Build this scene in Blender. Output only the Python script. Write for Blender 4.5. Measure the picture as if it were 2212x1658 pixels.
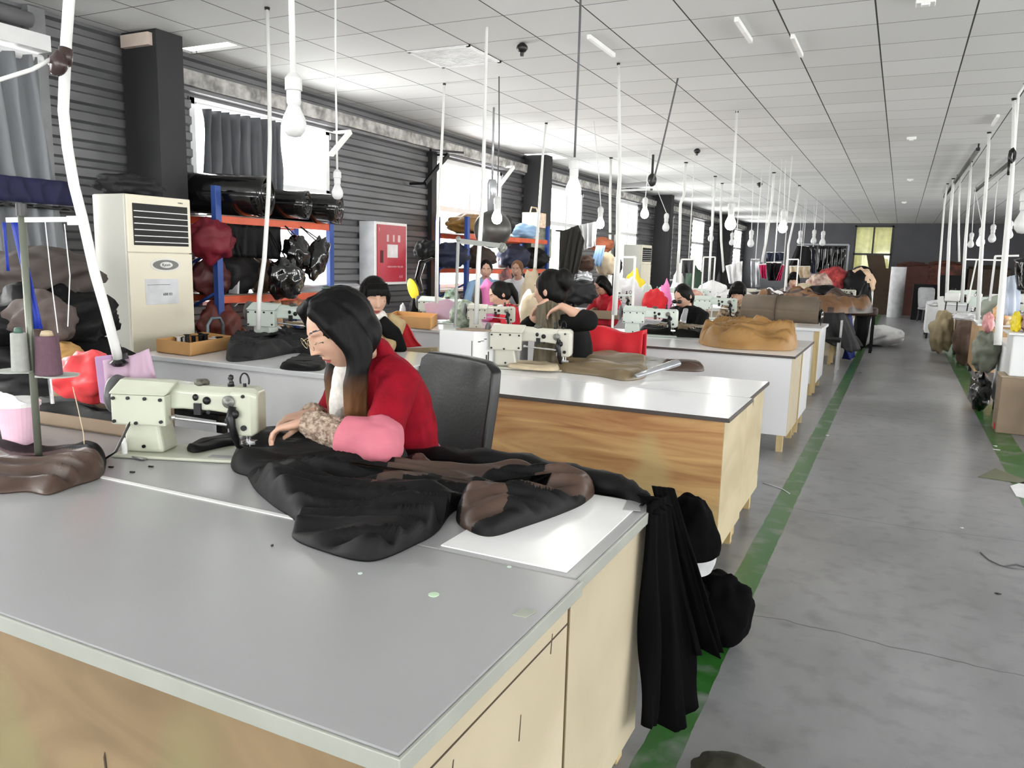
import bpy, math, random
from mathutils import Vector, Matrix, noise
R_ = random.Random(7)
PI = math.pi
scene = bpy.context.scene
COL = scene.collection
for o in list(bpy.data.objects): bpy.data.objects.remove(o)

# ------------------------------------------------------------------ camera
CX, CY, F = 1106.0, 829.0, 1690.0
CAM = Vector((0.0, 0.0, 1.41))
_v1 = Vector((1948-CX, -(583-CY), -F)).normalized()
_v2 = Vector((-2400-CX, -(470-CY), -F)).normalized()
_x = -_v2; _x = (_x - _v1*_x.dot(_v1)).normalized()
_z = _x.cross(_v1)
RC = Matrix((_x, _v1, _z))                      # camera -> world
cam_d = bpy.data.cameras.new('camera'); cam = bpy.data.objects.new('camera', cam_d); COL.objects.link(cam)
cam_d.sensor_width = 36.0; cam_d.lens = 36.0*F/2212.0; cam_d.clip_end = 200; cam_d.clip_start = .02
cam.matrix_world = Matrix.Translation(CAM) @ RC.to_4x4()
scene.camera = cam

# ------------------------------------------------------------------ view, sky, daylight
scene.view_settings.view_transform = 'Standard'; scene.view_settings.look = 'None'
scene.view_settings.gamma = 1.0; scene.view_settings.use_curve_mapping = False
scene.view_settings.exposure = 0.45
W = bpy.data.worlds.new('overcast_sky'); scene.world = W; W.use_nodes = True
W.node_tree.nodes['Background'].inputs[0].default_value = (1.0, 1.0, .985, 1)
W.node_tree.nodes['Background'].inputs[1].default_value = 6.0

def daylight(name, loc, sx, sy, normal, power, col=(1.0, .99, .965)):
    "overcast daylight coming through one window opening"
    l = bpy.data.lights.new(name, 'AREA'); l.shape = 'RECTANGLE'; l.size = sx; l.size_y = sy
    l.energy = power; l.color = col
    o = bpy.data.objects.new(name, l); COL.objects.link(o)
    o.location = loc; o.rotation_euler = Vector(normal).to_track_quat('-Z', 'Z').to_euler()
    return o
ROOM_H = 3.05; XL = -5.6; XR = 7.0; YF = -6.0; YB = 31.6
LEFT_WINDOWS = [(-1.7, .5, .95, 2.72), (1.9, 3.55, .95, 2.72), (5.02, 6.86, .98, 2.72), (8.96, 10.9, 1.0, 2.72), (12.75, 14.3, 1.0, 2.72),
                (16.4, 17.85, .9, 2.75), (19.9, 21.0, 1.0, 2.7), (23.1, 24.7, .9, 2.75), (27.2, 28.4, 1.0, 2.7), (29.5, 31.0, .9, 2.75)]
RIGHT_WINDOWS = [(-4.5, -1.5, .9, 2.75), (.5, 3.5, .9, 2.75), (5.0, 7.6, .9, 2.75), (10.0, 12.6, .9, 2.75), (15.0, 17.6, .9, 2.75), (20.0, 22.6, .9, 2.75)]  # the last pair is out of view, added to brighten the far floor
FRONT_WINDOWS = [(-5.0, -2.6, .5, 2.8), (-1.9, .9, .5, 2.8), (1.7, 4.5, .5, 2.8)]
for (y0, y1, z0, z1) in LEFT_WINDOWS:
    daylight('window_daylight', (XL-.06, (y0+y1)/2, (z0+z1)/2), z1-z0, y1-y0, (1, 0, -.1), 33*(y1-y0)).data.spread = math.radians(135)
for (y0, y1, z0, z1) in RIGHT_WINDOWS:
    daylight('window_daylight', (XR+.06, (y0+y1)/2, (z0+z1)/2), z1-z0, y1-y0, (-1, 0, -.1), 50*(y1-y0))  # includes the lamps of the added far pair
for (x0, x1, z0, z1) in FRONT_WINDOWS:
    daylight('window_daylight', ((x0+x1)/2, YF-.06, (z0+z1)/2), x1-x0, z1-z0, (0, 1, -.1), 34*(x1-x0))

daylight('window_daylight', (-1.02, YB+.1, 1.98), 1.28, 1.9, (0, -1, 0), 12)
# ------------------------------------------------------------------ points from the camera's own view of the room
def ray(px, py): return RC @ Vector((px-CX, -(py-CY), -F))
def Pz(px, py, z): d = ray(px, py); return CAM + d*((z-CAM.z)/d.z)
def Px(px, py, x): d = ray(px, py); return CAM + d*((x-CAM.x)/d.x)
def Py(px, py, y): d = ray(px, py); return CAM + d*((y-CAM.y)/d.y)
def Pd(px, py, dist): d = ray(px, py); return CAM + d*(dist/F)
def depth_of(p): return -(RC.transposed() @ (Vector(p)-CAM)).z

# ------------------------------------------------------------------ materials
def srgb(r, g, b):
    f = lambda c: (c/255/12.92) if c/255 <= .04045 else ((c/255+.055)/1.055)**2.4
    return (f(r), f(g), f(b), 1)
MATS = {}
def mat(name, rgb, rough=.6, metal=0.0, var=.12, scale=6.0, bump=0.0, bscale=40, stretch=(1, 1, 1), rgb2=None, emit=0, coat=0, alpha=1, trans=0, spec=None, sheen=0):
    if name in MATS: return MATS[name]
    m = bpy.data.materials.new(name); m.use_nodes = True; nt = m.node_tree; N = nt.nodes; L = nt.links
    b = N['Principled BSDF']; c = srgb(*rgb)
    tc = N.new('ShaderNodeTexCoord'); mp = N.new('ShaderNodeMapping'); mp.inputs['Scale'].default_value = stretch
    L.new(tc.outputs['Object'], mp.inputs['Vector'])
    nz = N.new('ShaderNodeTexNoise'); nz.inputs['Scale'].default_value = scale; nz.inputs['Detail'].default_value = 5
    L.new(mp.outputs[0], nz.inputs['Vector'])
    r = N.new('ShaderNodeValToRGB'); e = r.color_ramp.elements
    lo = [max(0, x*(1-var)) for x in c[:3]]+[1]; hi = [min(1, x*(1+var)) for x in c[:3]]+[1]
    if rgb2: lo = list(c); hi = list(srgb(*rgb2))
    e[0].position = .35; e[1].position = .65; e[0].color = lo; e[1].color = hi
    L.new(nz.outputs['Fac'], r.inputs[0]); L.new(r.outputs[0], b.inputs['Base Color'])
    b.inputs['Roughness'].default_value = rough; b.inputs['Metallic'].default_value = metal
    if spec is not None: b.inputs['Specular IOR Level'].default_value = spec
    if coat: b.inputs['Coat Weight'].default_value = coat; b.inputs['Coat Roughness'].default_value = .1
    if sheen: b.inputs['Sheen Weight'].default_value = sheen
    if alpha < 1: b.inputs['Alpha'].default_value = alpha
    if trans: b.inputs['Transmission Weight'].default_value = trans
    if emit:
        b.inputs['Emission Color'].default_value = c; b.inputs['Emission Strength'].default_value = emit
    if bump:
        n2 = N.new('ShaderNodeTexNoise'); n2.inputs['Scale'].default_value = bscale; n2.inputs['Detail'].default_value = 4
        L.new(mp.outputs[0], n2.inputs['Vector'])
        bp = N.new('ShaderNodeBump'); bp.inputs['Strength'].default_value = bump; bp.inputs['Distance'].default_value = .01
        L.new(n2.outputs['Fac'], bp.inputs['Height']); L.new(bp.outputs[0], b.inputs['Normal'])
    MATS[name] = m; return m

# ------------------------------------------------------------------ mesh builder
def V(*a): return Vector(a)
def frame_of(d):
    d = Vector(d).normalized(); u = Vector((0, 0, 1)) if abs(d.z) < .95 else Vector((1, 0, 0))
    a = d.cross(u).normalized(); return a, d.cross(a).normalized() * -1
class MB:
    def __init__(s): s.v = []; s.f = []; s.m = []
    def add(s, vs, fs, mi=0):
        k = len(s.v); s.v += [Vector(p) for p in vs]
        for f in fs: s.f.append(tuple(i+k for i in f)); s.m.append(mi)
        return s
    def join(s, o, off=0): return s.add(o.v, o.f) if not off else s.add(o.v, o.f, off)
    def box(s, c, d, rz=0, mi=0, rot=None):
        x, y, z = d[0]/2, d[1]/2, d[2]/2
        M_ = rot if rot else Matrix.Rotation(rz, 3, 'Z')
        vs = [Vector(c) + M_ @ Vector(p) for p in ((-x,-y,-z),(x,-y,-z),(x,y,-z),(-x,y,-z),(-x,-y,z),(x,-y,z),(x,y,z),(-x,y,z))]
        return s.add(vs, [(0,3,2,1),(4,5,6,7),(0,1,5,4),(1,2,6,5),(2,3,7,6),(3,0,4,7)], mi)
    def bb(s, x0, x1, y0, y1, z0, z1, mi=0): return s.box(((x0+x1)/2, (y0+y1)/2, (z0+z1)/2), (abs(x1-x0), abs(y1-y0), abs(z1-z0)), mi=mi)
    def bar(s, a, b, w, h=None, mi=0):
        a = Vector(a); b = Vector(b); d = b-a; h = h or w; p, q = frame_of(d)
        vs = [e + p*sx*w/2 + q*sy*h/2 for e in (a, b) for sx, sy in ((-1,-1),(1,-1),(1,1),(-1,1))]
        return s.add(vs, [(0,1,2,3),(7,6,5,4),(0,4,5,1),(1,5,6,2),(2,6,7,3),(3,7,4,0)], mi)
    def loft(s, rings, mi=0, cap=True, closed=True):
        n = len(rings[0]); vs = [p for r in rings for p in r]; fs = []
        for i in range(len(rings)-1):
            for j in range(n if closed else n-1):
                a = i*n+j; b = i*n+(j+1) % n; fs.append((a, b, b+n, a+n))
        if cap and closed: fs.append(tuple(reversed(range(n)))); fs.append(tuple(range((len(rings)-1)*n, len(rings)*n)))
        return s.add(vs, fs, mi)
    def tube(s, pts, r, n=8, mi=0, flat=1.0, up=None):
        pts = [Vector(p) for p in pts]; rings = []; k = len(pts); a0 = None
        for i, p in enumerate(pts):
            d = (pts[min(i+1, k-1)]-pts[max(i-1, 0)])
            if d.length < 1e-9: d = Vector((0, 0, 1))
            d.normalize()
            if up is not None: a = d.cross(Vector(up))
            elif a0 is None: a, _ = frame_of(d)
            else: a = a0 - d*a0.dot(d)
            if a.length < 1e-6: a, _ = frame_of(d)
            a.normalize(); a0 = a; b = d.cross(a)
            rr = r[i] if isinstance(r, (list, tuple)) else r
            if isinstance(rr, (list, tuple)): ra, rb = rr
            else: ra, rb = rr, rr*flat
            rings.append([p + a*math.cos(t*2*PI/n)*ra + b*math.sin(t*2*PI/n)*rb for t in range(n)])
        return s.loft(rings, mi)
    def lathe(s, prof, c=(0, 0, 0), n=20, axis=(0, 0, 1), mi=0):
        a, b = frame_of(axis); ax = Vector(axis).normalized(); c = Vector(c)
        return s.loft([[c + ax*z + (a*math.cos(t*2*PI/n)+b*math.sin(t*2*PI/n))*max(r, 1e-4) for t in range(n)] for r, z in prof], mi)
    def cyl(s, a, b, r, n=16, mi=0): return s.tube([a, b], r, n, mi)
    def prism(s, pts, off, mi=0):
        pts = [Vector(p) for p in pts]; off = Vector(off); n = len(pts)
        return s.add(pts+[p+off for p in pts], [tuple(reversed(range(n))), tuple(range(n, 2*n))]+[(i, (i+1) % n, (i+1) % n+n, i+n) for i in range(n)], mi)
    def ell(s, c, r, rot=None, nu=18, nv=12, mi=0, bumpy=0, bs=5, seed=0):
        rings = []; c = Vector(c); rot = rot or Matrix.Identity(3)
        for i in range(nv+1):
            t = PI*(i/nv); t = min(max(t, .02), PI-.02)
            ring = []
            for j in range(nu):
                a = 2*PI*j/nu; d = Vector((math.sin(t)*math.cos(a), math.sin(t)*math.sin(a), -math.cos(t)))
                k = 1 + (bumpy*noise.noise(d*bs*.5+Vector((seed, seed*2, 0))) if bumpy else 0)
                ring.append(c + rot @ Vector((d.x*r[0]*k, d.y*r[1]*k, d.z*r[2]*k)))
            rings.append(ring)
        return s.loft(rings, mi)
    def wall(s, top, bot, amp=.03, folds=8, nz=10, th=.006, seed=0, mi=0, rough=.35, gather=1, g0=.35):
        "a hanging cloth between a top and a bottom polyline"
        def samp(pl, t):
            pl = [Vector(p) for p in pl]; L_ = [0]
            for i in range(len(pl)-1): L_.append(L_[-1]+(pl[i+1]-pl[i]).length)
            d = t*L_[-1]
            for i in range(len(pl)-1):
                if d <= L_[i+1]+1e-9: return pl[i].lerp(pl[i+1], (d-L_[i])/max(1e-9, L_[i+1]-L_[i]))
            return pl[-1]
        n = max(24, folds*8); fr = []; bk = []
        for k in range(nz+1):
            q = k/nz; rf = []; rb = []
            for i in range(n+1):
                t = i/n; a = samp(top, t); b = samp(bot, t); e = samp(top, min(1, t+.01))-samp(top, max(0, t-.01)); e2 = samp(bot, min(1, t+.01))-samp(bot, max(0, t-.01))
                tg = e.normalized()*(1-q)+e2.normalized()*q; nr = tg.cross(Vector((0, 0, 1)))
                if nr.length < 1e-5: nr = Vector((0, 1, 0))
                nr.normalize()
                ph = t*folds*2*PI + 1.5*noise.noise(Vector((t*5+seed, q*1.2, seed)))*2
                w = amp*(g0+(1-g0)*q if gather else 1)*(math.sin(ph)+rough*math.sin(ph*2.3+1+seed)+.5*noise.noise(Vector((t*9, q*3, seed))))
                p = a.lerp(b, q)+nr*w
                rf.append(p-nr*th/2); rb.append(p+nr*th/2)
            fr.append(rf); bk.append(rb)
        rings = [rf+list(reversed(rb)) for rf, rb in zip(fr, bk)]
        return s.loft(rings, mi)
    def build(s, name, mats, parent=None, smooth=False, bevel=0, seg=2, kind=None):
        if not isinstance(mats, (list, tuple)): mats = [mats]
        me = bpy.data.meshes.new(name)
        if parent is not None: org = Vector(parent.get('_o', (0, 0, 0)))
        elif s.v:
            xs = [p.x for p in s.v]; ys = [p.y for p in s.v]; zs = [p.z for p in s.v]
            org = Vector(((min(xs)+max(xs))/2, (min(ys)+max(ys))/2, min(zs)))
        me.from_pydata([tuple(p-org) for p in s.v], [], s.f)
        for m in mats: me.materials.append(m)
        if len(mats) > 1: me.polygons.foreach_set('material_index', s.m)
        if smooth: me.polygons.foreach_set('use_smooth', [True]*len(me.polygons))
        me.update()
        o = bpy.data.objects.new(name, me); COL.objects.link(o)
        if parent is not None:
            o.parent = parent
            if '_p' in parent: pass
        else: o.location = org
        if bevel:
            b = o.modifiers.new('bevel', 'BEVEL'); b.width = bevel; b.segments = seg; b.limit_method = 'ANGLE'; b.angle_limit = math.radians(40)
        if kind: o['kind'] = kind
        return o
def recalc(o):
    import bmesh
    bm = bmesh.new(); bm.from_mesh(o.data); bmesh.ops.recalc_face_normals(bm, faces=bm.faces); bm.to_mesh(o.data); bm.free(); return o
def tag(o, label, cat, group=None, kind=None):
    o['label'] = label; o['category'] = cat
    if group: o['group'] = group
    if kind: o['kind'] = kind
    return o
def thing(name, label, cat, loc=(0, 0, 0), group=None):
    o = bpy.data.objects.new(name, None); COL.objects.link(o); o.empty_display_size = .1
    o.location = loc; o['_o'] = tuple(loc); return tag(o, label, cat, group)
def local(name, label, cat, group=None):
    "a thing whose parts are built about the origin and moved into place afterwards"
    return thing(name, label, cat, (0, 0, 0), group)
def put(o, loc, rz=0, sc=1):
    o.location = loc; o.rotation_euler = (0, 0, rz); o.scale = (sc, sc, sc); return o
def dup(root, loc, rz=0, label=None, group=None, sc=None, cat=None):
    r = root.copy(); COL.objects.link(r); r.location = loc; r.rotation_euler = (0, 0, rz)
    if sc: r.scale = (sc, sc, sc)
    if label: r['label'] = label
    if group: r['group'] = group
    if cat: r['category'] = cat
    for ch in list(root.children):
        c = ch.copy(); COL.objects.link(c); c.parent = r
        for g in list(ch.children):
            d = g.copy(); COL.objects.link(d); d.parent = c
    return r
def sub(parent_part, mb, name, mats, **k):
    "a sub-part: parent is itself a part whose mesh lives in its thing's frame"
    parent_part['_o'] = parent_part.parent['_o'] if parent_part.parent else tuple(parent_part.location)
    return mb.build(name, mats, parent_part, **k)
def simple(name, mb, mats, label, cat, group=None, **k): return tag(mb.build(name, mats, **k), label, cat, group)

def remeshed(mb, voxel, smooth_it=4, disp=0, dscale=4, seed=0, dirx=(1, 1, 1)):
    "fuse overlapping closed shapes into one continuous surface; gives back a builder"
    me = bpy.data.meshes.new('tmp'); me.from_pydata([tuple(p) for p in mb.v], [], mb.f); me.update()
    o = bpy.data.objects.new('tmp', me); COL.objects.link(o)
    m = o.modifiers.new('r', 'REMESH'); m.mode = 'VOXEL'; m.voxel_size = voxel
    if smooth_it:
        sm = o.modifiers.new('s', 'SMOOTH'); sm.factor = .5; sm.iterations = smooth_it
    dg = bpy.context.evaluated_depsgraph_get(); ev = o.evaluated_get(dg); m2 = bpy.data.meshes.new_from_object(ev)
    out = MB(); ns = [v.normal.copy() for v in m2.vertices]
    vs = [v.co.copy() for v in m2.vertices]
    if disp:
        dv = Vector(dirx)
        for i, p in enumerate(vs):
            q = Vector((p.x*dscale*dv.x+seed, p.y*dscale*dv.y, p.z*dscale*dv.z))
            h = noise.noise(q); h2 = noise.noise(q*2.3)
            vs[i] = p + ns[i]*disp*((1-2*abs(h))*.7+h2*.4)
    out.add(vs, [tuple(p.vertices) for p in m2.polygons])
    bpy.data.objects.remove(o); bpy.data.meshes.remove(me); bpy.data.meshes.remove(m2)
    return out

def smooth_loop(pts, n=120):
    pts = [Vector(p) for p in pts]; k = len(pts); out = []
    for i in range(n):
        t = i/n*k; a = int(t); u = t-a; p0, p1, p2, p3 = (pts[(a+j-1) % k] for j in range(4))
        out.append(.5*((2*p1)+(-p0+p2)*u+(2*p0-5*p1+4*p2-p3)*u*u+(-p0+3*p1-3*p2+p3)*u**3))
    return out
def heap(outline, spine, z0, H, fold=(1, 0), fs=(2.0, 9.0), fa=.5, nr=22, n=140, seed=0, hfun=None, mats2=None, edge=.05, zmin=.004):
    "crumpled cloth lying on a flat top: outline in world xy, crest folds running along `fold`"
    lp = smooth_loop([Vector((p[0], p[1], 0)) for p in outline], n); a = Vector((*spine[0], 0)); b = Vector((*spine[1], 0)); ab = b-a
    f = Vector((fold[0], fold[1], 0)).normalized(); g = Vector((-f.y, f.x, 0))
    rings = [[Vector((p.x, p.y, z0)) for p in lp]]
    for k in range(nr+1):
        t = k/nr; ring = []
        for p in lp:
            u = max(0, min(1, (p-a).dot(ab)/max(1e-9, ab.length_squared))); c = a+ab*u
            q = p.lerp(c, t); d = (p-q).length
            pr = math.sqrt(max(0, 1-(1-min(1, d/edge))**2))
            w = Vector((q.dot(f)*fs[0]+seed, q.dot(g)*fs[1]+.35*noise.noise(q*6), seed*1.7))
            r1 = 1-2*abs(noise.noise(w)); r2 = noise.noise(w*2.1+Vector((3, 1, 2))); r3 = noise.noise(q*4+Vector((seed, 0, 0)))
            h = H*(1-fa+fa*(.75*r1+.35*r2))*(.85+.45*r3)
            if hfun: h *= hfun(q)
            ring.append(Vector((q.x, q.y, z0+max(zmin, pr*h))))
        rings.append(ring)
    m = MB(); m.loft(rings)
    if mats2:
        for i, fc in enumerate(m.f):
            c = sum((m.v[j] for j in fc), Vector())/len(fc)
            if mats2(c): m.m[i] = 1
    return m
def lump(c, r, seed=0, bumpy=.35, rot=None, nu=36, nv=24, flatten=None):
    "a stuffed bag or bundle"
    m = MB(); m.ell(c, r, rot, nu, nv, bumpy=bumpy, bs=5, seed=seed)
    for i, p in enumerate(m.v):
        q = p*9+Vector((seed*3.1, 0, 0)); k = (1-2*abs(noise.noise(q)))*.09*min(r)
        d = (p-Vector(c)); d.normalize(); m.v[i] = p+d*k
        if flatten is not None and m.v[i].z < flatten: m.v[i].z = flatten
    return m
def roll(a, b, r, turns=3, seed=0):
    "a roll of cloth with its spiral edge showing at both ends"
    a = Vector(a); b = Vector(b); d = (b-a).normalized(); p, q = frame_of(d); m = MB(); n = 96; pts = []
    for i in range(n+1):
        t = i/n; ang = t*turns*2*PI; rr = r*(.12+.88*t)*(1+.05*noise.noise(Vector((ang*.6, seed, 0))))
        pts.append(p*math.cos(ang)*rr+q*math.sin(ang)*rr)
    th = r*.28/turns; inner = [v*(1-th/max(v.length, 1e-5)) for v in pts]; k = 8; rings = []
    for j in range(k+1):
        u = j/k; c = a.lerp(b, u); sc = 1+.04*noise.noise(Vector((u*4, seed, 1)))
        rings.append([c+v*sc for v in pts]+[c+v*sc for v in reversed(inner)])
    m.loft(rings); return m
def text_obj(txt, size, mat_, loc, rot, parent=None, name='lettering', ext=.0006):
    cu = bpy.data.curves.new(name, 'FONT'); cu.body = txt; cu.size = size; cu.align_x = 'CENTER'; cu.align_y = 'CENTER'; cu.extrude = ext
    t = bpy.data.objects.new(name, cu); COL.objects.link(t); dg = bpy.context.evaluated_depsgraph_get()
    me = bpy.data.meshes.new_from_object(t.evaluated_get(dg)); bpy.data.objects.remove(t)
    me.materials.clear(); me.materials.append(mat_); o = bpy.data.objects.new(name, me); COL.objects.link(o)
    M_ = Matrix.Translation(loc) @ rot.to_4x4(); me.transform(M_)
    if parent is not None:
        me.transform(Matrix.Translation(-Vector(parent.get('_o', (0, 0, 0))))); o.parent = parent
    return o
# ------------------------------------------------------------------ materials of the place
def node_floor():
    m = bpy.data.materials.new('polished_concrete'); m.use_nodes = True; nt = m.node_tree; N = nt.nodes; L = nt.links; b = N['Principled BSDF']
    tc = N.new('ShaderNodeTexCoord'); n1 = N.new('ShaderNodeTexNoise'); n1.inputs['Scale'].default_value = .9; n1.inputs['Detail'].default_value = 8; n1.inputs['Roughness'].default_value = .62
    mp = N.new('ShaderNodeMapping'); mp.inputs['Scale'].default_value = (1, .55, 1); L.new(tc.outputs['Object'], mp.inputs[0]); L.new(mp.outputs[0], n1.inputs['Vector'])
    r = N.new('ShaderNodeValToRGB'); r.color_ramp.elements[0].position = .33; r.color_ramp.elements[1].position = .7
    r.color_ramp.elements[0].color = srgb(112, 112, 114); r.color_ramp.elements[1].color = srgb(156, 156, 158); L.new(n1.outputs['Fac'], r.inputs[0])
    n2 = N.new('ShaderNodeTexNoise'); n2.inputs['Scale'].default_value = 9; n2.inputs['Detail'].default_value = 6; L.new(tc.outputs['Object'], n2.inputs['Vector'])
    r2 = N.new('ShaderNodeValToRGB'); r2.color_ramp.elements[0].position = .28; r2.color_ramp.elements[1].position = .5
    r2.color_ramp.elements[0].color = (.45, .45, .45, 1); r2.color_ramp.elements[1].color = (1, 1, 1, 1); L.new(n2.outputs['Fac'], r2.inputs[0])
    mx = N.new('ShaderNodeMixRGB'); mx.blend_type = 'MULTIPLY'; mx.inputs[0].default_value = .45; L.new(r.outputs[0], mx.inputs[1]); L.new(r2.outputs[0], mx.inputs[2])
    sp = N.new('ShaderNodeSeparateXYZ'); L.new(tc.outputs['Object'], sp.inputs[0])
    def math_(op, a, b_=None, c=None):
        q = N.new('ShaderNodeMath'); q.operation = op
        for i, x in enumerate((a, b_, c)):
            if x is None: continue
            if isinstance(x, (int, float)): q.inputs[i].default_value = x
            else: L.new(x, q.inputs[i])
        return q.outputs[0]
    X, Y = sp.outputs[0], sp.outputs[1]
    wob = N.new('ShaderNodeTexNoise'); wob.inputs['Scale'].default_value = 1.6; wob.inputs['Detail'].default_value = 4; L.new(tc.outputs['Object'], wob.inputs['Vector'])
    dw = math_('MULTIPLY', math_('SUBTRACT', wob.outputs['Fac'], .5), .25)
    # saw cuts and cracks across the aisle
    cuts = None
    for (y0, wd, k, sl) in ((3.15, .0035, 1, .05), (4.75, .003, .8, -.03), (8.3, .006, .3, 0), (12.5, .012, .2, 0), (17.0, .016, .2, 0), (22, .02, .2, 0)):
        d = math_('ABSOLUTE', math_('ADD', math_('ADD', math_('SUBTRACT', Y, y0), math_('MULTIPLY', dw, k)), math_('MULTIPLY', X, sl)))
        c = math_('LESS_THAN', d, wd); cuts = c if cuts is None else math_('MAXIMUM', cuts, c)
    mc = N.new('ShaderNodeMixRGB'); L.new(math_('MULTIPLY', cuts, .8), mc.inputs[0]); L.new(mx.outputs[0], mc.inputs[1]); mc.inputs[2].default_value = srgb(52, 52, 52)
    # green painted lines, worn at their edges
    wear = N.new('ShaderNodeTexNoise'); wear.inputs['Scale'].default_value = 6; wear.inputs['Detail'].default_value = 7; L.new(tc.outputs['Object'], wear.inputs['Vector'])
    g = None
    for x0, wd in ((-.505, .058), (.90, .10)):
        d = math_('ABSOLUTE', math_('SUBTRACT', X, x0)); c = math_('LESS_THAN', math_('ADD', d, math_('MULTIPLY', math_('SUBTRACT', wear.outputs['Fac'], .5), .02)), wd)
        g = c if g is None else math_('MAXIMUM', g, c)
    wr = N.new('ShaderNodeValToRGB'); wr.color_ramp.elements[0].position = .3; wr.color_ramp.elements[1].position = .48
    wr.color_ramp.elements[0].color = (.25, .25, .25, 1); L.new(wear.outputs['Fac'], wr.inputs[0])
    mg = N.new('ShaderNodeMixRGB'); L.new(math_('MULTIPLY', g, wr.outputs[0]), mg.inputs[0]); L.new(mc.outputs[0], mg.inputs[1]); mg.inputs[2].default_value = srgb(44, 96, 38)
    L.new(mg.outputs[0], b.inputs['Base Color'])
    rr = N.new('ShaderNodeMapRange'); rr.inputs[3].default_value = .2; rr.inputs[4].default_value = .42; L.new(n1.outputs['Fac'], rr.inputs[0]); L.new(rr.outputs[0], b.inputs['Roughness'])
    bp = N.new('ShaderNodeBump'); bp.inputs['Strength'].default_value = .05; bp.inputs['Distance'].default_value = .02; L.new(n1.outputs['Fac'], bp.inputs['Height']); L.new(bp.outputs[0], b.inputs['Normal'])
    return m
def node_ceiling():
    m = bpy.data.materials.new('ceiling_tiles'); m.use_nodes = True; nt = m.node_tree; N = nt.nodes; L = nt.links; b = N['Principled BSDF']
    tc = N.new('ShaderNodeTexCoord'); sp = N.new('ShaderNodeSeparateXYZ'); L.new(tc.outputs['Object'], sp.inputs[0])
    def math_(op, a, b_=None):
        q = N.new('ShaderNodeMath'); q.operation = op
        for i, x in enumerate((a, b_)):
            if x is None: continue
            if isinstance(x, (int, float)): q.inputs[i].default_value = x
            else: L.new(x, q.inputs[i])
        return q.outputs[0]
    def line(src, off, per, w):
        fr = math_('FRACT', math_('DIVIDE', math_('SUBTRACT', src, off-100*per), per)); e = math_('MINIMUM', fr, math_('SUBTRACT', 1, fr))
        return math_('LESS_THAN', e, w/per)
    def cell(src, off, per): return math_('FLOOR', math_('DIVIDE', math_('SUBTRACT', src, off-100*per), per))
    lx = line(sp.outputs[0], -.30, .573, .0052); ly = line(sp.outputs[1], 5.57, .545, .0038)
    ln = math_('MAXIMUM', lx, ly)
    cb = N.new('ShaderNodeCombineXYZ'); L.new(cell(sp.outputs[0], -.30, .573), cb.inputs[0]); L.new(cell(sp.outputs[1], 5.57, .545), cb.inputs[1])
    wn = N.new('ShaderNodeTexWhiteNoise'); wn.noise_dimensions = '2D'; L.new(cb.outputs[0], wn.inputs['Vector'])
    r = N.new('ShaderNodeValToRGB'); r.color_ramp.elements[0].color = srgb(210, 210, 208); r.color_ramp.elements[1].color = srgb(221, 221, 220); L.new(wn.outputs['Value'], r.inputs[0])
    mx = N.new('ShaderNodeMixRGB'); L.new(ln, mx.inputs[0]); L.new(r.outputs[0], mx.inputs[1]); mx.inputs[2].default_value = srgb(38, 38, 40)
    L.new(mx.outputs[0], b.inputs['Base Color']); b.inputs['Roughness'].default_value = .7
    return m
M_floor = node_floor(); M_ceil = node_ceiling()
def node_glass():
    m = bpy.data.materials.new('window_glass'); m.use_nodes = True; nt = m.node_tree; N = nt.nodes; L = nt.links
    out = N['Material Output']; t = N.new('ShaderNodeBsdfTransparent'); t.inputs[0].default_value = (.97, .98, .98, 1); g = N.new('ShaderNodeBsdfGlossy'); g.inputs['Roughness'].default_value = .05
    n = N.new('ShaderNodeTexNoise'); n.inputs['Scale'].default_value = 3; mr = N.new('ShaderNodeMapRange'); mr.inputs[3].default_value = .03; mr.inputs[4].default_value = .08
    L.new(n.outputs['Fac'], mr.inputs[0]); mx = N.new('ShaderNodeMixShader'); L.new(mr.outputs[0], mx.inputs[0]); L.new(t.outputs[0], mx.inputs[1]); L.new(g.outputs[0], mx.inputs[2]); L.new(mx.outputs[0], out.inputs[0])
    return m
M_glass = node_glass()
M_wall = mat('corrugated_grey_sheet', (106, 106, 108), .45, .25, .16, 1.2, stretch=(1, 1, 3))
M_wallend = mat('dark_grey_sheet', (74, 74, 78), .5, .2, .1, 1.5)
M_steel = mat('dark_column_paint', (34, 34, 36), .6, 0, .12, 2, bump=.03)
M_frame = mat('white_window_frame', (222, 222, 222), .35, 0, .04)
M_frame2 = mat('grey_window_trim', (120, 120, 122), .5)
M_plenum = mat('dark_void', (16, 16, 17), .9)
M_plast = mat('stained_plaster', (196, 194, 190), .7, 0, .2, 9, bump=.5, bscale=18, rgb2=(120, 118, 114))

# floor and ceiling
m = MB(); m.bb(XL-.3, XR+.3, YF-.3, YB+.3, -.12, 0); m.build('floor', M_floor, kind='structure')
bpy.data.objects['floor'].data.transform(Matrix.Translation(bpy.data.objects['floor'].location)); bpy.data.objects['floor'].location = (0, 0, 0)
holes = [(-5.52, -4.94, 4.84, 5.0), (-5.55, -5.0, 11.45, 12.2)]
xs = sorted({XL-.3, XR+.3, *[h[0] for h in holes], *[h[1] for h in holes]}); ys = sorted({YF-.3, YB+.3, *[h[2] for h in holes], *[h[3] for h in holes]})
m = MB()
for i in range(len(xs)-1):
    for j in range(len(ys)-1):
        cx, cy = (xs[i]+xs[i+1])/2, (ys[j]+ys[j+1])/2
        if any(h[0] < cx < h[1] and h[2] < cy < h[3] for h in holes): continue
        m.bb(xs[i], xs[i+1], ys[j], ys[j+1], ROOM_H, ROOM_H+.02)
o = m.build('ceiling', M_ceil, kind='structure'); o.data.transform(Matrix.Translation(o.location)); o.location = (0, 0, 0)
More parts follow.
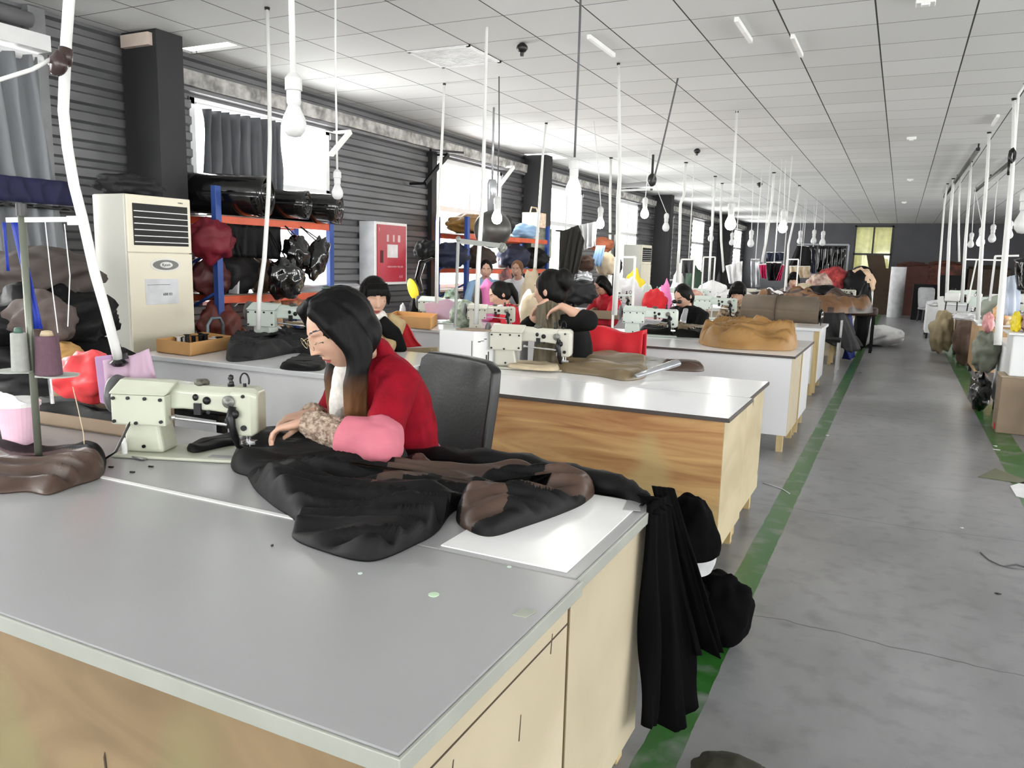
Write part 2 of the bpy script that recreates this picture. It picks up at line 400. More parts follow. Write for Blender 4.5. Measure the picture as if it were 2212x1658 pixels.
m = MB(); m.bb(XL-.3, XR+.3, YF-.3, YB+.3, ROOM_H+.45, ROOM_H+.5); m.build('ceiling', M_plenum, kind='structure')

# walls
def corr_piece(m, y0, y1, z0, z1, x=XL, sgn=1, per=.135, dep=.036):
    "horizontal ribs running along the wall"
    z = z0; pr = []
    k0 = math.floor(z0/per)
    pts = []
    zz = k0*per
    while zz < z1+per:
        for dz, dx in ((0, 0), (.30*per, 0), (.42*per, 1), (.86*per, 1), (1.0*per, 0)): pts.append((zz+dz, dx*dep))
        zz += per
    pts = [(min(max(a, z0), z1), b) for a, b in pts]
    pts = [p for i, p in enumerate(pts) if i == 0 or p[0] > pts[i-1][0]+1e-5]
    front = [Vector((x+sgn*b, y0, a)) for a, b in pts]; back = [Vector((x-sgn*.05, y0, a)) for a, b in reversed(pts)]
    m.prism(front+back, (0, y1-y0, 0))
def wall_y(name, x, sgn, wins, material, y0=YF, y1=YB, corr=True):
    m = MB(); edges = [y0]+[v for w in wins for v in (w[0], w[1])]+[y1]
    for i in range(0, len(edges), 2): corr_piece(m, edges[i], edges[i+1], 0, ROOM_H, x, sgn)
    for (a, b, c, d) in wins: corr_piece(m, a, b, 0, c, x, sgn); corr_piece(m, a, b, d, ROOM_H, x, sgn)
    o = m.build(name, material, kind='structure'); return recalc(o)
wall_y('wall_left', XL, 1, LEFT_WINDOWS, M_wall)
wall_y('wall_right', XR, -1, RIGHT_WINDOWS, M_wallend)
def wall_x(name, y, wins, material):
    m = MB(); edges = [XL]+[v for w in wins for v in (w[0], w[1])]+[XR]; s = .04
    for i in range(0, len(edges), 2): m.bb(edges[i], edges[i+1], y-s, y+s, 0, ROOM_H)
    for (a, b, c, d) in wins: m.bb(a, b, y-s, y+s, 0, c); m.bb(a, b, y-s, y+s, d, ROOM_H)
    for z in (2.84, 2.52, 2.2, 1.88, 1.5): 
        for i in range(0, len(edges), 2): m.bb(edges[i], edges[i+1], y-s-.012*(1 if y > 0 else -1), y+s*.5, z, z+.02)
    return m.build(name, material, kind='structure')
END_WIN = [(-1.66, -.38, 1.0, 2.97)]
wall_x('wall_back', YB, END_WIN, M_wallend)
wall_x('wall_front', YF, FRONT_WINDOWS, M_wallend)

wn = [0]
def window(axis, pos, a0, a1, z0, z1, inward, mull=1, transom=.62, fm=None):
    wn[0] += 1; fm = fm or M_frame
    o = bpy.data.objects.new('window_%d' % wn[0], None); COL.objects.link(o); o['kind'] = 'structure'
    loc = (pos, a0, z0) if axis == 'y' else (a0, pos, z0); o.location = loc; o['_o'] = loc
    fr = MB(); w = .06
    def b(m, u0, u1, v0, v1, t=.05):
        if axis == 'y': m.bb(pos-t/2, pos+t/2, u0, u1, v0, v1)
        else: m.bb(u0, u1, pos-t/2, pos+t/2, v0, v1)
    b(fr, a0, a1, z0, z0+w); b(fr, a0, a1, z1-w, z1); b(fr, a0, a0+w, z0, z1); b(fr, a1-w, a1, z0, z1)
    zt = z0+(z1-z0)*transom; b(fr, a0, a1, zt-.035, zt+.035)
    for k in range(1, mull+1): u = a0+(a1-a0)*k/(mull+1); b(fr, u-.03, u+.03, z0, z1, .045)
    fr.build('window_frame', fm, o, bevel=.004)
    g = MB(); b(g, a0+w, a1-w, z0+w, z1-w, .006); g.build('glass_pane', M_glass, o)
    s = MB()
    if axis == 'y': s.bb(pos-.02, pos+inward*.13, a0-.03, a1+.03, z0-.035, z0)
    else: s.bb(a0-.03, a1+.03, pos-.02, pos+inward*.13, z0-.035, z0)
    s.build('window_sill', fm, o, bevel=.004)
    return o
for i, w in enumerate(LEFT_WINDOWS): window('y', XL-.01, *w, 1, mull=1 if i != 1 else 2)
for w in RIGHT_WINDOWS: window('y', XR+.01, *w, -1)
for w in FRONT_WINDOWS: window('x', YF, *w, 1)
M_dframe = mat('dark_window_frame', (52, 54, 52), .5)
window('x', YB-.03, *END_WIN[0], -1, mull=1, transom=.48, fm=M_dframe)

# the cracked concrete lintel that runs along the top of the left wall, with a conduit above the first window
m = MB(); rings = []
for i in range(161):
    y = 4.6+i*(31.4-4.6)/160; j = .012*noise.noise(Vector((0, y*5, 1)))
    rings.append([Vector((XL+.02, y, 2.78)), Vector((XL+.13+j, y, 2.78+j)), Vector((XL+.14+j, y, 2.9)), Vector((XL+.02, y, 2.91))])
m.loft(rings); m.build('trim_1', M_plast, kind='structure')
m = MB(); m.bb(XL, XL+.1, 4.62, 31.4, 2.745, 2.775); m.build('trim_2', M_frame2, kind='structure')
m = MB(); m.bb(XL+.03, XL+.1, 3.6, 3.72, .1, 3.04); m.build('trim_3', M_frame2, kind='structure')
m = MB(); m.bb(XL+.03, XL+.1, 8.78, 8.9, .1, 2.78); m.build('trim_4', M_steel, kind='structure')

# columns along the left wall
names = ['dark steel column between the tall cream air conditioner and the nearest curtained window', 'dark steel column beside the second storage rack, below the open ceiling corner',
         'dark steel column behind the far beige air conditioner', 'most distant dark steel column on the window wall']
for i, (y, x1, dx) in enumerate(((4.35, -5.16, .38), (11.55, -5.14, .38), (18.9, -5.1, .4), (26.3, -5.1, .4))):
    m = MB(); x0 = x1-dx; z = ROOM_H-(.0 if i else 0.0)
    m.bb(x0, x1, y, y+.035, 0, z); m.bb(x0, x1, y+.21, y+.245, 0, z); m.bb(x0+.02, x1-.0, y+.03, y+.22, 0, z)
    o = simple('steel_column', m, M_steel, names[i], 'column', 'steel columns along the window wall', bevel=.003)
m = MB(); m.bb(-5.5, -5.2, 4.31, 4.35, 2.93, 3.02); simple('timber_batten', m, mat('pale_batten', (196, 180, 168), .7), 'short pale batten across the head of the nearest dark column', 'batten')
# ceiling diffuser, smoke detector and small fittings
m = MB()
for k in range(15): 
    y = 5.60+k*.036; m.bb(-3.70, -3.2, y, y+.018, ROOM_H-.012, ROOM_H-.004)
t = thing('ceiling_vent', 'white louvred vent panel in the ceiling above the first rows', 'vent', (-3.45, 5.84, ROOM_H-.01))
m.build('louvre', mat('vent_white', (236, 236, 236), .5), t)
m = MB(); m.bb(-3.74, -3.17, 5.57, 5.6, ROOM_H-.012, ROOM_H-.001); m.bb(-3.74, -3.17, 6.1, 6.13, ROOM_H-.012, ROOM_H-.001); m.bb(-3.74, -3.71, 5.57, 6.13, ROOM_H-.012, ROOM_H-.001); m.bb(-3.2, -3.17, 5.57, 6.13, ROOM_H-.012, ROOM_H-.001); m.build('frame', MATS['vent_white'], t)
M_black = mat('black_plastic', (22, 22, 23), .35, 0, .2)
M_white = mat('white_plastic', (232, 232, 230), .35, 0, .04)
for (px, py, r, lb) in ((1128, 99, .045, 'black round detector hanging under the ceiling tiles'), (1506, 324, .05, 'small black fitting on the ceiling past the tall lamp poles'),
                        (1641, 396, .06, 'tiny dark fitting far back on the ceiling')):
    p = Pz(px, py, ROOM_H-.02); m = MB(); m.lathe([(0, -.05), (.6*r, -.045), (r, -.02), (.9*r, 0), (.4*r, .02)], p, 16)
    t = thing('smoke_detector', lb, 'detector', tuple(p)); m.build('body', M_black, t, smooth=True)
    m = MB(); m.lathe([(r*.3, -.075), (r*.35, -.05)], p, 10); m.build('sensor_tip', M_black, t)
for (px, py, lb) in ((1969, 299, 'small white box fixed under the ceiling over the aisle, nearest one'), (1966, 388, 'small white ceiling fitting over the aisle, middle one'),
                     (1953, 437, 'small white ceiling fitting over the aisle, farthest one'), (2000, 4, 'small white fitting at the top edge of the view')):
    p = Pz(px, py, ROOM_H-.02); m = MB(); m.box(p, (.11, .1, .035)); m.box(p+V(0, -.02, -.02), (.05, .05, .02)); simple('ceiling_fitting', m, M_white, lb, 'fitting', 'white ceiling fittings', bevel=.006)
for (px, py, lb) in ((1722, 100, 'bright narrow tube lamp over the aisle ceiling line'), (1607, 66, 'thin white tube lamp beside the first ceiling crossing'), (1300, 100, 'thin white tube lamp near the middle of the ceiling'),
                     (2150, 260, 'slim white tube lamp over the right-hand machines')):
    p = Pz(px, py, ROOM_H-.018); m = MB(); m.bar(p+V(0, -.28, 0), p+V(0, .28, 0), .028, .03); simple('tube_lamp', m, M_white, lb, 'lamp', 'slim tube lamps on the ceiling')
# ------------------------------------------------------------------ work tables
def wood_mat(name, a, b, stretch=(1, 1, 1), scale=2.5, stain=None, rough=.55):
    m = bpy.data.materials.new(name); m.use_nodes = True; nt = m.node_tree; N = nt.nodes; L = nt.links; bs = N['Principled BSDF']
    tc = N.new('ShaderNodeTexCoord'); mp = N.new('ShaderNodeMapping'); mp.inputs['Scale'].default_value = stretch; L.new(tc.outputs['Object'], mp.inputs[0])
    n = N.new('ShaderNodeTexNoise'); n.inputs['Scale'].default_value = scale; n.inputs['Detail'].default_value = 7; n.inputs['Distortion'].default_value = 1.2; L.new(mp.outputs[0], n.inputs['Vector'])
    r = N.new('ShaderNodeValToRGB'); r.color_ramp.elements[0].position = .34; r.color_ramp.elements[1].position = .62; r.color_ramp.elements[0].color = srgb(*a); r.color_ramp.elements[1].color = srgb(*b); L.new(n.outputs['Fac'], r.inputs[0])
    # knots
    v = N.new('ShaderNodeTexVoronoi'); v.inputs['Scale'].default_value = 2.2; L.new(tc.outputs['Object'], v.inputs['Vector'])
    kr = N.new('ShaderNodeValToRGB'); kr.color_ramp.elements[0].position = .02; kr.color_ramp.elements[1].position = .07; kr.color_ramp.elements[0].color = (1, 1, 1, 1); kr.color_ramp.elements[1].color = (0, 0, 0, 1); L.new(v.outputs['Distance'], kr.inputs[0])
    mx = N.new('ShaderNodeMixRGB'); L.new(kr.outputs[0], mx.inputs[0]); L.new(r.outputs[0], mx.inputs[1]); mx.inputs[2].default_value = srgb(*[int(c*.62) for c in a]); last = mx.outputs[0]
    if stain:
        n3 = N.new('ShaderNodeTexNoise'); n3.inputs['Scale'].default_value = 1.7; n3.inputs['Detail'].default_value = 2; L.new(tc.outputs['Object'], n3.inputs['Vector'])
        sr = N.new('ShaderNodeValToRGB'); sr.color_ramp.elements[0].position = .52; sr.color_ramp.elements[1].position = .6; L.new(n3.outputs['Fac'], sr.inputs[0])
        m2 = N.new('ShaderNodeMixRGB'); m3 = N.new('ShaderNodeMath'); m3.operation = 'MULTIPLY'; m3.inputs[1].default_value = .6; L.new(sr.outputs[0], m3.inputs[0]); L.new(m3.outputs[0], m2.inputs[0]); L.new(last, m2.inputs[1]); m2.inputs[2].default_value = srgb(*stain); last = m2.outputs[0]
    L.new(last, bs.inputs['Base Color']); bs.inputs['Roughness'].default_value = rough
    return m
M_ply = wood_mat('front_plywood', (114, 94, 68), (138, 117, 87), (1, 1, 2.6), 2.2, stain=(126, 122, 84))
M_plyside = wood_mat('pale_plywood', (172, 160, 136), (188, 176, 152), (1, .8, 1.2), 1.6)
M_plywarm = wood_mat('warm_grained_plywood', (158, 108, 66), (204, 164, 110), (.55, 1, 5.5), 2.6, stain=(196, 176, 124))
M_plywarmside = wood_mat('warm_pale_plywood', (172, 158, 126), (192, 178, 146), (1, .8, 2), 1.8)
M_pine = wood_mat('pine_strip', (180, 156, 108), (200, 178, 132), (3, 3, .6), 3)
M_lam = mat('grey_laminate_top', (160, 160, 161), .27, 0, .05, 1.1, bump=.015, bscale=3, spec=.5)
M_lamw = mat('white_laminate_top', (242, 243, 245), .18, 0, .03, 1.2, bump=.01, bscale=3, spec=.5)
M_edge = mat('pale_edge_band', (152, 154, 146), .35, 0, .06, 8)
M_whitep = mat('white_melamine_panel', (226, 227, 229), .35, 0, .03, 2)
M_dkedge = mat('dark_edge_band', (70, 62, 58), .5)

def table(name, label, cat, x0, x1, y0, y1, z, top, front, side, edge, leg=True, gap=.13, th=.03, bow=0, group=None, inset=.02, fdrop=None, sidestrip=None):
    t = thing(name, label, cat, ((x0+x1)/2, (y0+y1)/2, 0), group)
    m = MB(); m.bb(x0, x1, y0, y1, z-th, z); m.build('tabletop', top, t, bevel=.004)
    m = MB(); m.bb(x0-.003, x1+.003, y0-.006, y0, z-th, z-.001); m.bb(x1, x1+.006, y0-.006, y1, z-th, z-.001); m.build('edge_band', edge, t, bevel=.002)
    m = MB(); m.bb(x0+.02, x1-inset, y0+inset, y0+inset+.018, gap, z-th); m.build('front_panel', front, t)
    m = MB(); m.bb(x1-inset-.018, x1-inset+.002, y0+inset+.001, y1-.02, gap, z-th); m.build('side_panel', side, t)
    if sidestrip:
        m = MB(); m.bb(x1-inset-.05, x1-inset+.006, y0+inset-.006, y0+inset+.03, gap-.1, z-th); m.build('corner_strip', sidestrip, t)
    for (lx, ly) in ((x1-inset-.045, y0+.05), (x1-inset-.045, y1-.08), (x0+.1, y0+.05), (x0+.1, y1-.08)):
        m = MB(); m.bb(lx-.025, lx+.022, ly-.022, ly+.025, 0, z-th); m.build('leg', M_pine, t)
    return t
T1 = table('cutting_table', 'large pale grey worktop with knotty plywood sides in the foreground', 'table', -3.4, -.545, .8, 1.468, .75, M_lam, M_ply, M_plyside, M_edge, th=.032, gap=.075)
m = MB(); m.bb(-.5635, -.5622, .83, 1.45, .655, .659); m.build('panel_seam', mat('dark_seam', (58, 46, 34), .8), T1)
for (y, z, h) in ((.97, .60, .03), (1.22, .52, .05), (1.36, .63, .04), (1.12, .34, .05), (.92, .46, .03)):
    m = MB(); m.prism([V(-.5632, y, z), V(-.5632, y+.004, z-.002), V(-.5632, y+.009, z+h), V(-.5632, y+.006, z+h)], (.0008, 0, 0)); m.build('crack', MATS['dark_seam'], T1)
for (x, z, h) in ((-1.17, .42, .12), (-1.08, .38, .07)):
    m = MB(); m.prism([V(x, .8192, z), V(x+.006, .8192, z), V(x-.006, .8192, z+h), V(x-.010, .8192, z+h*.9)], (0, -.0008, 0)); m.build('crack', MATS['dark_seam'], T1)
# the narrow strip that closes the side under the top, and loose scraps on it
T1b = table('sewing_table', 'grey sewing table behind the foreground worktop, holding the nearest sewing machine', 'table', -3.4, -.556, 1.472, 2.07, .75, M_lam, M_ply, M_plyside, M_edge, th=.032, gap=.075)
m = MB(); m.bb(-3.4, -1.05, 1.462, 1.476, .749, .7525); simple('seam_tape', m, mat('white_tape', (236, 236, 234), .4), 'white strip covering the seam between the two foreground table tops', 'tape')
m = MB(); m.prism([(-.90, 1.49, .7505), (-.585, 1.49, .7505), (-.59, 2.05, .7505), (-.90, 2.05, .7505)], (0, 0, .003)); simple('white_board', m, mat('white_card', (242, 242, 242), .3, 0, .02), 'white card sheet lying on the far right corner of the foreground table', 'sheet')
m = MB(); m.prism([Pz(1345, 1101, .754), Pz(1358, 1073, .754), Pz(1392, 1082, .754), Pz(1380, 1092, .754), Pz(1384, 1104, .754)], (0, 0, .0015)); simple('tape_patch', m, mat('grey_tape', (150, 150, 150), .5), 'grey tape patch on the white card at the foreground table corner', 'tape')
m = MB(); c = Pz(937, 1284, .7502); m.lathe([(.0001, 0), (.011, 0), (.011, .0012), (.0001, .0012)], c, 20); simple('sticker', m, mat('green_dot', (190, 216, 186), .5), 'small round pale green sticker on the foreground worktop', 'sticker')
for (px, py, lb) in ((1100, 1224, 'pale turquoise speck on the foreground worktop near the white card'), (778, 1238, 'cream speck on the foreground worktop below the black garment')):
    m = MB(); c = Pz(px, py, .7502); m.lathe([(.0001, 0), (.005, 0), (.005, .001), (.0001, .001)], c, 12); simple('paint_speck', m, mat('speck_paint', (200, 214, 206), .5), lb, 'speck')
m = MB(); m.prism([Pz(1107, 1328, .7502), Pz(1128, 1314, .7502), Pz(1160, 1320, .7502), Pz(1136, 1334, .7502)], (0, 0, .001)); simple('tape_patch', m, mat('greenish_tape', (160, 164, 152), .5), 'greenish tape patch near the right edge of the foreground worktop', 'tape')
for (px, py, lb, col) in ((286, 1021, 'tiny black clip left of the nearest sewing machine, lower one', 0), (326, 1009, 'tiny black clip in front of the nearest sewing machine bed', 0), (240, 1010, 'tiny black scrap beside the dark cloth pile', 0), (588, 1180, 'small dark thread scrap on the foreground worktop', 0)):
    m = MB(); c = Pz(px, py, .7505); m.box(c+V(0, 0, .003), (.016 if px != 588 else .005, .006, .005), .3); simple('thread_clip', m, M_black, lb, 'clip', bevel=.001)

T2 = table('cutting_table', 'white topped table with warm wood grain front, second row by the aisle', 'table', -2.35, -.62, 3.44, 4.05, .75, M_lamw, M_plywarm, M_plywarmside, M_dkedge, th=.02, gap=.12)
T2b = table('sewing_table', 'white sewing table behind the wood-fronted table of the second row', 'table', -2.62, -.635, 4.06, 4.70, .75, M_lamw, M_plywarm, M_plywarmside, M_dkedge, th=.02, gap=.12)
T2c = table('cutting_table', 'long white counter with white front behind the nearest sewing machine', 'counter', -4.42, -2.64, 3.44, 4.64, .75, M_lamw, mat('bright_white_panel', (246, 246, 247), .35, 0, .02), M_whitep, M_whitep, th=.028)
T3 = table('cutting_table', 'white table with white front and dark top edge, third row by the aisle', 'table', -2.9, -.66, 6.18, 6.86, .75, M_lamw, M_whitep, M_plyside, M_dkedge, th=.02)
T3b = table('sewing_table', 'white sewing table behind the third row table, under a mint green machine', 'table', -2.9, -.66, 6.87, 7.6, .75, M_lamw, M_whitep, M_whitep, M_dkedge, th=.02, sidestrip=M_pine)
T3c = table('cutting_table', 'white table left of the third row, carrying orange cardboard trays', 'table', -5.0, -2.95, 6.2, 7.6, .75, M_lamw, M_whitep, M_whitep, M_whitep, th=.025)
T4 = table('cutting_table', 'white table with pine corner strips below the large brown cloth roll', 'table', -3.2, -.735, 9.2, 10.15, .75, M_lamw, M_whitep, M_whitep, M_whitep, th=.03, sidestrip=M_pine)
T4c = table('sewing_table', 'white machine table in the fourth row nearer the windows', 'table', -4.8, -3.25, 9.3, 10.7, .75, M_lamw, M_whitep, M_whitep, M_whitep, th=.03)
T5 = table('cutting_table', 'pale wood sided table heaped with brown garments, fifth row', 'table', -4.6, -.78, 12.4, 13.9, .75, M_lamw, M_plyside, M_pine, M_whitep, th=.05, sidestrip=M_pine)
T6 = table('cutting_table', 'white table in the sixth row behind the brown garment heap', 'table', -4.6, -.8, 15.8, 17.2, .75, M_lamw, M_plyside, M_plyside, M_whitep)
T7 = table('cutting_table', 'white table in the last row before the end wall clutter', 'table', -4.6, -.9, 19.4, 20.8, .75, M_lamw, M_plyside, M_plyside, M_whitep)

# ------------------------------------------------------------------ sewing machines
M_mach = mat('sage_enamel', (184, 187, 170), .33, 0, .05, 3, coat=.2)
M_mach2 = mat('beige_enamel', (192, 190, 178), .35, 0, .05, 3, coat=.2)
M_mach3 = mat('mint_white_enamel', (206, 216, 208), .35, 0, .05, 3, coat=.2)
M_chrome = mat('worn_chrome', (200, 200, 202), .2, .9, .05)
M_dkmetal = mat('dark_oily_metal', (34, 34, 36), .35, .6, .3, 20)
M_wheel = mat('grey_wheel_cover', (92, 92, 94), .4, 0, .08)
def rbox(x0, x1, y0, y1, z0, z1): m = MB(); m.bb(x0, x1, y0, y1, z0, z1); return m
def sewing_machine(label, enamel, group=None, hw=True):
    "bed along x, pillar at -x, needle at +x, back of the machine towards -y"
    t = local('sewing_machine', label, 'sewing machine', group)
    m = rbox(-.26, .24, -.10, .10, 0, .012); m.build('bed_plate', enamel, t, bevel=.006)
    m = MB(); m.loft([[V(-.235, -.055, .012), V(-.09, -.055, .012), V(-.09, .055, .012), V(-.235, .055, .012)], [V(-.23, -.05, .16), V(-.115, -.05, .16), V(-.115, .05, .16), V(-.23, .05, .16)], [V(-.23, -.05, .2), V(-.10, -.05, .2), V(-.10, .05, .2), V(-.23, .05, .2)]]); m.build('pillar', enamel, t, bevel=.014, seg=3, smooth=False)
    m = MB(); pr = [(-.24, .165, .262), (-.1, .168, .262), (-.02, .172, .255), (.09, .168, .25), (.16, .16, .25)]
    m.loft([[V(x, -.047, a), V(x, -.047, b-.02), V(x, -.02, b), V(x, .035, b), V(x, .047, b-.015), V(x, .047, a)] for x, a, b in pr]); m.build('arm', enamel, t, bevel=.008, seg=3)
    m = MB(); m.loft([[V(x, -.05+i, .085+a), V(x, -.05+i, .235-a), V(x, -.02, .25-a), V(x, .03, .25-a), V(x, .05-i, .235-a), V(x, .05-i, .085+a)] for x, i, a in ((.15, 0, 0), (.225, 0, 0), (.245, .012, .012))]); hd = m.build('needle_head', enamel, t, bevel=.008, seg=3)
    m = MB(); m.bb(-.255, -.06, -.088, -.045, .115, .222); m.loft([[V(-.262, -.094, .222), V(-.055, -.094, .222), V(-.055, -.03, .235), V(-.262, -.03, .235)], [V(-.24, -.05, .268), V(-.04, -.05, .262), V(-.04, -.02, .27), V(-.24, -.02, .272)]]); bx = m.build('motor_housing', enamel, t, bevel=.006)
    for (x, z) in ((-.243, .208), (-.19, .21), (-.13, .21), (-.075, .208), (-.243, .128), (-.165, .124), (-.075, .132)): m = MB(); m.lathe([(.006, -.004), (.006, .004)], (x, -.09, z), 10, (0, 1, 0)); sub(bx, m, 'screw', M_dkmetal)
    m = MB(); m.lathe([(.0, -.012), (.03, -.016), (.066, -.008), (.07, 0), (.066, .014), (.03, .022), (0, .02)], (-.285, .0, .205), 28, (1, 0, 0)); m.build('hand_wheel', M_wheel, t, smooth=True)
    m = MB(); m.cyl((-.27, 0, .205), (-.235, 0, .205), .022); m.build('wheel_hub', M_dkmetal, t)
    m = MB(); m.cyl((.19, 0, .1), (.19, 0, .02), .0045, 8); m.cyl((.205, -.012, .12), (.205, -.012, .03), .004, 8); m.bb(.175, .225, -.02, .005, .05, .062); m.build('needle_bar', M_chrome, t)
    m = MB(); m.loft([[V(.17, -.03, .014), V(.235, -.03, .014), V(.235, .01, .014), V(.17, .01, .014)], [V(.185, -.02, .03), V(.215, -.02, .03), V(.215, .0, .03), V(.185, .0, .03)]]); m.build('presser_foot', M_dkmetal, t, bevel=.002)
    m = MB(); m.tube([(.165, -.058, .19), (.16, -.066, .15), (.168, -.07, .12), (.17, -.06, .09), (.175, -.045, .05), (.2, -.03, .03)], [.012, .016, .012, .014, .009, .007], 10); m.ell((.15, -.062, .135), (.014, .01, .022)); m.ell((.178, -.065, .165), (.012, .012, .016)); m.build('tension_linkage', M_dkmetal, t, smooth=True)
    m = MB(); m.lathe([(.0, 0), (.021, .001), (.022, .006), (.018, .01), (.008, .012), (.008, .02), (0, .02)], (.15, -.052, .205), 22, (0, -1, 0)); m.build('tension_dial', mat('worn_grey_dial', (120, 120, 116), .4, .3, .3, 60), t, smooth=True)
    m = MB(); m.cyl((-.045, -.062, .142), (.15, -.068, .128), .0055, 10); m.lathe([(.008, 0), (.009, .01), (.006, .014)], (-.05, -.062, .143), 10, (1, 0, 0)); m.build('knee_lift_rod', M_chrome, t)
    m = MB(); m.lathe([(.012, 0), (.010, .015), (.006, .02), (.010, .028), (.009, .038), (0, .042)], (.135, .0, .25), 14); m.build('thread_post', M_black, t, smooth=True)
    m = MB(); m.tube([(.185+.016*math.cos(a), 0, .272+.026*math.sin(a)) for a in [(-.5+i/12*4.1) for i in range(13)]], .003, 6); m.cyl((.185, 0, .245), (.185, 0, .262), .006, 8); m.build('thread_loop', M_dkmetal, t)
    m = MB(); m.lathe([(.024, 0), (.026, .012), (.02, .02), (0, .022)], (.03, .0, .25), 18); m.build('oil_cap', mat('speckled_cap', (80, 78, 70), .5, .2, .6, 80), t, smooth=True)
    for (c, r) in (((.07, -.05, .205), (.014, .01, .014)), ((.03, -.05, .215), (.01, .008, .012))):
        m = MB(); m.ell(c, r); m.build('thread_guide', M_dkmetal, t, smooth=True)
    m = MB(); m.bb(.025, .05, -.056, -.044, .155, .195); m.build('stitch_lever', M_dkmetal, t)
    for (c, r) in (((.075, -.047, .165), .007), ((.2, -.05, .115), .010), ((.2, -.05, .225), .006), ((-.16, -.055, .035), .006)):
        m = MB(); m.lathe([(r, 0), (r, .006)], c, 12, (0, -1, 0)); m.build('screw', M_dkmetal, t)
    m = MB(); m.bb(.08, .17, -.075, -.045, .0125, .0145); m.build('slide_plate', mat('grey_slide_plate', (130, 130, 128), .35, .4), t)
    return t
SM = sewing_machine('sage green sewing machine on the foreground sewing table, in front of the woman', M_mach)
proto_children = list(SM.children)
put(SM, (-2.03, 1.80, .7505), math.radians(21), .93)
def machine_copy(loc, rz, label, enamel, sc=1.0):
    r = dup(SM, loc, rz, label, 'industrial sewing machines on the tables', sc)
    for c in r.children:
        if c.material_slots and c.material_slots[0].material == M_mach:
            c.data = MACH_DATA.setdefault((c.data.name, enamel.name), None) or MACH_DATA.__setitem__((c.data.name, enamel.name), c.data.copy()) or MACH_DATA[(c.data.name, enamel.name)]
            c.data.materials[0] = enamel
    return r
MACH_DATA = {}
# coloured copies: (px, py of the bed centre at table height, turn, label, enamel)
for (px, py, y, rz, sc, lb, en) in (
    (1150, 786, 4.36, .30, 1.0, 'beige sewing machine beside the white carton on the second row table', M_mach2),
    (625, 716, 4.46, .25, 1.12, 'pale green sewing machine behind the black cloth on the long white counter', M_mach3),
    (1405, 713, 7.05, .28, 1.0, 'mint sewing machine in front of the woman in dark glasses', M_mach3),
    (1062, 700, 6.55, .5, .9, 'greyish sewing machine at the hands of the woman in the red sweater', M_mach2),
    (960, 690, 6.9, .2, 1.0, 'pale sewing machine behind the pink cloth sheet', M_mach3),
    (1545, 668, 9.85, .25, 1.05, 'white green sewing machine next to the woman in the patterned collar', M_mach3),
    (1330, 668, 10.0, .2, 1.0, 'white sewing machine behind the cardboard box of the third row', M_mach3),
    (1455, 641, 13.3, .2, 1.0, 'white sewing machine behind the woman in dark glasses, by the window side', M_mach3),
    (1530, 636, 13.3, .2, 1.0, 'white sewing machine beneath the far lit windows', M_mach3),
    (1640, 640, 13.4, .2, 1.1, 'white sewing machine left of the farthest seated woman', M_mach2),
    (1820, 634, 16.9, .1, 1.0, 'pale sewing machine by the red trim in the far rows', M_mach2)):
    p = Py(px, py, y)
    machine_copy((p.x, p.y, .7515), rz, lb, en, sc)
# ------------------------------------------------------------------ people
M_skin = mat('skin', (196, 156, 134), .5, 0, .05, 9, bump=.03, bscale=90); M_skin.node_tree.nodes['Principled BSDF'].inputs['Subsurface Weight'].default_value = .08
M_skin.node_tree.nodes['Principled BSDF'].inputs['Subsurface Radius'].default_value = (.02, .008, .004)
M_lips = mat('lips', (158, 78, 76), .4, 0, .06); M_brow = mat('brow_hair', (38, 30, 28), .6); M_nail = mat('nails', (222, 184, 168), .3)
def hair_mat(name, a, b, z0=None, z1=None):
    m = bpy.data.materials.new(name); m.use_nodes = True; nt = m.node_tree; N = nt.nodes; L = nt.links; bs = N['Principled BSDF']
    tc = N.new('ShaderNodeTexCoord'); mp = N.new('ShaderNodeMapping'); mp.inputs['Scale'].default_value = (90, 90, 4); L.new(tc.outputs['Object'], mp.inputs[0])
    n = N.new('ShaderNodeTexNoise'); n.inputs['Scale'].default_value = 1; n.inputs['Detail'].default_value = 3; L.new(mp.outputs[0], n.inputs['Vector'])
    bp = N.new('ShaderNodeBump'); bp.inputs['Strength'].default_value = .35; bp.inputs['Distance'].default_value = .004; L.new(n.outputs['Fac'], bp.inputs['Height']); L.new(bp.outputs[0], bs.inputs['Normal'])
    if z0 is None: bs.inputs['Base Color'].default_value = srgb(*a)
    else:
        sp = N.new('ShaderNodeSeparateXYZ'); L.new(tc.outputs['Object'], sp.inputs[0]); mr = N.new('ShaderNodeMapRange'); mr.inputs[1].default_value = z0; mr.inputs[2].default_value = z1; L.new(sp.outputs[2], mr.inputs[0])
        mx = N.new('ShaderNodeMixRGB'); L.new(mr.outputs[0], mx.inputs[0]); mx.inputs[1].default_value = srgb(*b); mx.inputs[2].default_value = srgb(*a); L.new(mx.outputs[0], bs.inputs['Base Color'])
    bs.inputs['Roughness'].default_value = .55; bs.inputs['Specular IOR Level'].default_value = .18
    return m
M_hair = hair_mat('black_hair', (9, 8, 8), None)
def g(x, w): return math.exp(-(x/w)**2)
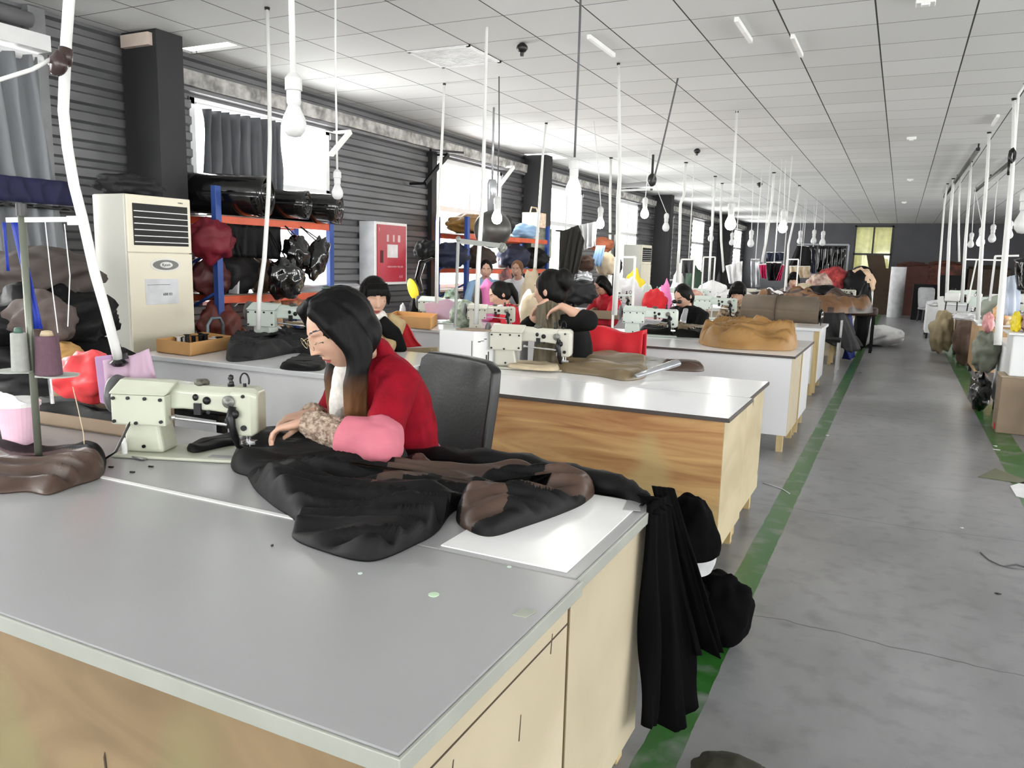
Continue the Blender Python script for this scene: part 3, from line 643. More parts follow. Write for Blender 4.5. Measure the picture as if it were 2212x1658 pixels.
def head_mesh(nu=120, nv=96, detail=True):
    "face towards -y, centre at the origin, chin at z -.115; slots: skin, lips, brow"
    m = MB(); vs = []; fs = []; mi = []
    for i in range(nv+1):
        t = PI*min(max(i/nv, .006), .994)
        for j in range(nu):
            a = 2*PI*j/nu; sx, sy, sz = math.sin(t)*math.sin(a), -math.sin(t)*math.cos(a), math.cos(t)
            x, y, z = sx*.076, sy*.096, sz*.118
            if z < 0:
                k = min(1, -z/.118); x *= 1-.30*k**1.6
                if y > 0: y *= 1-.62*k**1.1; z *= 1-.15*(y/.09)
                else: y *= 1+.02*k
            if y > 0: x *= 1.03
            if y < 0:
                fr = min(1, -sy*1.6) if sy < 0 else 0; d = 0
                y *= 1-.06*(1-abs(z)/.118)*0
                nb = 0
                if -.034 < z < .03: nb = .006+.019*((.03-z)/.055)**1.3 if z > -.024 else .024*max(0, (z+.034)/.010)
                d += nb*g(x, .0085+.006*max(0, (.02-z)/.05))
                d += .004*(g(abs(x)-.012, .006)*g(z+.026, .007))
                d -= .011*g(abs(x)-.031, .018)*g(z-.016, .013)
                d += .007*g(abs(x)-.031, .013)*g(z-.013, .009)
                d += .005*g(abs(x)-.026, .022)*g(z-.036, .008)
                d += .006*g(x, .024)*g(z+.055, .006)+.0065*g(x, .020)*g(z+.068, .006)
                d -= .0035*g(x, .022)*g(z+.0615, .0022)
                d -= .003*g(x, .004)*g(z+.044, .006)
                d += .006*g(x, .024)*g(z+.096, .014)
                d += .005*g(abs(x)-.046, .018)*g(z+.012, .022)
                d += .004*g(x, .05)*g(z-.06, .04)
                y -= d*fr
            vs.append(V(x, y, z))
    for i in range(nv):
        for j in range(nu): a = i*nu+j; b = i*nu+(j+1) % nu; fs.append((a, b, b+nu, a+nu))
    fs.append(tuple(range(nu))); fs.append(tuple(reversed(range(nv*nu, (nv+1)*nu))))
    m.add(vs, fs)
    for i, f in enumerate(m.f):
        c = sum((m.v[j] for j in f), Vector())/len(f); x = abs(c.x); z = c.z
        if c.y < -.03:
            hw = .024
            if x < hw and -.0725+.010*(x/hw)**2 < z < -.0515-.008*(x/hw)**2+.002*g(x-.007, .005): m.m[i] = 1
            bz = .0395+.004*math.sin((x-.012)/.036*PI*.8)
            if .011 < x < .050 and abs(z-bz) < .0030*(1-.5*(x-.011)/.04): m.m[i] = 2
            lz = .0035-.5*(x-.031)**2*12
            if .015 < x < .048 and abs(z-(.0065-7*(x-.031)**2)) < .0016: m.m[i] = 2
            if .006 < x < .0115 and abs(z+.031) < .0025: m.m[i] = 2
    for s in (1, -1):                                                   # ears
        e = MB(); e.ell((s*.078, .012, -.002), (.008, .018, .030), Matrix.Rotation(s*-.25, 3, 'Z') @ Matrix.Rotation(.2, 3, 'X'), 12, 10); m.join(e)
    return m
def xform(mb, M_):
    o = MB(); o.v = [M_ @ p for p in mb.v]; o.f = list(mb.f); o.m = list(mb.m); return o
def hand_mesh(wrist, direc, palm_n, side=1, curl=.5, spread=.12, sc=1.0, thumb=.6):
    "wrist -> fingers along direc; palm faces palm_n; side=+1 puts the thumb on direc x palm side"
    d = Vector(direc).normalized(); n = Vector(palm_n); n = (n-d*n.dot(d)).normalized(); s = d.cross(n).normalized()*side
    B = Matrix((s, d, n)).transposed(); w = Vector(wrist); m = MB()
    def P(x, y, z): return w + B @ (Vector((x, y, z))*sc)
    m.tube([P(0, -.02, 0), P(0, .0, 0), P(.002, .03, .002), P(.0, .06, .003), P(0, .088, .002)], [(.023*sc, .017*sc), (.025*sc, .016*sc), (.036*sc, .016*sc), (.040*sc, .0145*sc), (.036*sc, .011*sc)], 14, up=B @ Vector((0, 0, 1)))
    for k, (x, L0, r) in enumerate(((.027, .068, .0085), (.009, .076, .0088), (-.010, .070, .0083), (-.028, .054, .0075))):
        a = spread*(x/.027); cu = curl*(1+.12*((k*7) % 3-1)); p = V(x, .083-.004*abs(k-1), .001); pts = [V(x*.9, .06, 0), p]; ang = 0; q = p
        for seg, lf in enumerate((.45, .32, .23)):
            ang += cu*(.75, 1.0, .7)[seg]; q = q+V(math.sin(a)*math.cos(ang), math.cos(a)*math.cos(ang), math.sin(ang))*L0*lf; pts.append(q)
        m.tube([P(*u) for u in pts], [r*sc*1.05, r*sc*1.05, r*sc, r*sc*.92, r*sc*.72], 10)
    c = thumb; pts = [V(.015, .015, .004), V(.034, .032, .010), V(.050, .052, .014+.01*c), V(.054-.012*c, .074, .020+.018*c), V(.050-.022*c, .09, .026+.02*c)]
    m.tube([P(*u) for u in pts], [.013*sc, .0125*sc, .0105*sc, .0095*sc, .0075*sc], 10)
    return m
def lerp(a, b, t): return Vector(a).lerp(Vector(b), t)
def elbow(sh, wr, L1, L2, hint):
    d = wr-sh; D = min(d.length, (L1+L2)*.995); u = d.normalized(); a = (L1*L1-L2*L2+D*D)/(2*D); h = math.sqrt(max(0, L1*L1-a*a)); q = Vector(hint); q = (q-u*q.dot(u)).normalized(); return sh+u*a+q*h
def person(label, pelvis, neck, head, face, up=(0, 0, 1), shw=.165, hands=None, facing=None, vox=.008, hair='short', colours=None, hand_dirs=None, hints=None, sleeves=True, grp=None, seated=True, tilt=0, hsc=1.0, curl=.55, armlen=(.28, .24), collar=None, torso_k=1.0, legs=True, hairfun=None, sleeve_end=.86, headn=(72, 56)):
    "pelvis, neck base and head centre are points; face and facing are directions; hands = (left wrist, right wrist)"
    pel = Vector(pelvis); nk = Vector(neck); hd = Vector(head); fd = Vector(facing).normalized(); fd.z = 0; fd.normalize(); lf = Vector((0, 0, 1)).cross(fd)      # left of the person
    t = thing('person', label, 'person', (pel.x, pel.y, 0), grp)
    sp = (nk-pel).normalized(); fwd = (fd-sp*fd.dot(sp)).normalized()
    def ring(c, a, b, n=24, ax=None, back=0): return [c+lf*math.cos(q*2*PI/n)*a+(ax or fwd)*(math.sin(q*2*PI/n)*b) for q in range(n)]
    def torso(k, e=0):
        L_ = (nk-pel).length; rows = [(-.10, .16, .12), (-.02, .175, .13), (.12, .165, .125), (.32, .14, .108), (.52, .15, .118), (.70, .165, .118), (.84, .17, .098), (.93, .13, .075), (1.0, .062, .055)]
        sc = shw/.165; return [ring(pel+sp*(L_*q)-fwd*(.012*math.sin(q*PI)*2), (a*k*sc+e), (b*k+e)) for q, a, b in rows]
    hdir = Vector(face).normalized(); hup = Vector(up); hup = (hup-hdir*hup.dot(hdir)).normalized(); hx = hup.cross(-hdir).normalized()
    if tilt: 
        Rt = Matrix.Rotation(tilt, 3, hdir); hup = Rt @ hup; hx = Rt @ hx
    HM = Matrix.Translation(hd) @ Matrix((hx, -hdir, hup)).transposed().to_4x4() @ Matrix.Scale(hsc, 4)
    b = MB(); b.loft(torso(.9*torso_k))
    nt = HM @ V(0, .018, -.06)
    b.tube([nk-sp*.05, nk, lerp(nk, nt, .5), nt], [.066, .058, .050, .049], 14)
    wr = hands; sh = [nk-sp*.075+lf*shw*1.0, nk-sp*.075-lf*shw*1.0]; hints = hints or [lf*.6-Vector((0, 0, 1)), -lf*.6-Vector((0, 0, 1))]; el = []
    arms = MB(); sl = MB()
    for i in (0, 1):
        w = Vector(wr[i]); e = elbow(sh[i], w, *armlen, hints[i]); el.append(e); hdn = hand_dirs[i] if hand_dirs else ((w-e).normalized(), (0, 0, -1))
        a = [(sh[i]+(nk-sh[i])*.25, .05), (sh[i], .05), (lerp(sh[i], e, .5), .044), (e, .037), (lerp(e, w, .35), .037), (w, .025)]
        b.tube([p for p, r in a], [r for p, r in a], 14)
        b.join(hand_mesh(w, hdn[0], hdn[1], 1 if i else -1, curl, sc=.96))
        # sleeve: shoulder to short of the wrist
        w2 = lerp(e, w, sleeve_end)
        sl.tube([sh[i]+(nk-sh[i])*.45, sh[i], lerp(sh[i], e, .5), e, lerp(e, w2, .5), w2], [.06, .066, .061, .060, .054, .047], 16); sl.ell(e, (.061, .061, .061), None, 16, 12)
        if seated and legs:
            hp = pel+lf*(.09 if i == 0 else -.09); kn = hp+fd*.40+Vector((0, 0, .0)); kn.z = pel.z+.02; an = kn-fd*.03; an.z = .09
            b.tube([hp, lerp(hp, kn, .5), kn, lerp(kn, an, .4), an], [.085, .075, .056, .05, .036], 12); b.tube([an, an+fd*.05-Vector((0, 0, .045)), an+fd*.16-Vector((0, 0, .06))], [.036, .036, .026], 10)
    rm = remeshed(b, vox, 3)
    body = MB(); body.join(rm); hm = xform(head_mesh(*headn), HM); k = len(body.v); body.v += hm.v; body.f += [tuple(i+k for i in f) for f in hm.f]; body.m += hm.m
    body.build('body', [M_skin, M_lips, M_brow], t, smooth=True)
    # garments
    c = colours or {}
    top = MB(); top.loft(torso(1.0*torso_k, .016)); top.join(sl)
    top.tube([nk-sp*.05, nk+sp*.01, lerp(nk, nt, .3)], [.085, .074, .064], 16)
    tm = remeshed(top, vox*1.15, 4, disp=.007, dscale=9, seed=pel.x*3)
    top_o = tm.build(c.get('top_name', 'sweater'), c.get('top', M_black), t, smooth=True)
    if seated and legs:
        tr = MB()
        for i in (0, 1):
            hp = pel+lf*(.09 if i == 0 else -.09); kn = hp+fd*.40; kn.z = pel.z+.02; an = kn-fd*.03; an.z = .11
            tr.tube([hp, lerp(hp, kn, .5), kn, lerp(kn, an, .4), an], [.105, .092, .070, .062, .052], 12)
            so = MB(); so.tube([an-Vector((0, 0, .03)), an+fd*.05-Vector((0, 0, .055)), an+fd*.18-Vector((0, 0, .075))], [.045, .045, .033], 12); so.build('shoe', mat('dark_shoe', (40, 38, 38), .6), t, smooth=True)
        tr.loft([ring(pel+V(0, 0, z), a, bb) for z, a, bb in ((-.09, .15, .13), (.0, .19, .15), (.1, .17, .135))])
        remeshed(tr, .014, 3, disp=.005, dscale=8).build('trousers', c.get('trousers', mat('dark_trousers', (44, 44, 50), .8)), t, smooth=True)
    hm_ = hairfun(HM) if hairfun else hair_cap(HM, hair)
    hm_.build('hair', c.get('hair', M_hair), t, smooth=True)
    return t, dict(HM=HM, nk=nk, sh=sh, el=el, lf=lf, fd=fd, sp=sp, fwd=fwd, pel=pel, ring=ring, torso=torso, wr=wr)
def hair_cap(HM, kind, vox=.006):
    m = MB(); m.ell((0, .016, .022), (.086, .100, .108), None, 28, 20)
    if kind in ('short', 'bangs'): m.ell((0, .045, -.03), (.080, .066, .085), None, 20, 14)
    if kind == 'bangs':
        for k in range(-3, 4): m.tube([V(k*.016, -.05, .10), V(k*.019, -.088, .075), V(k*.021, -.098, .048-.003*abs(k))], [.016, .014, .007], 8)
        for s in (1, -1): m.tube([V(s*.06, -.04, .08), V(s*.077, -.055, .03), V(s*.078, -.05, -.03)], [.018, .014, .007], 8)
    if kind == 'bun': m.ell((0, .105, .055), (.062, .05, .066), None, 20, 14); m.ell((0, .045, -.015), (.078, .06, .07), None, 20, 14)
    if kind == 'tail': m.tube([V(0, .09, .05), V(0, .125, .03), V(0, .13, -.06), V(0, .11, -.16)], [.03, .036, .034, .012], 12); m.ell((0, .045, -.01), (.078, .06, .07), None, 20, 14)
    if kind == 'long':
        m.ell((0, .045, -.03), (.084, .07, .10), None, 20, 14)
        for s in (1, -1): m.tube([V(s*.045, -.03, .09), V(s*.08, -.01, .03), V(s*.088, .0, -.05), V(s*.082, .0, -.15), V(s*.07, .0, -.25)], [.03, .034, .034, .036, .018], 12)
    r = remeshed(m, vox, 4, disp=.003, dscale=30, dirx=(1, 1, .15)); return xform(r, HM)
M_red = mat('deep_red_wool', (132, 12, 30), .9, 0, .18, 14, bump=.25, bscale=160, spec=.15)
M_redbright = mat('bright_red_knit', (196, 24, 44), .8, 0, .12, 10, bump=.2, bscale=120)
M_pinksl = mat('pink_oversleeve', (192, 106, 122), .75, 0, .08, 8, bump=.15, bscale=30)
M_knit = mat('speckled_knit_cuff', (196, 176, 158), .95, 0, .1, 70, rgb2=(118, 96, 82), bump=1.0, bscale=110)
M_apron = mat('mauve_apron', (206, 150, 172), .8, 0, .06, 6)
M_blackcl = mat('black_cotton', (12, 12, 13), .85, 0, .2, 6, spec=.2)
# --- the woman at the nearest machine
PEL = V(-1.56, 2.37, .5); NK = V(-1.605, 2.175, 1.075); HD = V(-1.635, 2.055, 1.168)
fdir = V(-.38, -.92, 0)
hdir_ = V(-.46, -.76, -.46)
WL = V(-1.625, 1.865, .895); WR = V(-1.77, 2.06, .875)
def main_hair(HM):
    m = MB(); m.ell((0, .018, .024), (.088, .103, .110), None, 30, 22); m.ell((0, .05, -.03), (.084, .07, .10), None, 20, 14)
    # centre-swept front locks rising off the forehead, then falling both sides
    for s in (1, -1):
        for k in range(6):
            u = k/5
            m.tube([V(s*.010, -.035+.03*u, .118), V(s*(.05), -.062+.05*u, .098), V(s*.078, -.048+.06*u, .045), V(s*.088, -.030+.055*u, -.03), V(s*.086, -.022+.05*u, -.12), V(s*(.078-.01*u), -.018+.05*u, -.22), V(s*(.066), -.012+.05*u, -.31), V(s*.058, -.012+.045*u, -.37-.03*(k % 3))],
                   [.016, .022, .021, .020, .021, .020, .016, .006], 9)
    r = remeshed(m, .005, 3, disp=.0035, dscale=34, dirx=(1, 1, .1))
    # below the jaw the long lengths hang straight down from the bowed head
    out = xform(r, HM); piv = HM @ V(0, .02, -.06)
    Ri = HM.to_3x3().normalized(); up = Ri @ V(0, 0, 1); dn = Vector((0, 0, -1))
    q = (-up).rotation_difference((dn*.93+fdir*.06+(-up)*.12).normalized())
    inv = HM.inverted()
    for i, p in enumerate(out.v):
        l = inv @ p
        if l.z < -.03:
            w = min(1, (-.03-l.z)/.12); w = w*w*(3-2*w); a = HM @ V(l.x, l.y, -.03); out.v[i] = p.lerp(a+(q.to_matrix() @ (p-a)), w)
    return out
M_hairlong = hair_mat('black_hair_brown_ends', (8, 7, 8), (138, 98, 66), .86, 1.04)
T, I = person('woman in red sweater with pink oversleeves bending over the nearest sewing machine', PEL, NK, HD, hdir_, facing=fdir, shw=.155, hands=(WL, WR), vox=.0055, hair='long', headn=(168, 140),
    colours=dict(top=M_red, hair=M_hairlong), hand_dirs=((V(-.80, -.50, -.22), V(-.1, -.25, -.95)), (V(-.7, -.65, -.15), V(0, 0, -1))), hints=(V(.9, .0, -.45), V(-.5, .5, -.8)), hairfun=main_hair, armlen=(.275, .245), sleeve_end=.2, curl=.62, hsc=1.06)
for i in (0, 1):
    e, w, s = I['el'][i], Vector(I['wr'][i]), I['sh'][i]
    a = lerp(s, e, .72); b_ = lerp(e, w, .50)
    m = MB(); m.tube([a, lerp(a, e, .5), e, lerp(e, b_, .5), b_], [.060, .073, .077, .072, .060], 24); m.ell(e, (.078, .078, .078), None, 20, 14)
    remeshed(m, .006, 5, disp=.007, dscale=11, seed=i).build('oversleeve', M_pinksl, T, smooth=True)
    m = MB(); c0 = lerp(e, w, .45); c1 = lerp(e, w, 1.02); m.tube([c0, lerp(c0, c1, .4), lerp(c0, c1, .8), c1], [.046, .046, .042, .031], 24)
    remeshed(m, .004, 2, disp=.006, dscale=55, seed=i+4).build('knit_cuff', M_knit, T, smooth=True)
# apron: bib, waist band and pale scarf at the throat
m = MB(); tr = I['torso'](1.0, .027); n = 24; rows = tr[1:4]
m.loft([r for r in rows], cap=True); m.build('apron', M_apron, T, smooth=True)
pelv, spv, lfv, fwv = I['pel'], I['sp'], I['lf'], I['fwd']
m = MB(); m.wall([pelv+spv*.26-lfv*.13+fwv*.145, pelv+spv*.26+lfv*.16+fwv*.13], [pelv-lfv*.16+fwv*.30+V(0, 0, .09), pelv+lfv*.22+fwv*.26+V(0, 0, .09)], .012, 4, 8, .004, 3); m.build('apron_skirt', M_apron, T, smooth=True)
M_scarf = mat('white_lace_scarf', (226, 222, 216), .9, 0, .1, 30, bump=.6, bscale=60)
m = MB(); hp = HD; m.tube([NK+fwv*.07+V(0, 0, .03), NK+fwv*.10-V(0, 0, .03), NK+fwv*.125-V(0, 0, .11), NK+fwv*.14-V(0, 0, .20)], [.034, .040, .032, .012], 14)
remeshed(m, .006, 2, disp=.006, dscale=22).build('scarf', M_scarf, T, smooth=True)
HMm = I['HM']
m = MB()
for s in (1, -1):
    m.tube([HMm @ (V(s*.031, -.112, .012)+V(math.cos(a)*.022, 0, math.sin(a)*.017)) for a in [i/20*2*PI for i in range(21)]], .0011, 6)
m.tube([HMm @ V(-.010, -.113, .014), HMm @ V(0, -.116, .017), HMm @ V(.010, -.113, .014)], .0011, 6)
for s in (1, -1): m.tube([HMm @ V(s*.052, -.108, .015), HMm @ V(s*.074, -.06, .012), HMm @ V(s*.081, .0, .010)], .0011, 6)
m.build('glasses', mat('thin_gold_wire', (190, 176, 140), .3, .8), T, smooth=True)
m = MB(); m.ell(HMm @ V(.0, .02, .136), (.018, .010, .008)); m.build('hair_clip', mat('dark_green_clip', (52, 64, 58), .3), T, smooth=True)

# --- chairs
M_leather = mat('black_leather', (12, 12, 13), .42, 0, .15, 5, bump=.08, bscale=60)
def chair(label, loc, face, group=None, h=1.0, w=.46, material=None, seat=.40):
    mt = material or M_leather; t = local('padded_chair', label, 'chair', group)
    m = MB(); m.bb(-w/2, w/2, -.22, .2, seat-.06, seat); m.build('seat', mt, t, bevel=.02, seg=3)
    m = MB(); rows = []
    for z, y, hw in ((seat-.02, .20, w/2-.02), (seat+.15, .215, w/2), (h-.12, .265, w/2+.01), (h-.03, .28, w/2), (h, .285, w/2-.05)):
        rows.append([V(x*hw, y+.03*(x*x)*-1+d, z) for x, d in ((-1, 0), (-.5, 0), (0, 0), (.5, 0), (1, 0), (1, .05), (.5, .055), (0, .055), (-.5, .055), (-1, .05))])
    m.loft(rows); m.build('backrest', mt, t, bevel=.012, seg=3, smooth=True)
    for sx in (-1, 1):
        for sy in (-1, 1): m = MB(); m.bar((sx*(w/2-.04), sy*.18, seat-.05), (sx*(w/2-.02), sy*.2, 0), .03); m.build('leg', M_dkmetal, t)
    put(t, loc, math.atan2(face[0], -face[1])); return t
chair('black leather chair with a high padded back behind the woman in red', (-1.64, 2.40, 0), (-.40, -.9), h=1.03, w=.48)
# ------------------------------------------------------------------ cloth and small things on the first two rows
M_blk = mat('black_coat_fabric', (9, 9, 10), .6, 0, .25, 5, bump=.15, bscale=25, spec=.22)
M_brn = mat('brown_lining_fabric', (66, 48, 38), .45, 0, .2, 5, bump=.12, bscale=25)
M_grycl = mat('charcoal_fabric', (36, 36, 38), .6, 0, .2, 5, bump=.12, bscale=25, spec=.3)
M_kraft = mat('kraft_brown_paper_cloth', (150, 112, 62), .55, 0, .2, 4, bump=.1)
M_tan = mat('olive_brown_leather', (112, 96, 70), .4, 0, .15, 4, bump=.08)
M_orngcard = mat('orange_cardboard', (204, 156, 98), .7, 0, .08, 4)
M_card = mat('brown_cardboard', (138, 120, 100), .75, 0, .08, 4)
M_coral = mat('coral_plastic_bag', (236, 74, 78), .45, 0, .08, 5)
M_lilac = mat('lilac_cloth', (188, 160, 180), .8, 0, .06, 5, bump=.1)
M_violet = mat('violet_cloth', (176, 140, 178), .8, 0, .06, 5)
M_redcl = mat('red_cloth', (206, 26, 40), .7, 0, .1, 5, bump=.12, bscale=20)
M_blue = mat('blue_steel', (28, 66, 140), .45, .1, .1, 6)
M_bluerib = mat('blue_ribbon', (20, 46, 150), .6, 0, .1, 6)
M_orange = mat('orange_steel_beam', (202, 82, 44), .45, .1, .12, 8)
M_shiny = mat('black_glossy_film', (12, 12, 13), .12, 0, .3, 6, coat=.5, bump=.3, bscale=12)
M_silver = mat('silver_film', (176, 178, 182), .25, .5, .1, 6)
M_wht = mat('white_cloth', (226, 226, 228), .8, 0, .05, 6, bump=.1)
M_lblue = mat('light_blue_cloth', (140, 172, 204), .8, 0, .1, 6)
M_dkbl = mat('navy_cloth', (26, 32, 56), .75, 0, .15, 6)
M_beige = mat('beige_cloth', (196, 180, 152), .8, 0, .1, 6)
M_green = mat('dark_green_cloth', (38, 66, 48), .7, 0, .1)
M_yellow = mat('yellow_bag', (230, 208, 40), .5, 0, .08)
M_hotpink = mat('bright_pink_cloth', (236, 130, 190), .6, 0, .1)
M_magenta = mat('magenta_cloth', (200, 30, 96), .6, 0, .1)
def inpoly(p, poly):
    c = False; n = len(poly)
    for i in range(n):
        (x1, y1), (x2, y2) = poly[i], poly[(i+1) % n]
        if (y1 > p[1]) != (y2 > p[1]) and p[0] < (x2-x1)*(p[1]-y1)/(y2-y1)+x1: c = not c
    return c
def pxz(l, z=.752): return [(lambda p: (p.x, p.y))(Pz(a, b, z)) for a, b in l]
# the garment being sewn
o1 = pxz([(532, 1000), (545, 1048), (585, 1088), (640, 1128), (632, 1160), (690, 1188), (800, 1212), (900, 1175), (945, 1148), (985, 1102), (1060, 1085), (1180, 1060), (1150, 1040), (1050, 1035), (950, 1030), (900, 1012), (820, 1000), (740, 990), (660, 985), (590, 975)])
BP1 = pxz([(800, 1085), (930, 1058), (1040, 1078), (1190, 1062), (1160, 1040), (1040, 1030), (930, 1012), (850, 1030)])
mb = heap(o1, (pxz([(640, 1040)])[0], pxz([(1010, 1065)])[0]), .7515, .12, fold=(.85, .30), fs=(2.6, 15), fa=.72, nr=46, n=320, seed=2.3, edge=.045,
          hfun=lambda q: .75+.55*g((q-Pz(880, 1060, .75).to_3d()).length, .28), mats2=lambda c: inpoly((c.x+.01*noise.noise(c*9), c.y), BP1))
simple('coat', mb, [M_blk, M_brn], 'black coat with brown panels heaped on the table in front of the woman', 'coat', smooth=True)
o2 = pxz([(985, 1120), (1010, 1146), (1060, 1160), (1130, 1140), (1210, 1112), (1262, 1088), (1284, 1062), (1240, 1046), (1140, 1052), (1060, 1066), (1005, 1088)])
mb = heap(o2, (pxz([(1045, 1110)])[0], pxz([(1200, 1075)])[0]), .7515, .095, fold=(.8, .5), fs=(3, 15), fa=.65, nr=36, n=220, seed=8.1, edge=.04, mats2=lambda c: inpoly((c.x, c.y), pxz([(985, 1150), (1010, 1100), (1080, 1090), (1100, 1130), (1060, 1150)])) or inpoly((c.x, c.y), pxz([(1120, 1100), (1180, 1062), (1300, 1040), (1290, 1080), (1200, 1100)])))
simple('jacket', mb, [M_blk, M_brn], 'black and brown jacket bunched at the right end of the sewn coat', 'jacket', smooth=True)
# cloth under the hands
mb = heap([(-2.0, 1.98), (-1.75, 1.70), (-1.45, 1.78), (-1.32, 1.95), (-1.42, 2.10), (-1.7, 2.16), (-1.95, 2.12)], ((-1.8, 1.95), (-1.5, 1.95)), .7515, .095, fold=(1, .2), seed=5, nr=18, edge=.07)
simple('coat_sleeve', mb, M_blk, 'black sleeve of cloth bunched under the sewing hands beside the needle', 'sleeve', smooth=True)
# scrap under the machine arm
mb = heap(pxz([(405, 975), (440, 958), (500, 948), (520, 962), (470, 975), (420, 985)]), (pxz([(430, 972)])[0], pxz([(500, 958)])[0]), .764, .03, seed=3, nr=8, n=50, edge=.02)
simple('cloth_scrap', mb, M_blk, 'dark cloth scrap under the arm of the nearest sewing machine', 'scrap', smooth=True)
# dark pile at the left edge of the table
o3 = pxz([(-60, 1050), (60, 1062), (105, 1068), (160, 1050), (215, 1032), (228, 1008), (222, 985), (160, 975), (90, 970), (40, 935), (-60, 930)])
mb = heap(o3, (pxz([(-20, 1005)])[0], pxz([(170, 1010)])[0]), .7515, .13, fold=(1, .3), fs=(2.5, 13), fa=.6, nr=36, n=220, seed=14, edge=.06, hfun=lambda q: .55+.75*g((q-Pz(50, 990, .75)).length, .24), mats2=lambda c: c.y < 1.52 and c.x < -1.8 and noise.noise(Vector((c.x*3, c.y*3, 7))) > .0)
simple('garment_pile', mb, [M_blk, M_brn], 'black and brown garments piled at the left edge of the foreground table', 'garments', smooth=True)
# black strip behind the table edge and coat hanging over the corner
mb = MB(); pts = [V(-1.62, 2.16, .70), V(-1.3, 2.17, .76), V(-1.05, 2.14, .785), V(-.85, 2.13, .775), V(-.68, 2.12, .77), V(-.58, 2.07, .74)]
rings = []
for i in range(41):
    t = i/40*5; a = min(4, int(t)); c = pts[a].lerp(pts[a+1], t-a); rr = .045+.014*noise.noise(V(i*.35, 1, 2))
    rings.append([c+V(0, math.cos(u*2*PI/14)*rr, math.sin(u*2*PI/14)*rr*.75+.008*noise.noise(V(i*.5, u, 0))) for u in range(14)])
mb.loft(rings); mb.wall([(-1.6, 2.15, .70), (-.62, 2.13, .75)], [(-1.6, 2.2, .38), (-.62, 2.2, .35)], .03, 7, 8, .008, 4)
simple('rolled_coat', mb, M_blk, 'black coat lying rolled along the back edge of the sewing table', 'coat', smooth=True)
M_coatblk = mat('matt_black_coat', (7, 7, 8), .9, 0, .2, 5, bump=.1, bscale=25, spec=.05)
mb = MB(); mb.wall([(-.552, 1.985, .765), (-.540, 2.04, .775), (-.535, 2.11, .765)], [(-.530, 1.93, .17), (-.475, 2.03, .12), (-.40, 2.13, .14)], .024, 2, 22, .012, 1, rough=.3, g0=.1)
mb.wall([(-.60, 2.04, .78), (-.54, 2.04, .775)], [(-.532, 1.99, .745), (-.53, 2.11, .74)], .006, 2, 4, .02, 2)
simple('black_coat', mb, M_coatblk, 'black coat hanging over the far right corner of the foreground table down to the aisle', 'coat', smooth=True)
mb = MB(); mb.wall([(-.575, 2.10, .79), (-.53, 2.16, .775)], [(-.44, 2.13, .31), (-.36, 2.20, .29)], .022, 2, 14, .012, 6, g0=.1)
simple('coat_flap', mb, M_coatblk, 'black coat panel flaring toward the aisle behind the hanging coat', 'coat', smooth=True)
# bag and bundles on the floor in the gap
t = thing('duffel_bag', 'black bag with a white band standing beside the wood-fronted table', 'bag', (-.61, 2.74, .25)); lump((-.61, 2.74, .43), (.10, .11, .15), 3, .2).build('body', M_coatblk, t, smooth=True)
mb2 = MB(); rr = []
for z, q in ((.315, .093), (.345, .104), (.375, .108)): rr.append([V(-.61+math.cos(i*2*PI/40)*q, 2.74+math.sin(i*2*PI/40)*q*1.06, z) for i in range(40)])
mb2.loft(rr, cap=False); mb2.build('white_band', mat('grey_white_band', (196, 196, 198), .5, 0, .2, 12), t, smooth=True)
mb = lump((-.66, 2.80, .14), (.14, .16, .15), 12, .25, flatten=.001); simple('folded_cloth', mb, M_coatblk, 'black bundle underneath the bag with the white band', 'bundle', smooth=True)
mb = lump((-.50, 2.86, .13), (.115, .13, .135), 7, .2, flatten=.001); simple('cloth_bundle', mb, M_coatblk, 'black cloth bundle reaching onto the green floor line by the hanging coat', 'bundle', smooth=True)
# dark corner at the bottom of the view
mb = MB(); a = Pz(1560, 1600, .0); mb.prism([V(-.37, 1.74, .001), V(-.25, 1.74, .001), V(-.13, 1.93, .001), V(-.23, 1.99, .001)], (0, 0, .05)); mb = lump(Pz(1585, 1680, .03), (.11, .08, .05), 4, .2, flatten=.001)
simple('canvas_bag', mb, mat('dark_olive', (44, 44, 32), .8), 'dark olive corner of a bag on the aisle floor at the bottom edge', 'bag', smooth=True)

# left foreground: thread stand with two cones
M_stand = mat('grey_green_post', (112, 116, 104), .4, .3, .05)
b0 = Pz(85, 1004, .752); top = V(b0.x, b0.y, 1.30)
t = thing('thread_stand', 'grey post thread stand with two thread cones on its round trays at the left', 'thread stand', (b0.x, b0.y, .752))
m = MB(); m.cyl((b0.x, b0.y, .752), (b0.x, b0.y, 1.51), .0105, 14); m.build('post', M_stand, t, smooth=True)
m = MB(); m.lathe([(.03, 0), (.03, .008), (.014, .014)], (b0.x, b0.y, .752), 18); m.build('base', M_stand, t)
zt = 1.045
for (dx, dy, nm) in ((-.035, -.03, 0), (.075, .035, 1)):
    m = MB(); m.lathe([(.0, -.003), (.05, -.003), (.053, .002), (.048, .001), (.0, .001)], (b0.x+dx, b0.y+dy, zt-.012*nm), 28); m.bar((b0.x, b0.y, zt-.006-.012*nm), (b0.x+dx, b0.y+dy, zt-.006-.012*nm), .012, .006)
    m.build('tray', mat('pale_grey_tray', (184, 188, 180), .4), t, smooth=False)
m = MB(); m.bar((b0.x-.04, b0.y-.02, 1.487), (b0.x+.16, b0.y+.08, 1.495), .008, .014); m.bar((b0.x+.12, b0.y+.06, 1.49), (b0.x+.165, b0.y+.083, 1.492), .014, .026); m.build('guide_arm', M_white, t)
m = MB(); m.cyl((b0.x, b0.y, 1.50), (b0.x, b0.y, 1.535), .014, 14); m.build('cap', M_black, t)
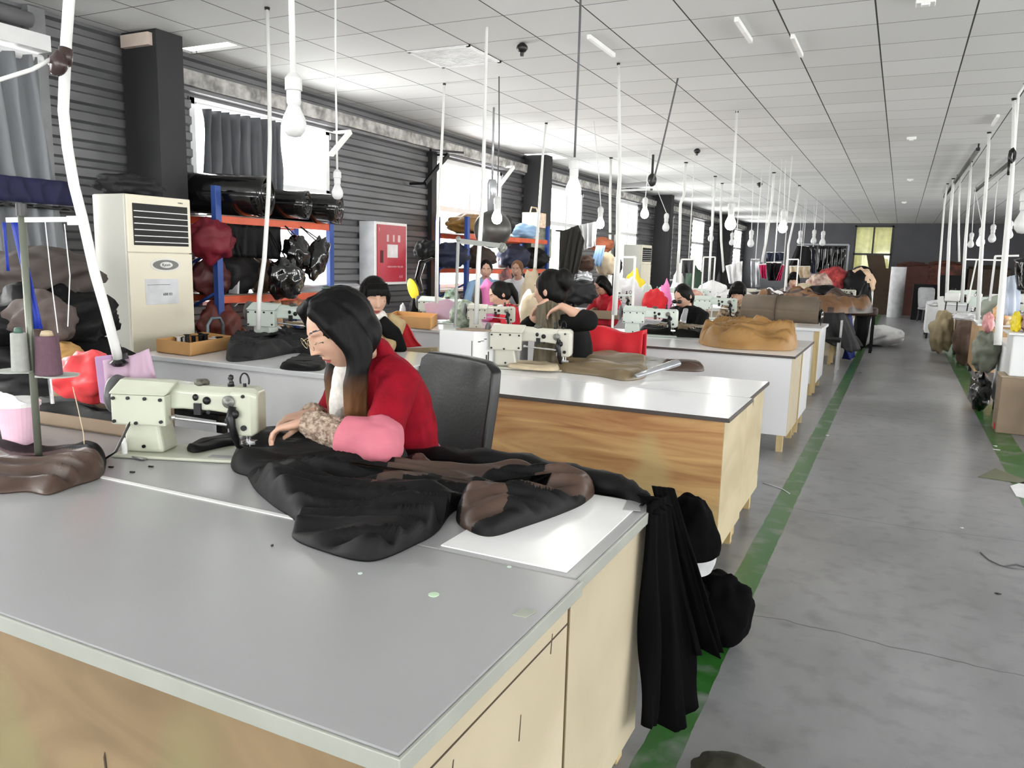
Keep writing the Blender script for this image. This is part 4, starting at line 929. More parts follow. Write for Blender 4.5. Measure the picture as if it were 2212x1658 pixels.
m = MB(); m.bar((b0.x+.045, b0.y+.02, zt-.012), (b0.x+.05, b0.y+.022, zt-.10), .006, .01); m.build('hanging_pin', M_chrome, t)
def cone(loc, r0, r1, h, material, label, tip=None):
    t = thing('thread_cone', label, 'thread cone', tuple(loc)); m = MB(); m.lathe([(0, 0), (r0, 0), (r0*1.02, .006), (r1, h), (r1*.5, h), (0, h)], loc, 26); m.build('thread', material, t, smooth=False, bevel=.003)
    m = MB(); m.lathe([(r1*.62, h), (r1*.45, h+.014), (r1*.2, h+.016), (0, h+.016)], loc, 16); m.build('cone_tip', tip or mat('green_cone_tip', (74, 104, 92), .5), t, smooth=True); return t
cone(V(b0.x-.0, b0.y-.035, zt+.001), .024, .021, .115, mat('grey_thread', (150, 152, 146), .8, 0, .06, 60), 'grey green thread cone on the left tray of the thread stand')
cone(V(b0.x+.055, b0.y+.015, zt-.011), .036, .031, .118, mat('mauve_thread', (92, 66, 78), .8, 0, .08, 60), 'mauve brown thread cone on the right tray of the thread stand', mat('pale_cone_tip', (190, 170, 140), .5))
m = MB(); m.wall([(b0.x-.035, b0.y-.012, 1.487), (b0.x-.008, b0.y-.004, 1.487)], [(b0.x+.005, b0.y+.01, 1.17), (b0.x+.03, b0.y+.02, 1.17)], .003, 1, 8, .002, 1)
simple('ribbon', m, M_bluerib, 'blue ribbon hanging from the thread stand arm, wide one above the cones', 'ribbon', smooth=True)
m = MB(); m.wall([(b0.x-.045, b0.y-.03, 1.48), (b0.x-.036, b0.y-.026, 1.48)], [(b0.x-.04, b0.y-.03, 1.34), (b0.x-.032, b0.y-.028, 1.34)], .002, 1, 6, .002, 1)
simple('ribbon', m, M_bluerib, 'thin short blue ribbon at the left tip of the thread stand arm', 'ribbon', smooth=True)
for k, (dx, dz0, dx2, dz2, lb) in enumerate(((.06, 1.487, .10, 1.16, 'white thread running from the guide arm down to the mauve cone'), (.11, 1.48, .13, 1.18, 'white thread at the outer end of the guide arm'))):
    m = MB(); m.tube([V(b0.x+dx, b0.y+dx*.5, dz0), V(b0.x+dx+.01, b0.y+dx*.5, (dz0+dz2)/2), V(b0.x+dx2-.03, b0.y+dx2*.4, dz2)], .0016, 6); simple('thread', m, M_wht, lb, 'thread')
m = MB(); a = V(b0.x+.10, b0.y+.02, .95); m.tube([Pd(157, 835, 2.42), Pd(168, 880, 2.42), Pd(180, 935, 2.42), Pd(182, 960, 2.42)], .0015, 6); simple('thread', m, M_beige, 'cream thread crossing the brown cardboard behind the thread stand', 'thread')
# pink cup with white lid at left edge
c = Pz(35, 985, .752); c = V(c.x-.07, c.y+.06, .7525)
t = thing('paper_cup', 'large pink and white cup at the left edge behind the dark garments', 'cup', tuple(c))
m = MB(); m.lathe([(0, 0), (.046, 0), (.062, .15), (.0, .15)], c, 28); m.build('cup_body', mat('pale_pink_cup', (226, 186, 204), .5), t, smooth=False)
m = MB(); m.lathe([(.0535, .095), (.0582, .128)], c, 28); m.build('pink_label', mat('hot_pink_print', (226, 84, 150), .5, 0, .2, 50), t)
m = MB(); m.lathe([(0, .148), (.066, .148), (.067, .16), (.05, .172), (0, .175)], c, 28); m.build('lid', M_white, t, smooth=False)
m = MB(); m.wall([Pd(-30, 835, 2.5), Pd(30, 855, 2.5)], [Pd(-30, 880, 2.5), Pd(60, 874, 2.5)], .01, 2, 6, .004); simple('white_bag', m, M_wht, 'white plastic sheet at the left edge above the pink cup', 'bag', smooth=True)
# cardboard box of dark cloth behind the stand
def open_box(name, label, cat, pts, z0, h, material, th=.006, inner=None, grp=None, h2=None):
    t = thing(name, label, cat, (sum(p[0] for p in pts)/4, sum(p[1] for p in pts)/4, z0), grp)
    for i in range(4):
        a = V(pts[i][0], pts[i][1], z0); b = V(pts[(i+1) % 4][0], pts[(i+1) % 4][1], z0); d = (b-a).normalized(); n_ = V(-d.y, d.x, 0)*th
        m = MB(); hh = (h2 or h) if i == 2 else h; m.prism([a, b, b+n_, a+n_], (0, 0, hh)); m.build('side', material, t)
    m = MB(); m.prism([V(p[0], p[1], z0) for p in pts], (0, 0, .006)); m.build('bottom', material, t); return t
open_box('cardboard_box', 'open brown cardboard box behind the thread stand, filled with black cloth', 'box', [(-3.1, 1.80), (-2.42, 1.84), (-2.42, 2.05), (-3.1, 2.02)], .7515, .05, M_card, h2=.15)
mb = heap([(-3.05, 1.84), (-2.46, 1.87), (-2.40, 1.98), (-2.5, 2.02), (-3.05, 1.99)], ((-2.9, 1.93), (-2.5, 1.95)), .758, .085, fold=(1, 0), fs=(2, 14), seed=31, edge=.04, nr=16); simple('black_cloth', mb, M_blk, 'black cloth inside the open brown box on the sewing table', 'cloth', smooth=True)
m = MB(); m.lathe([(0, 0), (.0085, 0), (.0085, .045), (.006, .05), (.0065, .06), (0, .062)], Pz(270, 985, .752), 14); simple('oil_bottle', m, M_white, 'small white tube bottle standing left of the nearest sewing machine', 'bottle', smooth=False)
m = MB(); m.tube([Pd(285, 905, 2.5), Pd(272, 930, 2.5), Pd(250, 975, 2.45), Pz(228, 990, .756), Pz(180, 985, .756)], .004, 8); simple('power_cable', m, M_black, 'black cable running down from the nearest machine hand wheel', 'cable', smooth=True)
m = MB(); c = Pz(300, 990, .7525); m.bar(c+V(-.03, 0, .004), c+V(.03, -.005, .004), .016, .006); simple('bobbin_case', m, M_chrome, 'small bright metal piece beside the machine pillar', 'metal piece', bevel=.002)

# coral bag, lilac cloth and the big bent pipe
mb = lump(Pd(190, 815, 2.85), (.13, .10, .085), 5, .3); simple('plastic_bag', mb, M_coral, 'coral red plastic bag behind the mauve thread cone', 'bag', smooth=True)
mb = MB(); mb.prism([Pd(203, 770, 2.72), Pd(240, 766, 2.72), Pd(258, 845, 2.72), Pd(252, 880, 2.72), Pd(215, 870, 2.72)], V(.0, .05, 0)); simple('violet_cloth', mb, M_violet, 'violet folded cloth hanging left of the lilac one under the bent pipe', 'cloth', bevel=.004)
mb = MB(); mb.wall([Pd(222, 778, 2.6), Pd(290, 766, 2.62), Pd(322, 752, 2.64)], [Pd(232, 872, 2.6), Pd(290, 850, 2.62), Pd(342, 832, 2.64)], .010, 2, 12, .005, 9); simple('lilac_cloth', mb, M_lilac, 'lilac cloth hanging at the foot of the bent white pipe', 'cloth', smooth=True)
m = MB(); m.box((-2.75, 2.28, .76), (.75, .12, .02)); m.bar((-3.1, 2.28, .75), (-3.1, 2.28, 0), .03); m.bar((-2.42, 2.28, .75), (-2.42, 2.28, 0), .03)
simple('rail_shelf', m, M_dkmetal, 'dark shelf rail behind the cardboard box carrying bags', 'shelf')
mb = heap([(-3.1, 2.23), (-2.4, 2.23), (-2.4, 2.34), (-3.1, 2.34)], ((-3.0, 2.28), (-2.5, 2.28)), .771, .05, seed=6, nr=10, n=60); simple('black_cloth', mb, M_blk, 'black cloth along the rail under the lilac cloth', 'cloth', smooth=True)
M_pipe = mat('white_conduit', (222, 222, 220), .35, 0, .04)
pp = [(152, -40), (148, 20), (143, 90), (140, 160), (137, 240), (146, 320), (160, 400), (178, 470), (205, 590), (228, 670), (248, 745), (256, 778)]
t = thing('bent_pipe', 'thick white flexible conduit bending down from the ceiling at the left', 'pipe', tuple(Pd(150, 0, 2.3)))
m = MB(); base = [Pd(a, b, 2.25+.35*i/11) for i, (a, b) in enumerate(pp)]; d0 = (base[0]-base[1]).normalized(); topc = base[0]+V(-.05, -.02, 0); topc.z = ROOM_H
m.tube([topc]+base, [.0155]*13, 14); m.build('conduit', M_pipe, t, smooth=True)
m = MB(); q = Pd(140, 122, 2.29); m.tube([Pd(143, 105, 2.28), Pd(140, 122, 2.28), Pd(140, 140, 2.28)], [.019, .021, .018], 12); m.ell(Pd(125, 138, 2.26), (.030, .022, .034), Matrix.Rotation(.4, 3, 'Y'), 14, 10, bumpy=.3); m.build('tape_joint', mat('brown_tape', (62, 46, 44), .3, 0, .2), t, smooth=True)
m = MB(); m.tube([Pd(120, 122, 2.26), Pd(70, 150, 2.2), Pd(0, 172, 2.15), Pd(-60, 180, 2.1)], .006, 8); m.build('side_cable', M_pipe, t, smooth=True)
m = MB(); m.lathe([(.016, 0), (.03, .012), (.02, .02), (.012, .035)], Pd(256, 778, 2.6)-V(0, 0, .02), 14); m.bar(Pd(245, 775, 2.6), Pd(275, 768, 2.6), .012, .02); m.build('clamp', M_black, t)

# row 2: white carton, cloths, tray of spools
def carton(label, a, b, c, z0, h, material, name='carton', marks=True):
    a, b, c = (V(q[0], q[1], z0) for q in (a, b, c)); d = a+(c-b); t = thing(name, label, 'box', tuple((a+c)/2)); m = MB(); m.prism([a, b, c, d], (0, 0, h)); o = m.build('carton_body', material, t, bevel=.003)
    return t, a, b, c
pa, pb, pc = Pz(955, 792, .752), Pz(1028, 797, .752), Pz(1066, 793, .752)
pa, pb, pc = V(-2.50, 4.09, .752), V(-2.275, 4.12, .752), V(-2.20, 4.27, .752)
M_whcard = mat('white_carton', (216, 216, 216), .6, 0, .04, 4)
t, *_ = carton('white carton with small black print standing beside the beige sewing machine', (pa.x, pa.y), (pb.x, pb.y), (pc.x, pc.y), .7525, .225, M_whcard)
M_ink = mat('black_print', (24, 24, 24), .6)
def decal(parent, name, a, u, v, rects, material, off=.0015):
    "small printed patches on a face: origin a, unit axes u (right) and v (up)"
    u = Vector(u).normalized(); v = Vector(v).normalized(); n_ = u.cross(v).normalized()
    for (x, y, w, h) in rects: m = MB(); p = Vector(a)+u*x+v*y+n_*off; m.prism([p, p+u*w, p+u*w+v*h, p+v*h], -n_*off*.6); m.build(name, material, parent)
u = (pb-pa); decal(t, 'printed_mark', pa, u, (0, 0, 1), [(.06, .052, .035, .003), (.055, .02, .003, .018), (.062, .02, .007, .014), (.074, .02, .004, .018), (.082, .02, .009, .012), (.214, .07, .004, .10)], M_ink)
u2 = (pc-pb); decal(t, 'printed_mark', pb, u2, (0, 0, 1), [(.03, .16, .02, .006), (.05, .165, .025, .004), (.075, .175, .02, .005), (.09, .02, .01, .06), (.105, .015, .008, .085), (.06, .05, .012, .01), (.03, .06, .014, .003), (.03, .03, .008, .006)], M_ink)
m = MB(); m.prism([V(-2.42, 4.15, .979), V(-2.22, 4.16, .979), V(-2.18, 4.26, .979), V(-2.4, 4.25, .979)], (0, 0, .008)); simple('carton_flap', m, M_card, 'brown card flap lying on top of the white carton', 'card')
# tall machine stand post on the carton
m = MB(); a = Py(990, 520, 4.2); b = Py(983, 708, 4.2); b = V(b.x, 4.2, .99); m.cyl(b, (a.x, a.y, a.z), .010, 10); m.bar(V(a.x, a.y, a.z), Py(1085, 531, 4.35), .02, .03); m.ell((a.x, a.y, a.z+.01), (.016, .016, .02)); m.ell(Py(1085, 535, 4.35), (.03, .02, .03), bumpy=.3)
simple('thread_post', m, mat('grey_post', (128, 130, 126), .4, .3, .05), 'grey thread post with a long horizontal arm rising behind the white carton', 'post', smooth=False)
# arm flap / brown cover of the man in black: brown leather sheet, and folded leather on the row 2 top
mb = heap(pxz([(1200, 800), (1290, 812), (1350, 822), (1395, 812), (1390, 785), (1300, 775), (1215, 783)]), (pxz([(1250, 795)])[0], pxz([(1350, 802)])[0]), .7515, .085, fold=(1, .1), fs=(2, 8), seed=41, edge=.07, fa=.35); simple('leather_piece', mb, M_tan, 'olive brown leather folded on the second row table', 'leather', smooth=True)
mb = MB(); a = Pz(1375, 812, .78); b = Pz(1462, 783, .84); mb.tube([a, lerp(a, b, .5), b], [.02, .03, .035], 12, flat=.6); simple('leather_roll', mb, M_silver, 'grey tube of rolled leather at the right end of the olive piece', 'roll', smooth=True)
mb = heap(pxz([(1365, 808), (1420, 800), (1510, 803), (1512, 795), (1440, 785), (1385, 780)]), (pxz([(1390, 795)])[0], pxz([(1490, 797)])[0]), .7515, .07, seed=44, edge=.05, mats2=lambda c: c.x > Pz(1440, 795, .75).x); simple('folded_leather', mb, [mat('grey_leather', (150, 150, 146), .4), M_brn], 'grey and brown folded leather beside the tube on the second row', 'leather', smooth=True)
mb = heap(pxz([(1100, 798), (1195, 806), (1200, 795), (1120, 785)]), (pxz([(1120, 795)])[0], pxz([(1180, 799)])[0]), .765, .03, seed=46, edge=.02, n=60, nr=8); simple('rag', mb, M_beige, 'small cream rag at the foot of the beige sewing machine', 'rag', smooth=True)
# counter in row 2 left
o4 = pxz([(490, 778), (560, 776), (640, 762), (690, 768), (700, 735), (640, 725), (560, 728), (510, 742)])
mb = heap(o4, (pxz([(530, 755)])[0], pxz([(660, 750)])[0]), .7515, .13, fold=(.8, .5), fs=(3, 8), fa=.6, seed=51, edge=.08, mats2=lambda c: c.z < .765 and False); simple('charcoal_coat', mb, M_grycl, 'charcoal coat crumpled on the long white counter left of the woman', 'coat', smooth=True)
mb = heap(pxz([(605, 795), (690, 800), (700, 780), (650, 772)]), (pxz([(640, 788)])[0], pxz([(680, 788)])[0]), .7515, .045, seed=53, edge=.03, n=60, nr=10); simple('cloth_piece', mb, M_blk, 'flat black cloth piece at the front edge of the white counter', 'cloth', smooth=True)
tb = open_box('wooden_tray', 'open orange cardboard tray of spools on the left end of the white counter', 'tray', [tuple(Pz(x, y, .752)[:2]) for x, y in ((338, 760), (412, 769), (506, 752), (440, 742))], .7525, .085, M_orngcard)
rs = random.Random(3)
for k in range(12):
    a = rs.random(); c = Pz(358+a*120, 752-a*6+rs.uniform(-2, 4), .76); m = MB(); r = rs.uniform(.016, .024); h = rs.uniform(.05, .10); m.lathe([(r*1.2, 0), (r*1.2, .004), (r*.75, .006), (r*.75, h-.006), (r*1.2, h-.004), (r*1.2, h)], V(c.x, c.y, .760), 14)
    colr = [(M_wht, 'white'), (M_blk, 'black'), (M_grycl, 'charcoal')][k % 3]
    simple('thread_spool', m, colr[0], '%s %s thread spool standing in the orange tray on the white counter' % (('tall' if h > .075 else 'short'), colr[1]), 'spool', '%s %s spools in the orange tray on the white counter' % (('tall' if h > .075 else 'short'), colr[1]))
# ------------------------------------------------------------------ curtains, air conditioners, racks along the window wall
M_curt = mat('grey_curtain', (128, 130, 134), .8, 0, .12, 3, stretch=(1, 1, .2)); M_curt2 = mat('dark_grey_curtain', (96, 98, 102), .8, 0, .15, 3)
t = thing('curtain', 'tall grey curtain with a navy band hanging at the far left edge', 'curtain', (-5.25, 3.2, .9))
m = MB(); m.wall([(-5.3, 2.55, 2.62), (-5.3, 3.50, 2.66)], [(-5.24, 2.5, .85), (-5.2, 3.66, .85)], .045, 9, 14, .008, 2, gather=0); m.build('drape', M_curt, t, smooth=True)
m = MB(); m.wall([(-5.2, 2.5, 1.86), (-5.17, 3.60, 1.86)], [(-5.2, 2.5, 1.70), (-5.17, 3.62, 1.70)], .012, 9, 4, .012, 2, gather=0); m.build('navy_band', mat('navy_band_cloth', (30, 30, 66), .8), t, smooth=True)
m = MB(); m.wall([(-5.195, 2.5, 1.69), (-5.165, 3.61, 1.69)], [(-5.195, 2.5, 1.665), (-5.165, 3.62, 1.665)], .012, 9, 3, .016, 2, gather=0); m.build('dark_hem', M_black, t, smooth=True)
m = MB(); m.bb(-5.5, -5.22, 2.4, 3.56, 2.70, 2.80); m.cyl((-5.33, 2.4, 2.66), (-5.33, 3.56, 2.66), .03, 14); simple('curtain_rail', m, M_frame, 'white curtain rail box above the banded curtain at the left edge', 'curtain rail')
m = MB(); m.cyl((-5.45, 2.3, 2.93), (-5.45, 3.58, 2.93), .05, 16); simple('vent_duct', m, M_frame2, 'grey round duct under the ceiling in the top left corner', 'duct', smooth=True)
m = MB(); m.wall([(-5.5, 5.08, 2.62), (-5.5, 6.02, 2.66)], [(-5.5, 5.08, 1.6), (-5.48, 5.98, 1.6)], .05, 8, 12, .008, 5, gather=0); simple('curtain', m, M_curt2, 'short dark grey curtain gathered over the left half of the nearest bright window', 'curtain', smooth=True)
m = MB(); m.cyl((-5.52, 5.03, 2.66), (-5.52, 6.84, 2.69), .008, 8); simple('curtain_rod', m, M_frame, 'thin white rod across the nearest bright window', 'rod')

M_cream = mat('cream_plastic', (232, 225, 204), .4, 0, .04, 2); M_creamside = mat('cream_side_panel', (226, 224, 214), .4, 0, .04, 2)
M_slot = mat('dark_slot', (14, 14, 15), .6); M_creamslat = mat('cream_slat', (196, 186, 166), .45)
def air_con(name, label, x0, x1, y0, y1, h, lit):
    "standing unit, front facing +x"
    t = thing(name, label, 'air conditioner', ((x0+x1)/2, (y0+y1)/2, 0)); w = y1-y0
    m = MB(); m.bb(x0, x1-.02, y0, y1, 0, h); m.build('cabinet', M_creamside, t, bevel=.012)
    m = MB(); m.bb(x1-.02, x1, y0, y1, .40, h-.40); m.build('front_panel', M_cream, t, bevel=.004)
    m = MB(); m.bb(x1-.02, x1, y0, y1, h-.395, h-.002); m.build('outlet_frame', M_cream, t, bevel=.006)
    m = MB(); m.bb(x1-.001, x1+.004, y0+.045, y1-.03, h-.345, h-.06); g_ = m.build('outlet_opening', M_slot, t, bevel=.002)
    for k in range(6): m = MB(); m.bb(x1+.002, x1+.012, y0+.05, y1-.035, h-.325+k*.042, h-.319+k*.042); m.build('outlet_slat', M_white, t)
    m = MB(); m.bb(x1-.02, x1-.002, y0, y1, .02, .395); m.build('intake_panel', M_cream, t, bevel=.004)
    for k in range(9): m = MB(); m.bb(x1-.004, x1+.006, y0+.05, y1-.04, .08+k*.034, .092+k*.034); m.build('intake_slot', mat('intake_brown', (92, 80, 72), .6), t)
    if lit:
        yc = (y0+y1)/2+.03; zc = h-.48; m = MB()
        m.prism([V(x1+.0005, yc+math.cos(a)*.11, zc+math.sin(a)*.036) for a in [i/32*2*PI for i in range(32)]], (.005, 0, 0)); p = m.build('display_oval', mat('grey_oval', (90, 90, 88), .3, .4), t)
        m = MB(); m.prism([V(x1+.0055, yc+math.cos(a)*.055, zc+math.sin(a)*.022) for a in [i/24*2*PI for i in range(24)]], (.003, 0, 0)); m.build('display', mat('bright_display', (214, 214, 212), .3), t)
        m = MB(); m.prism([V(x1+.0005, yc+math.cos(a)*.13, zc+math.sin(a)*.052) for a in [i/32*2*PI for i in range(32)]], (.002, 0, 0)); m.build('display_rim', M_creamside, t)
        ry = Matrix(((0, 0, 1), (1, 0, 0), (0, 1, 0)))
        text_obj('Kyoeh', .028, M_ink, V(x1+.009, yc, zc), ry, t, 'display_text')
        m = MB(); m.bb(x1+.0005, x1+.003, y0+.12, y0+.40, h-.76, h-.58); m.build('notice_sheet', mat('notice_white', (218, 220, 224), .5), t, bevel=.001)
        m = MB(); m.bb(x1+.003, x1+.004, y0+.135, y0+.33, h-.622, h-.6195); m.build('notice_line', M_ink, t)
        text_obj('6B8 83', .028, M_ink, V(x1+.004, y0+.305, h-.69), ry, t, 'notice_text')
        text_obj('·CHINA·', .014, M_ink, V(x1+.001, y1-.09, h-.035), ry, t, 'small_text')
    return t
air_con('air_conditioner', 'tall cream standing air conditioner with a black top grille near the first dark column', -5.12, -4.77, 3.72, 4.26, 1.79, True)
air_con('air_conditioner', 'far beige standing air conditioner beside the fourth bright window', -5.25, -4.85, 15.9, 16.6, 1.79, False)
# dark bundles on and beside the air conditioner
for k, (c, r, lb) in enumerate(((V(-5.02, 3.95, 1.865), (.14, .24, .075), 'dark cloth bundle lying on top of the cream air conditioner'), )):
    simple('cloth_bundle', lump(c, r, 20+k, .35, flatten=1.793), M_grycl, lb, 'bundle', smooth=True)
piles = [((-3.9, 2.55, .30), (.55, .36, .30), M_blk, 'large black garment heap on the floor left of the air conditioner'), ((-3.95, 2.6, .72), (.46, .32, .24), M_blk, 'black garment heap stacked above the floor heap at the left'),
         ((-4.05, 2.62, 1.02), (.38, .28, .2), M_blk, 'upper black garment bundle behind the thread stand'), ((-4.2, 2.7, 1.27), (.34, .26, .14), mat('dark_taupe', (70, 62, 58), .8), 'dark taupe cloth topping the heap at the left edge'),
         ((-3.62, 2.42, .90), (.10, .09, .06), mat('tan_suede', (180, 140, 84), .8), 'tan suede piece in the black heap behind the grey thread cone'), ((-3.45, 2.46, .80), (.13, .09, .07), mat('dusty_mauve', (112, 80, 84), .8), 'dusty mauve cloth in the heap under the tan piece'),
         ((-3.8, 2.45, 1.05), (.2, .12, .12), mat('brown_grey_cloth', (86, 74, 70), .8), 'brown grey cloth hanging over the middle of the left heap')]
for k, (c, r, mt, lb) in enumerate(piles): simple('garment_heap', lump(V(*c), r, 60+k, .35, flatten=(.001 if c[2] < .35 else None)), mt, lb, 'garments', 'garments heaped at the left edge', smooth=True)
m = MB(); a = Px(330, 680, -4.72); m.tube([V(-4.7, 4.32, .0), V(-4.7, 4.32, .86), V(-4.7, 4.36, .91), V(-4.7, 4.44, .91), V(-4.7, 4.47, .86), V(-4.7, 4.47, .0)], .012, 8); simple('hook_rail', m, mat('steel_blue_tube', (110, 122, 130), .4, .4), 'bent grey tube rail between the air conditioner and the dark column', 'rail', smooth=True)

# red fire cabinet
t = thing('fire_cabinet', 'red fire hose cabinet in a white frame mounted on the ribbed wall', 'cabinet', (-5.5, 7.85, 1.1))
m = MB(); m.bb(-5.565, -5.36, 7.34, 7.98, 1.09, 1.80); m.build('box', mat('grey_white_box', (196, 198, 200), .4), t, bevel=.004)
m = MB(); m.bb(-5.36, -5.345, 7.34, 7.98, 1.09, 1.80); m.build('door_frame', M_white, t, bevel=.003)
m = MB(); m.bb(-5.345, -5.335, 7.37, 7.95, 1.12, 1.77); m.build('door', mat('fire_red', (176, 30, 52), .3, 0, .08, 2), t, bevel=.002)
m = MB(); m.bb(-5.3345, -5.332, 7.56, 7.77, 1.40, 1.55); m.build('paper_sheet', mat('sheet_white', (226, 220, 220), .6), t)
for (y, w) in ((7.55, .04), (7.67, .035), (7.77, .05)): m = MB(); m.bb(-5.3345, -5.332, y, y+w, 1.58, 1.66); m.build('sticker', mat('pale_sticker', (222, 190, 190), .5), t)
m = MB(); m.bb(-5.3345, -5.33, 7.43, 7.48, 1.34, 1.48); m.build('slot', mat('dark_red_slot', (70, 8, 20), .5), t)
ry = Matrix(((0, 0, 1), (1, 0, 0), (0, 1, 0)))
text_obj('HOKDVAMMER TRUL ARI', .028, mat('text_pink', (230, 190, 196), .5), V(-5.333, 7.72, 1.295), ry, t, 'small_text'); text_obj('A:X', .045, MATS['text_pink'], V(-5.333, 7.84, 1.18), ry, t, 'number_text')
text_obj('1', .05, M_white, V(-5.333, 7.41, 1.71), ry, t, 'corner_mark')

# racks: blue uprights, orange beams
def rack(label, x0, x1, y0, y1, h, levels, grp='blue and orange storage racks'):
    t = thing('storage_rack', label, 'rack', ((x0+x1)/2, (y0+y1)/2, 0), grp)
    for x in (x0, x1):
        for y in (y0, y1):
            m = MB(); m.bb(x-.025, x+.025, y-.03, y+.03, 0, h); up = m.build('upright', M_blue, t, bevel=.003)
    for y in (y0, y1):
        for z in [.2+.35*i for i in range(int((h-.3)/.35))]: m = MB(); m.bar((x0, y, z), (x1, y, z+.2), .02); m.build('brace', M_blue, t)
    for z in levels:
        for x in (x0, x1): m = MB(); m.bb(x-.018, x+.018, y0+.02, y1-.02, z-.06, z); m.build('beam', M_orange, t, bevel=.003)
        m = MB(); m.bb(x0, x1, y0+.03, y1-.03, z, z+.008); m.build('shelf_deck', mat('deck_grey', (120, 112, 104), .5, .2), t)
    return t
rack('blue and orange storage rack in front of the nearest bright window, rolls on top', -5.36, -4.93, 4.66, 6.05, 1.93, (.25, 1.06, 1.70))
rack('second blue and orange storage rack, between the fire cabinet and the dark column', -5.36, -4.93, 8.70, 11.2, 1.93, (.45, 1.28, 1.72))
for (y, z, r, L_, lb, mt) in ((4.93, 1.905, .195, .5, 'big black cloth roll at the left on top of the first rack', M_shiny), (5.42, 1.87, .145, .46, 'dark cloth roll in the middle on top of the first rack', M_shiny), (5.86, 1.865, .165, .52, 'black film roll at the right end on top of the first rack', M_shiny)):
    m = roll((-5.35, y-.14, z), (-4.74, y+.10, z-.02), r, 3, y); t = thing('cloth_roll', lb, 'roll', (-5.1, y, z-r), 'rolls on top of the first rack'); m.build('roll', mt, t, smooth=True)
    m = MB(); m.ell((-5.1, y, z), (.2, r*.7, r*.7)); m.build('core', M_blk, t, smooth=True)
m = MB(); m.wall([(-4.9, 4.50, 1.72), (-4.88, 4.60, 1.72)], [(-4.86, 4.48, 1.25), (-4.84, 4.62, 1.28)], .02, 2, 8, .01); 
simple('red_cloth', lump(V(-4.95, 4.62, 1.50), (.16, .16, .16), 3, .3), mat('dark_red_velvet', (112, 16, 34), .6), 'dark red cloth hanging at the left end of the first rack', 'cloth', smooth=True)
for k, (c, r, mt, lb) in enumerate((((-5.1, 4.74, 1.20), (.14, .16, .14), mat('maroon_roll', (84, 36, 36), .5), 'maroon stuffed bag on the middle shelf of the first rack'), ((-5.0, 4.72, .80), (.16, .16, .2), mat('brick_roll', (110, 50, 40), .5), 'brick red bag on the lower shelf of the first rack, above the others'),
        ((-5.0, 4.74, .46), (.17, .16, .2), mat('dark_maroon', (74, 28, 32), .5), 'dark maroon bag at the bottom left of the first rack'), ((-5.15, 5.05, 1.25), (.16, .22, .18), M_grycl, 'charcoal bag in the centre of the first rack middle shelf'), ((-5.1, 5.3, 1.22), (.15, .14, .15), mat('brown_bag', (78, 60, 44), .6), 'brown bag beside the charcoal one on the first rack'),
        ((-5.05, 5.05, .5), (.17, .2, .24), mat('rust_bag', (126, 62, 34), .6), 'rust orange bag low on the first rack'), ((-5.05, 5.55, .48), (.17, .2, .22), mat('pinkish_bag', (200, 150, 156), .7), 'pinkish cloth bundle low in the first rack'), ((-4.98, 5.55, .93), (.12, .12, .10), mat('floral_orange', (190, 132, 96), .7, rgb2=(120, 60, 50), scale=30), 'patterned orange cloth bundle beside the blue upright'))):
    simple('storage_bag', lump(V(*c), r, 80+k, .3), mt, lb, 'bag', 'bags on the first rack', smooth=True)
m = MB(); m.wall([(-4.9, 4.72, 1.64), (-4.9, 5.35, 1.64)], [(-4.9, 4.72, 1.38), (-4.9, 5.35, 1.36)], .03, 7, 8, .008, 3); simple('hanging_cloth', m, M_blk, 'row of black cloth strips hanging under the orange beam of the first rack', 'cloth', smooth=True)
# glossy black bags hanging in front of the first rack
for (c, r, rot, lb) in ((V(-4.78, 5.42, 1.42), (.10, .12, .15), .3, 'glossy black bag hanging right of the white pole in front of the rack'), (V(-4.72, 5.62, 1.38), (.07, .10, .20), -.5, 'long glossy black bag hanging at a slant before the window'), (V(-4.70, 5.18, 1.20), (.12, .16, .17), .1, 'large glossy black bag hanging lowest in front of the rack')):
    t = thing('garment_bag', lb, 'bag', tuple(c-V(0, 0, r[2])), 'glossy black bags on the first rack'); lump(c, r, c.y*7, .3, Matrix.Rotation(rot, 3, 'X')).build('bag', M_shiny, t, smooth=True)
    m = MB(); m.tube([c+V(0, -.03, r[2]*.8), V(-4.92, c.y, 1.66), c+V(0, .04, r[2]*.8)], .006, 6); m.build('strap', M_blk, t)
# things on a small stool table in front of the rack: white cut pattern, bottle
m = MB(); pts = [(462, 530), (478, 530), (500, 585), (514, 600), (512, 655), (505, 662), (498, 662), (494, 640), (494, 612), (487, 608), (482, 614), (480, 660), (462, 660), (458, 600)]
a = [Py(x, y, 4.95) for x, y in pts]; m.prism(a, (0, .02, 0)); simple('white_pattern', m, M_wht, 'white cut paper pattern shaped like an arch hanging from a bar', 'pattern')
m = MB(); m.bar(Py(462, 533, 4.94), Py(521, 537, 4.94), .014, .02); a_ = Py(463, 533, 4.94); m.bar(a_, V(a_.x, a_.y, .02), .014); simple('hanging_stand', m, M_white, 'white stand with a short bar holding the paper pattern', 'stand')
m = MB(); c = Py(466, 700, 4.75); m.lathe([(0, 0), (.028, 0), (.028, .09), (.018, .11), (.018, .13), (0, .13)], V(c.x, c.y, .752), 16)
t = thing('spray_bottle', 'white bottle with blue liquid on the counter behind the spool tray', 'bottle', (c.x, min(c.y, 4.62), .752)); c = V(c.x+.06, 4.62, .752)
m = MB(); m.lathe([(0, 0), (.028, 0), (.028, .10), (.014, .125), (.012, .15), (0, .15)], c, 16); m.build('bottle', M_wht, t, smooth=False); m = MB(); m.lathe([(.0284, .01), (.0284, .065)], c, 16); m.build('blue_liquid', M_lblue, t)
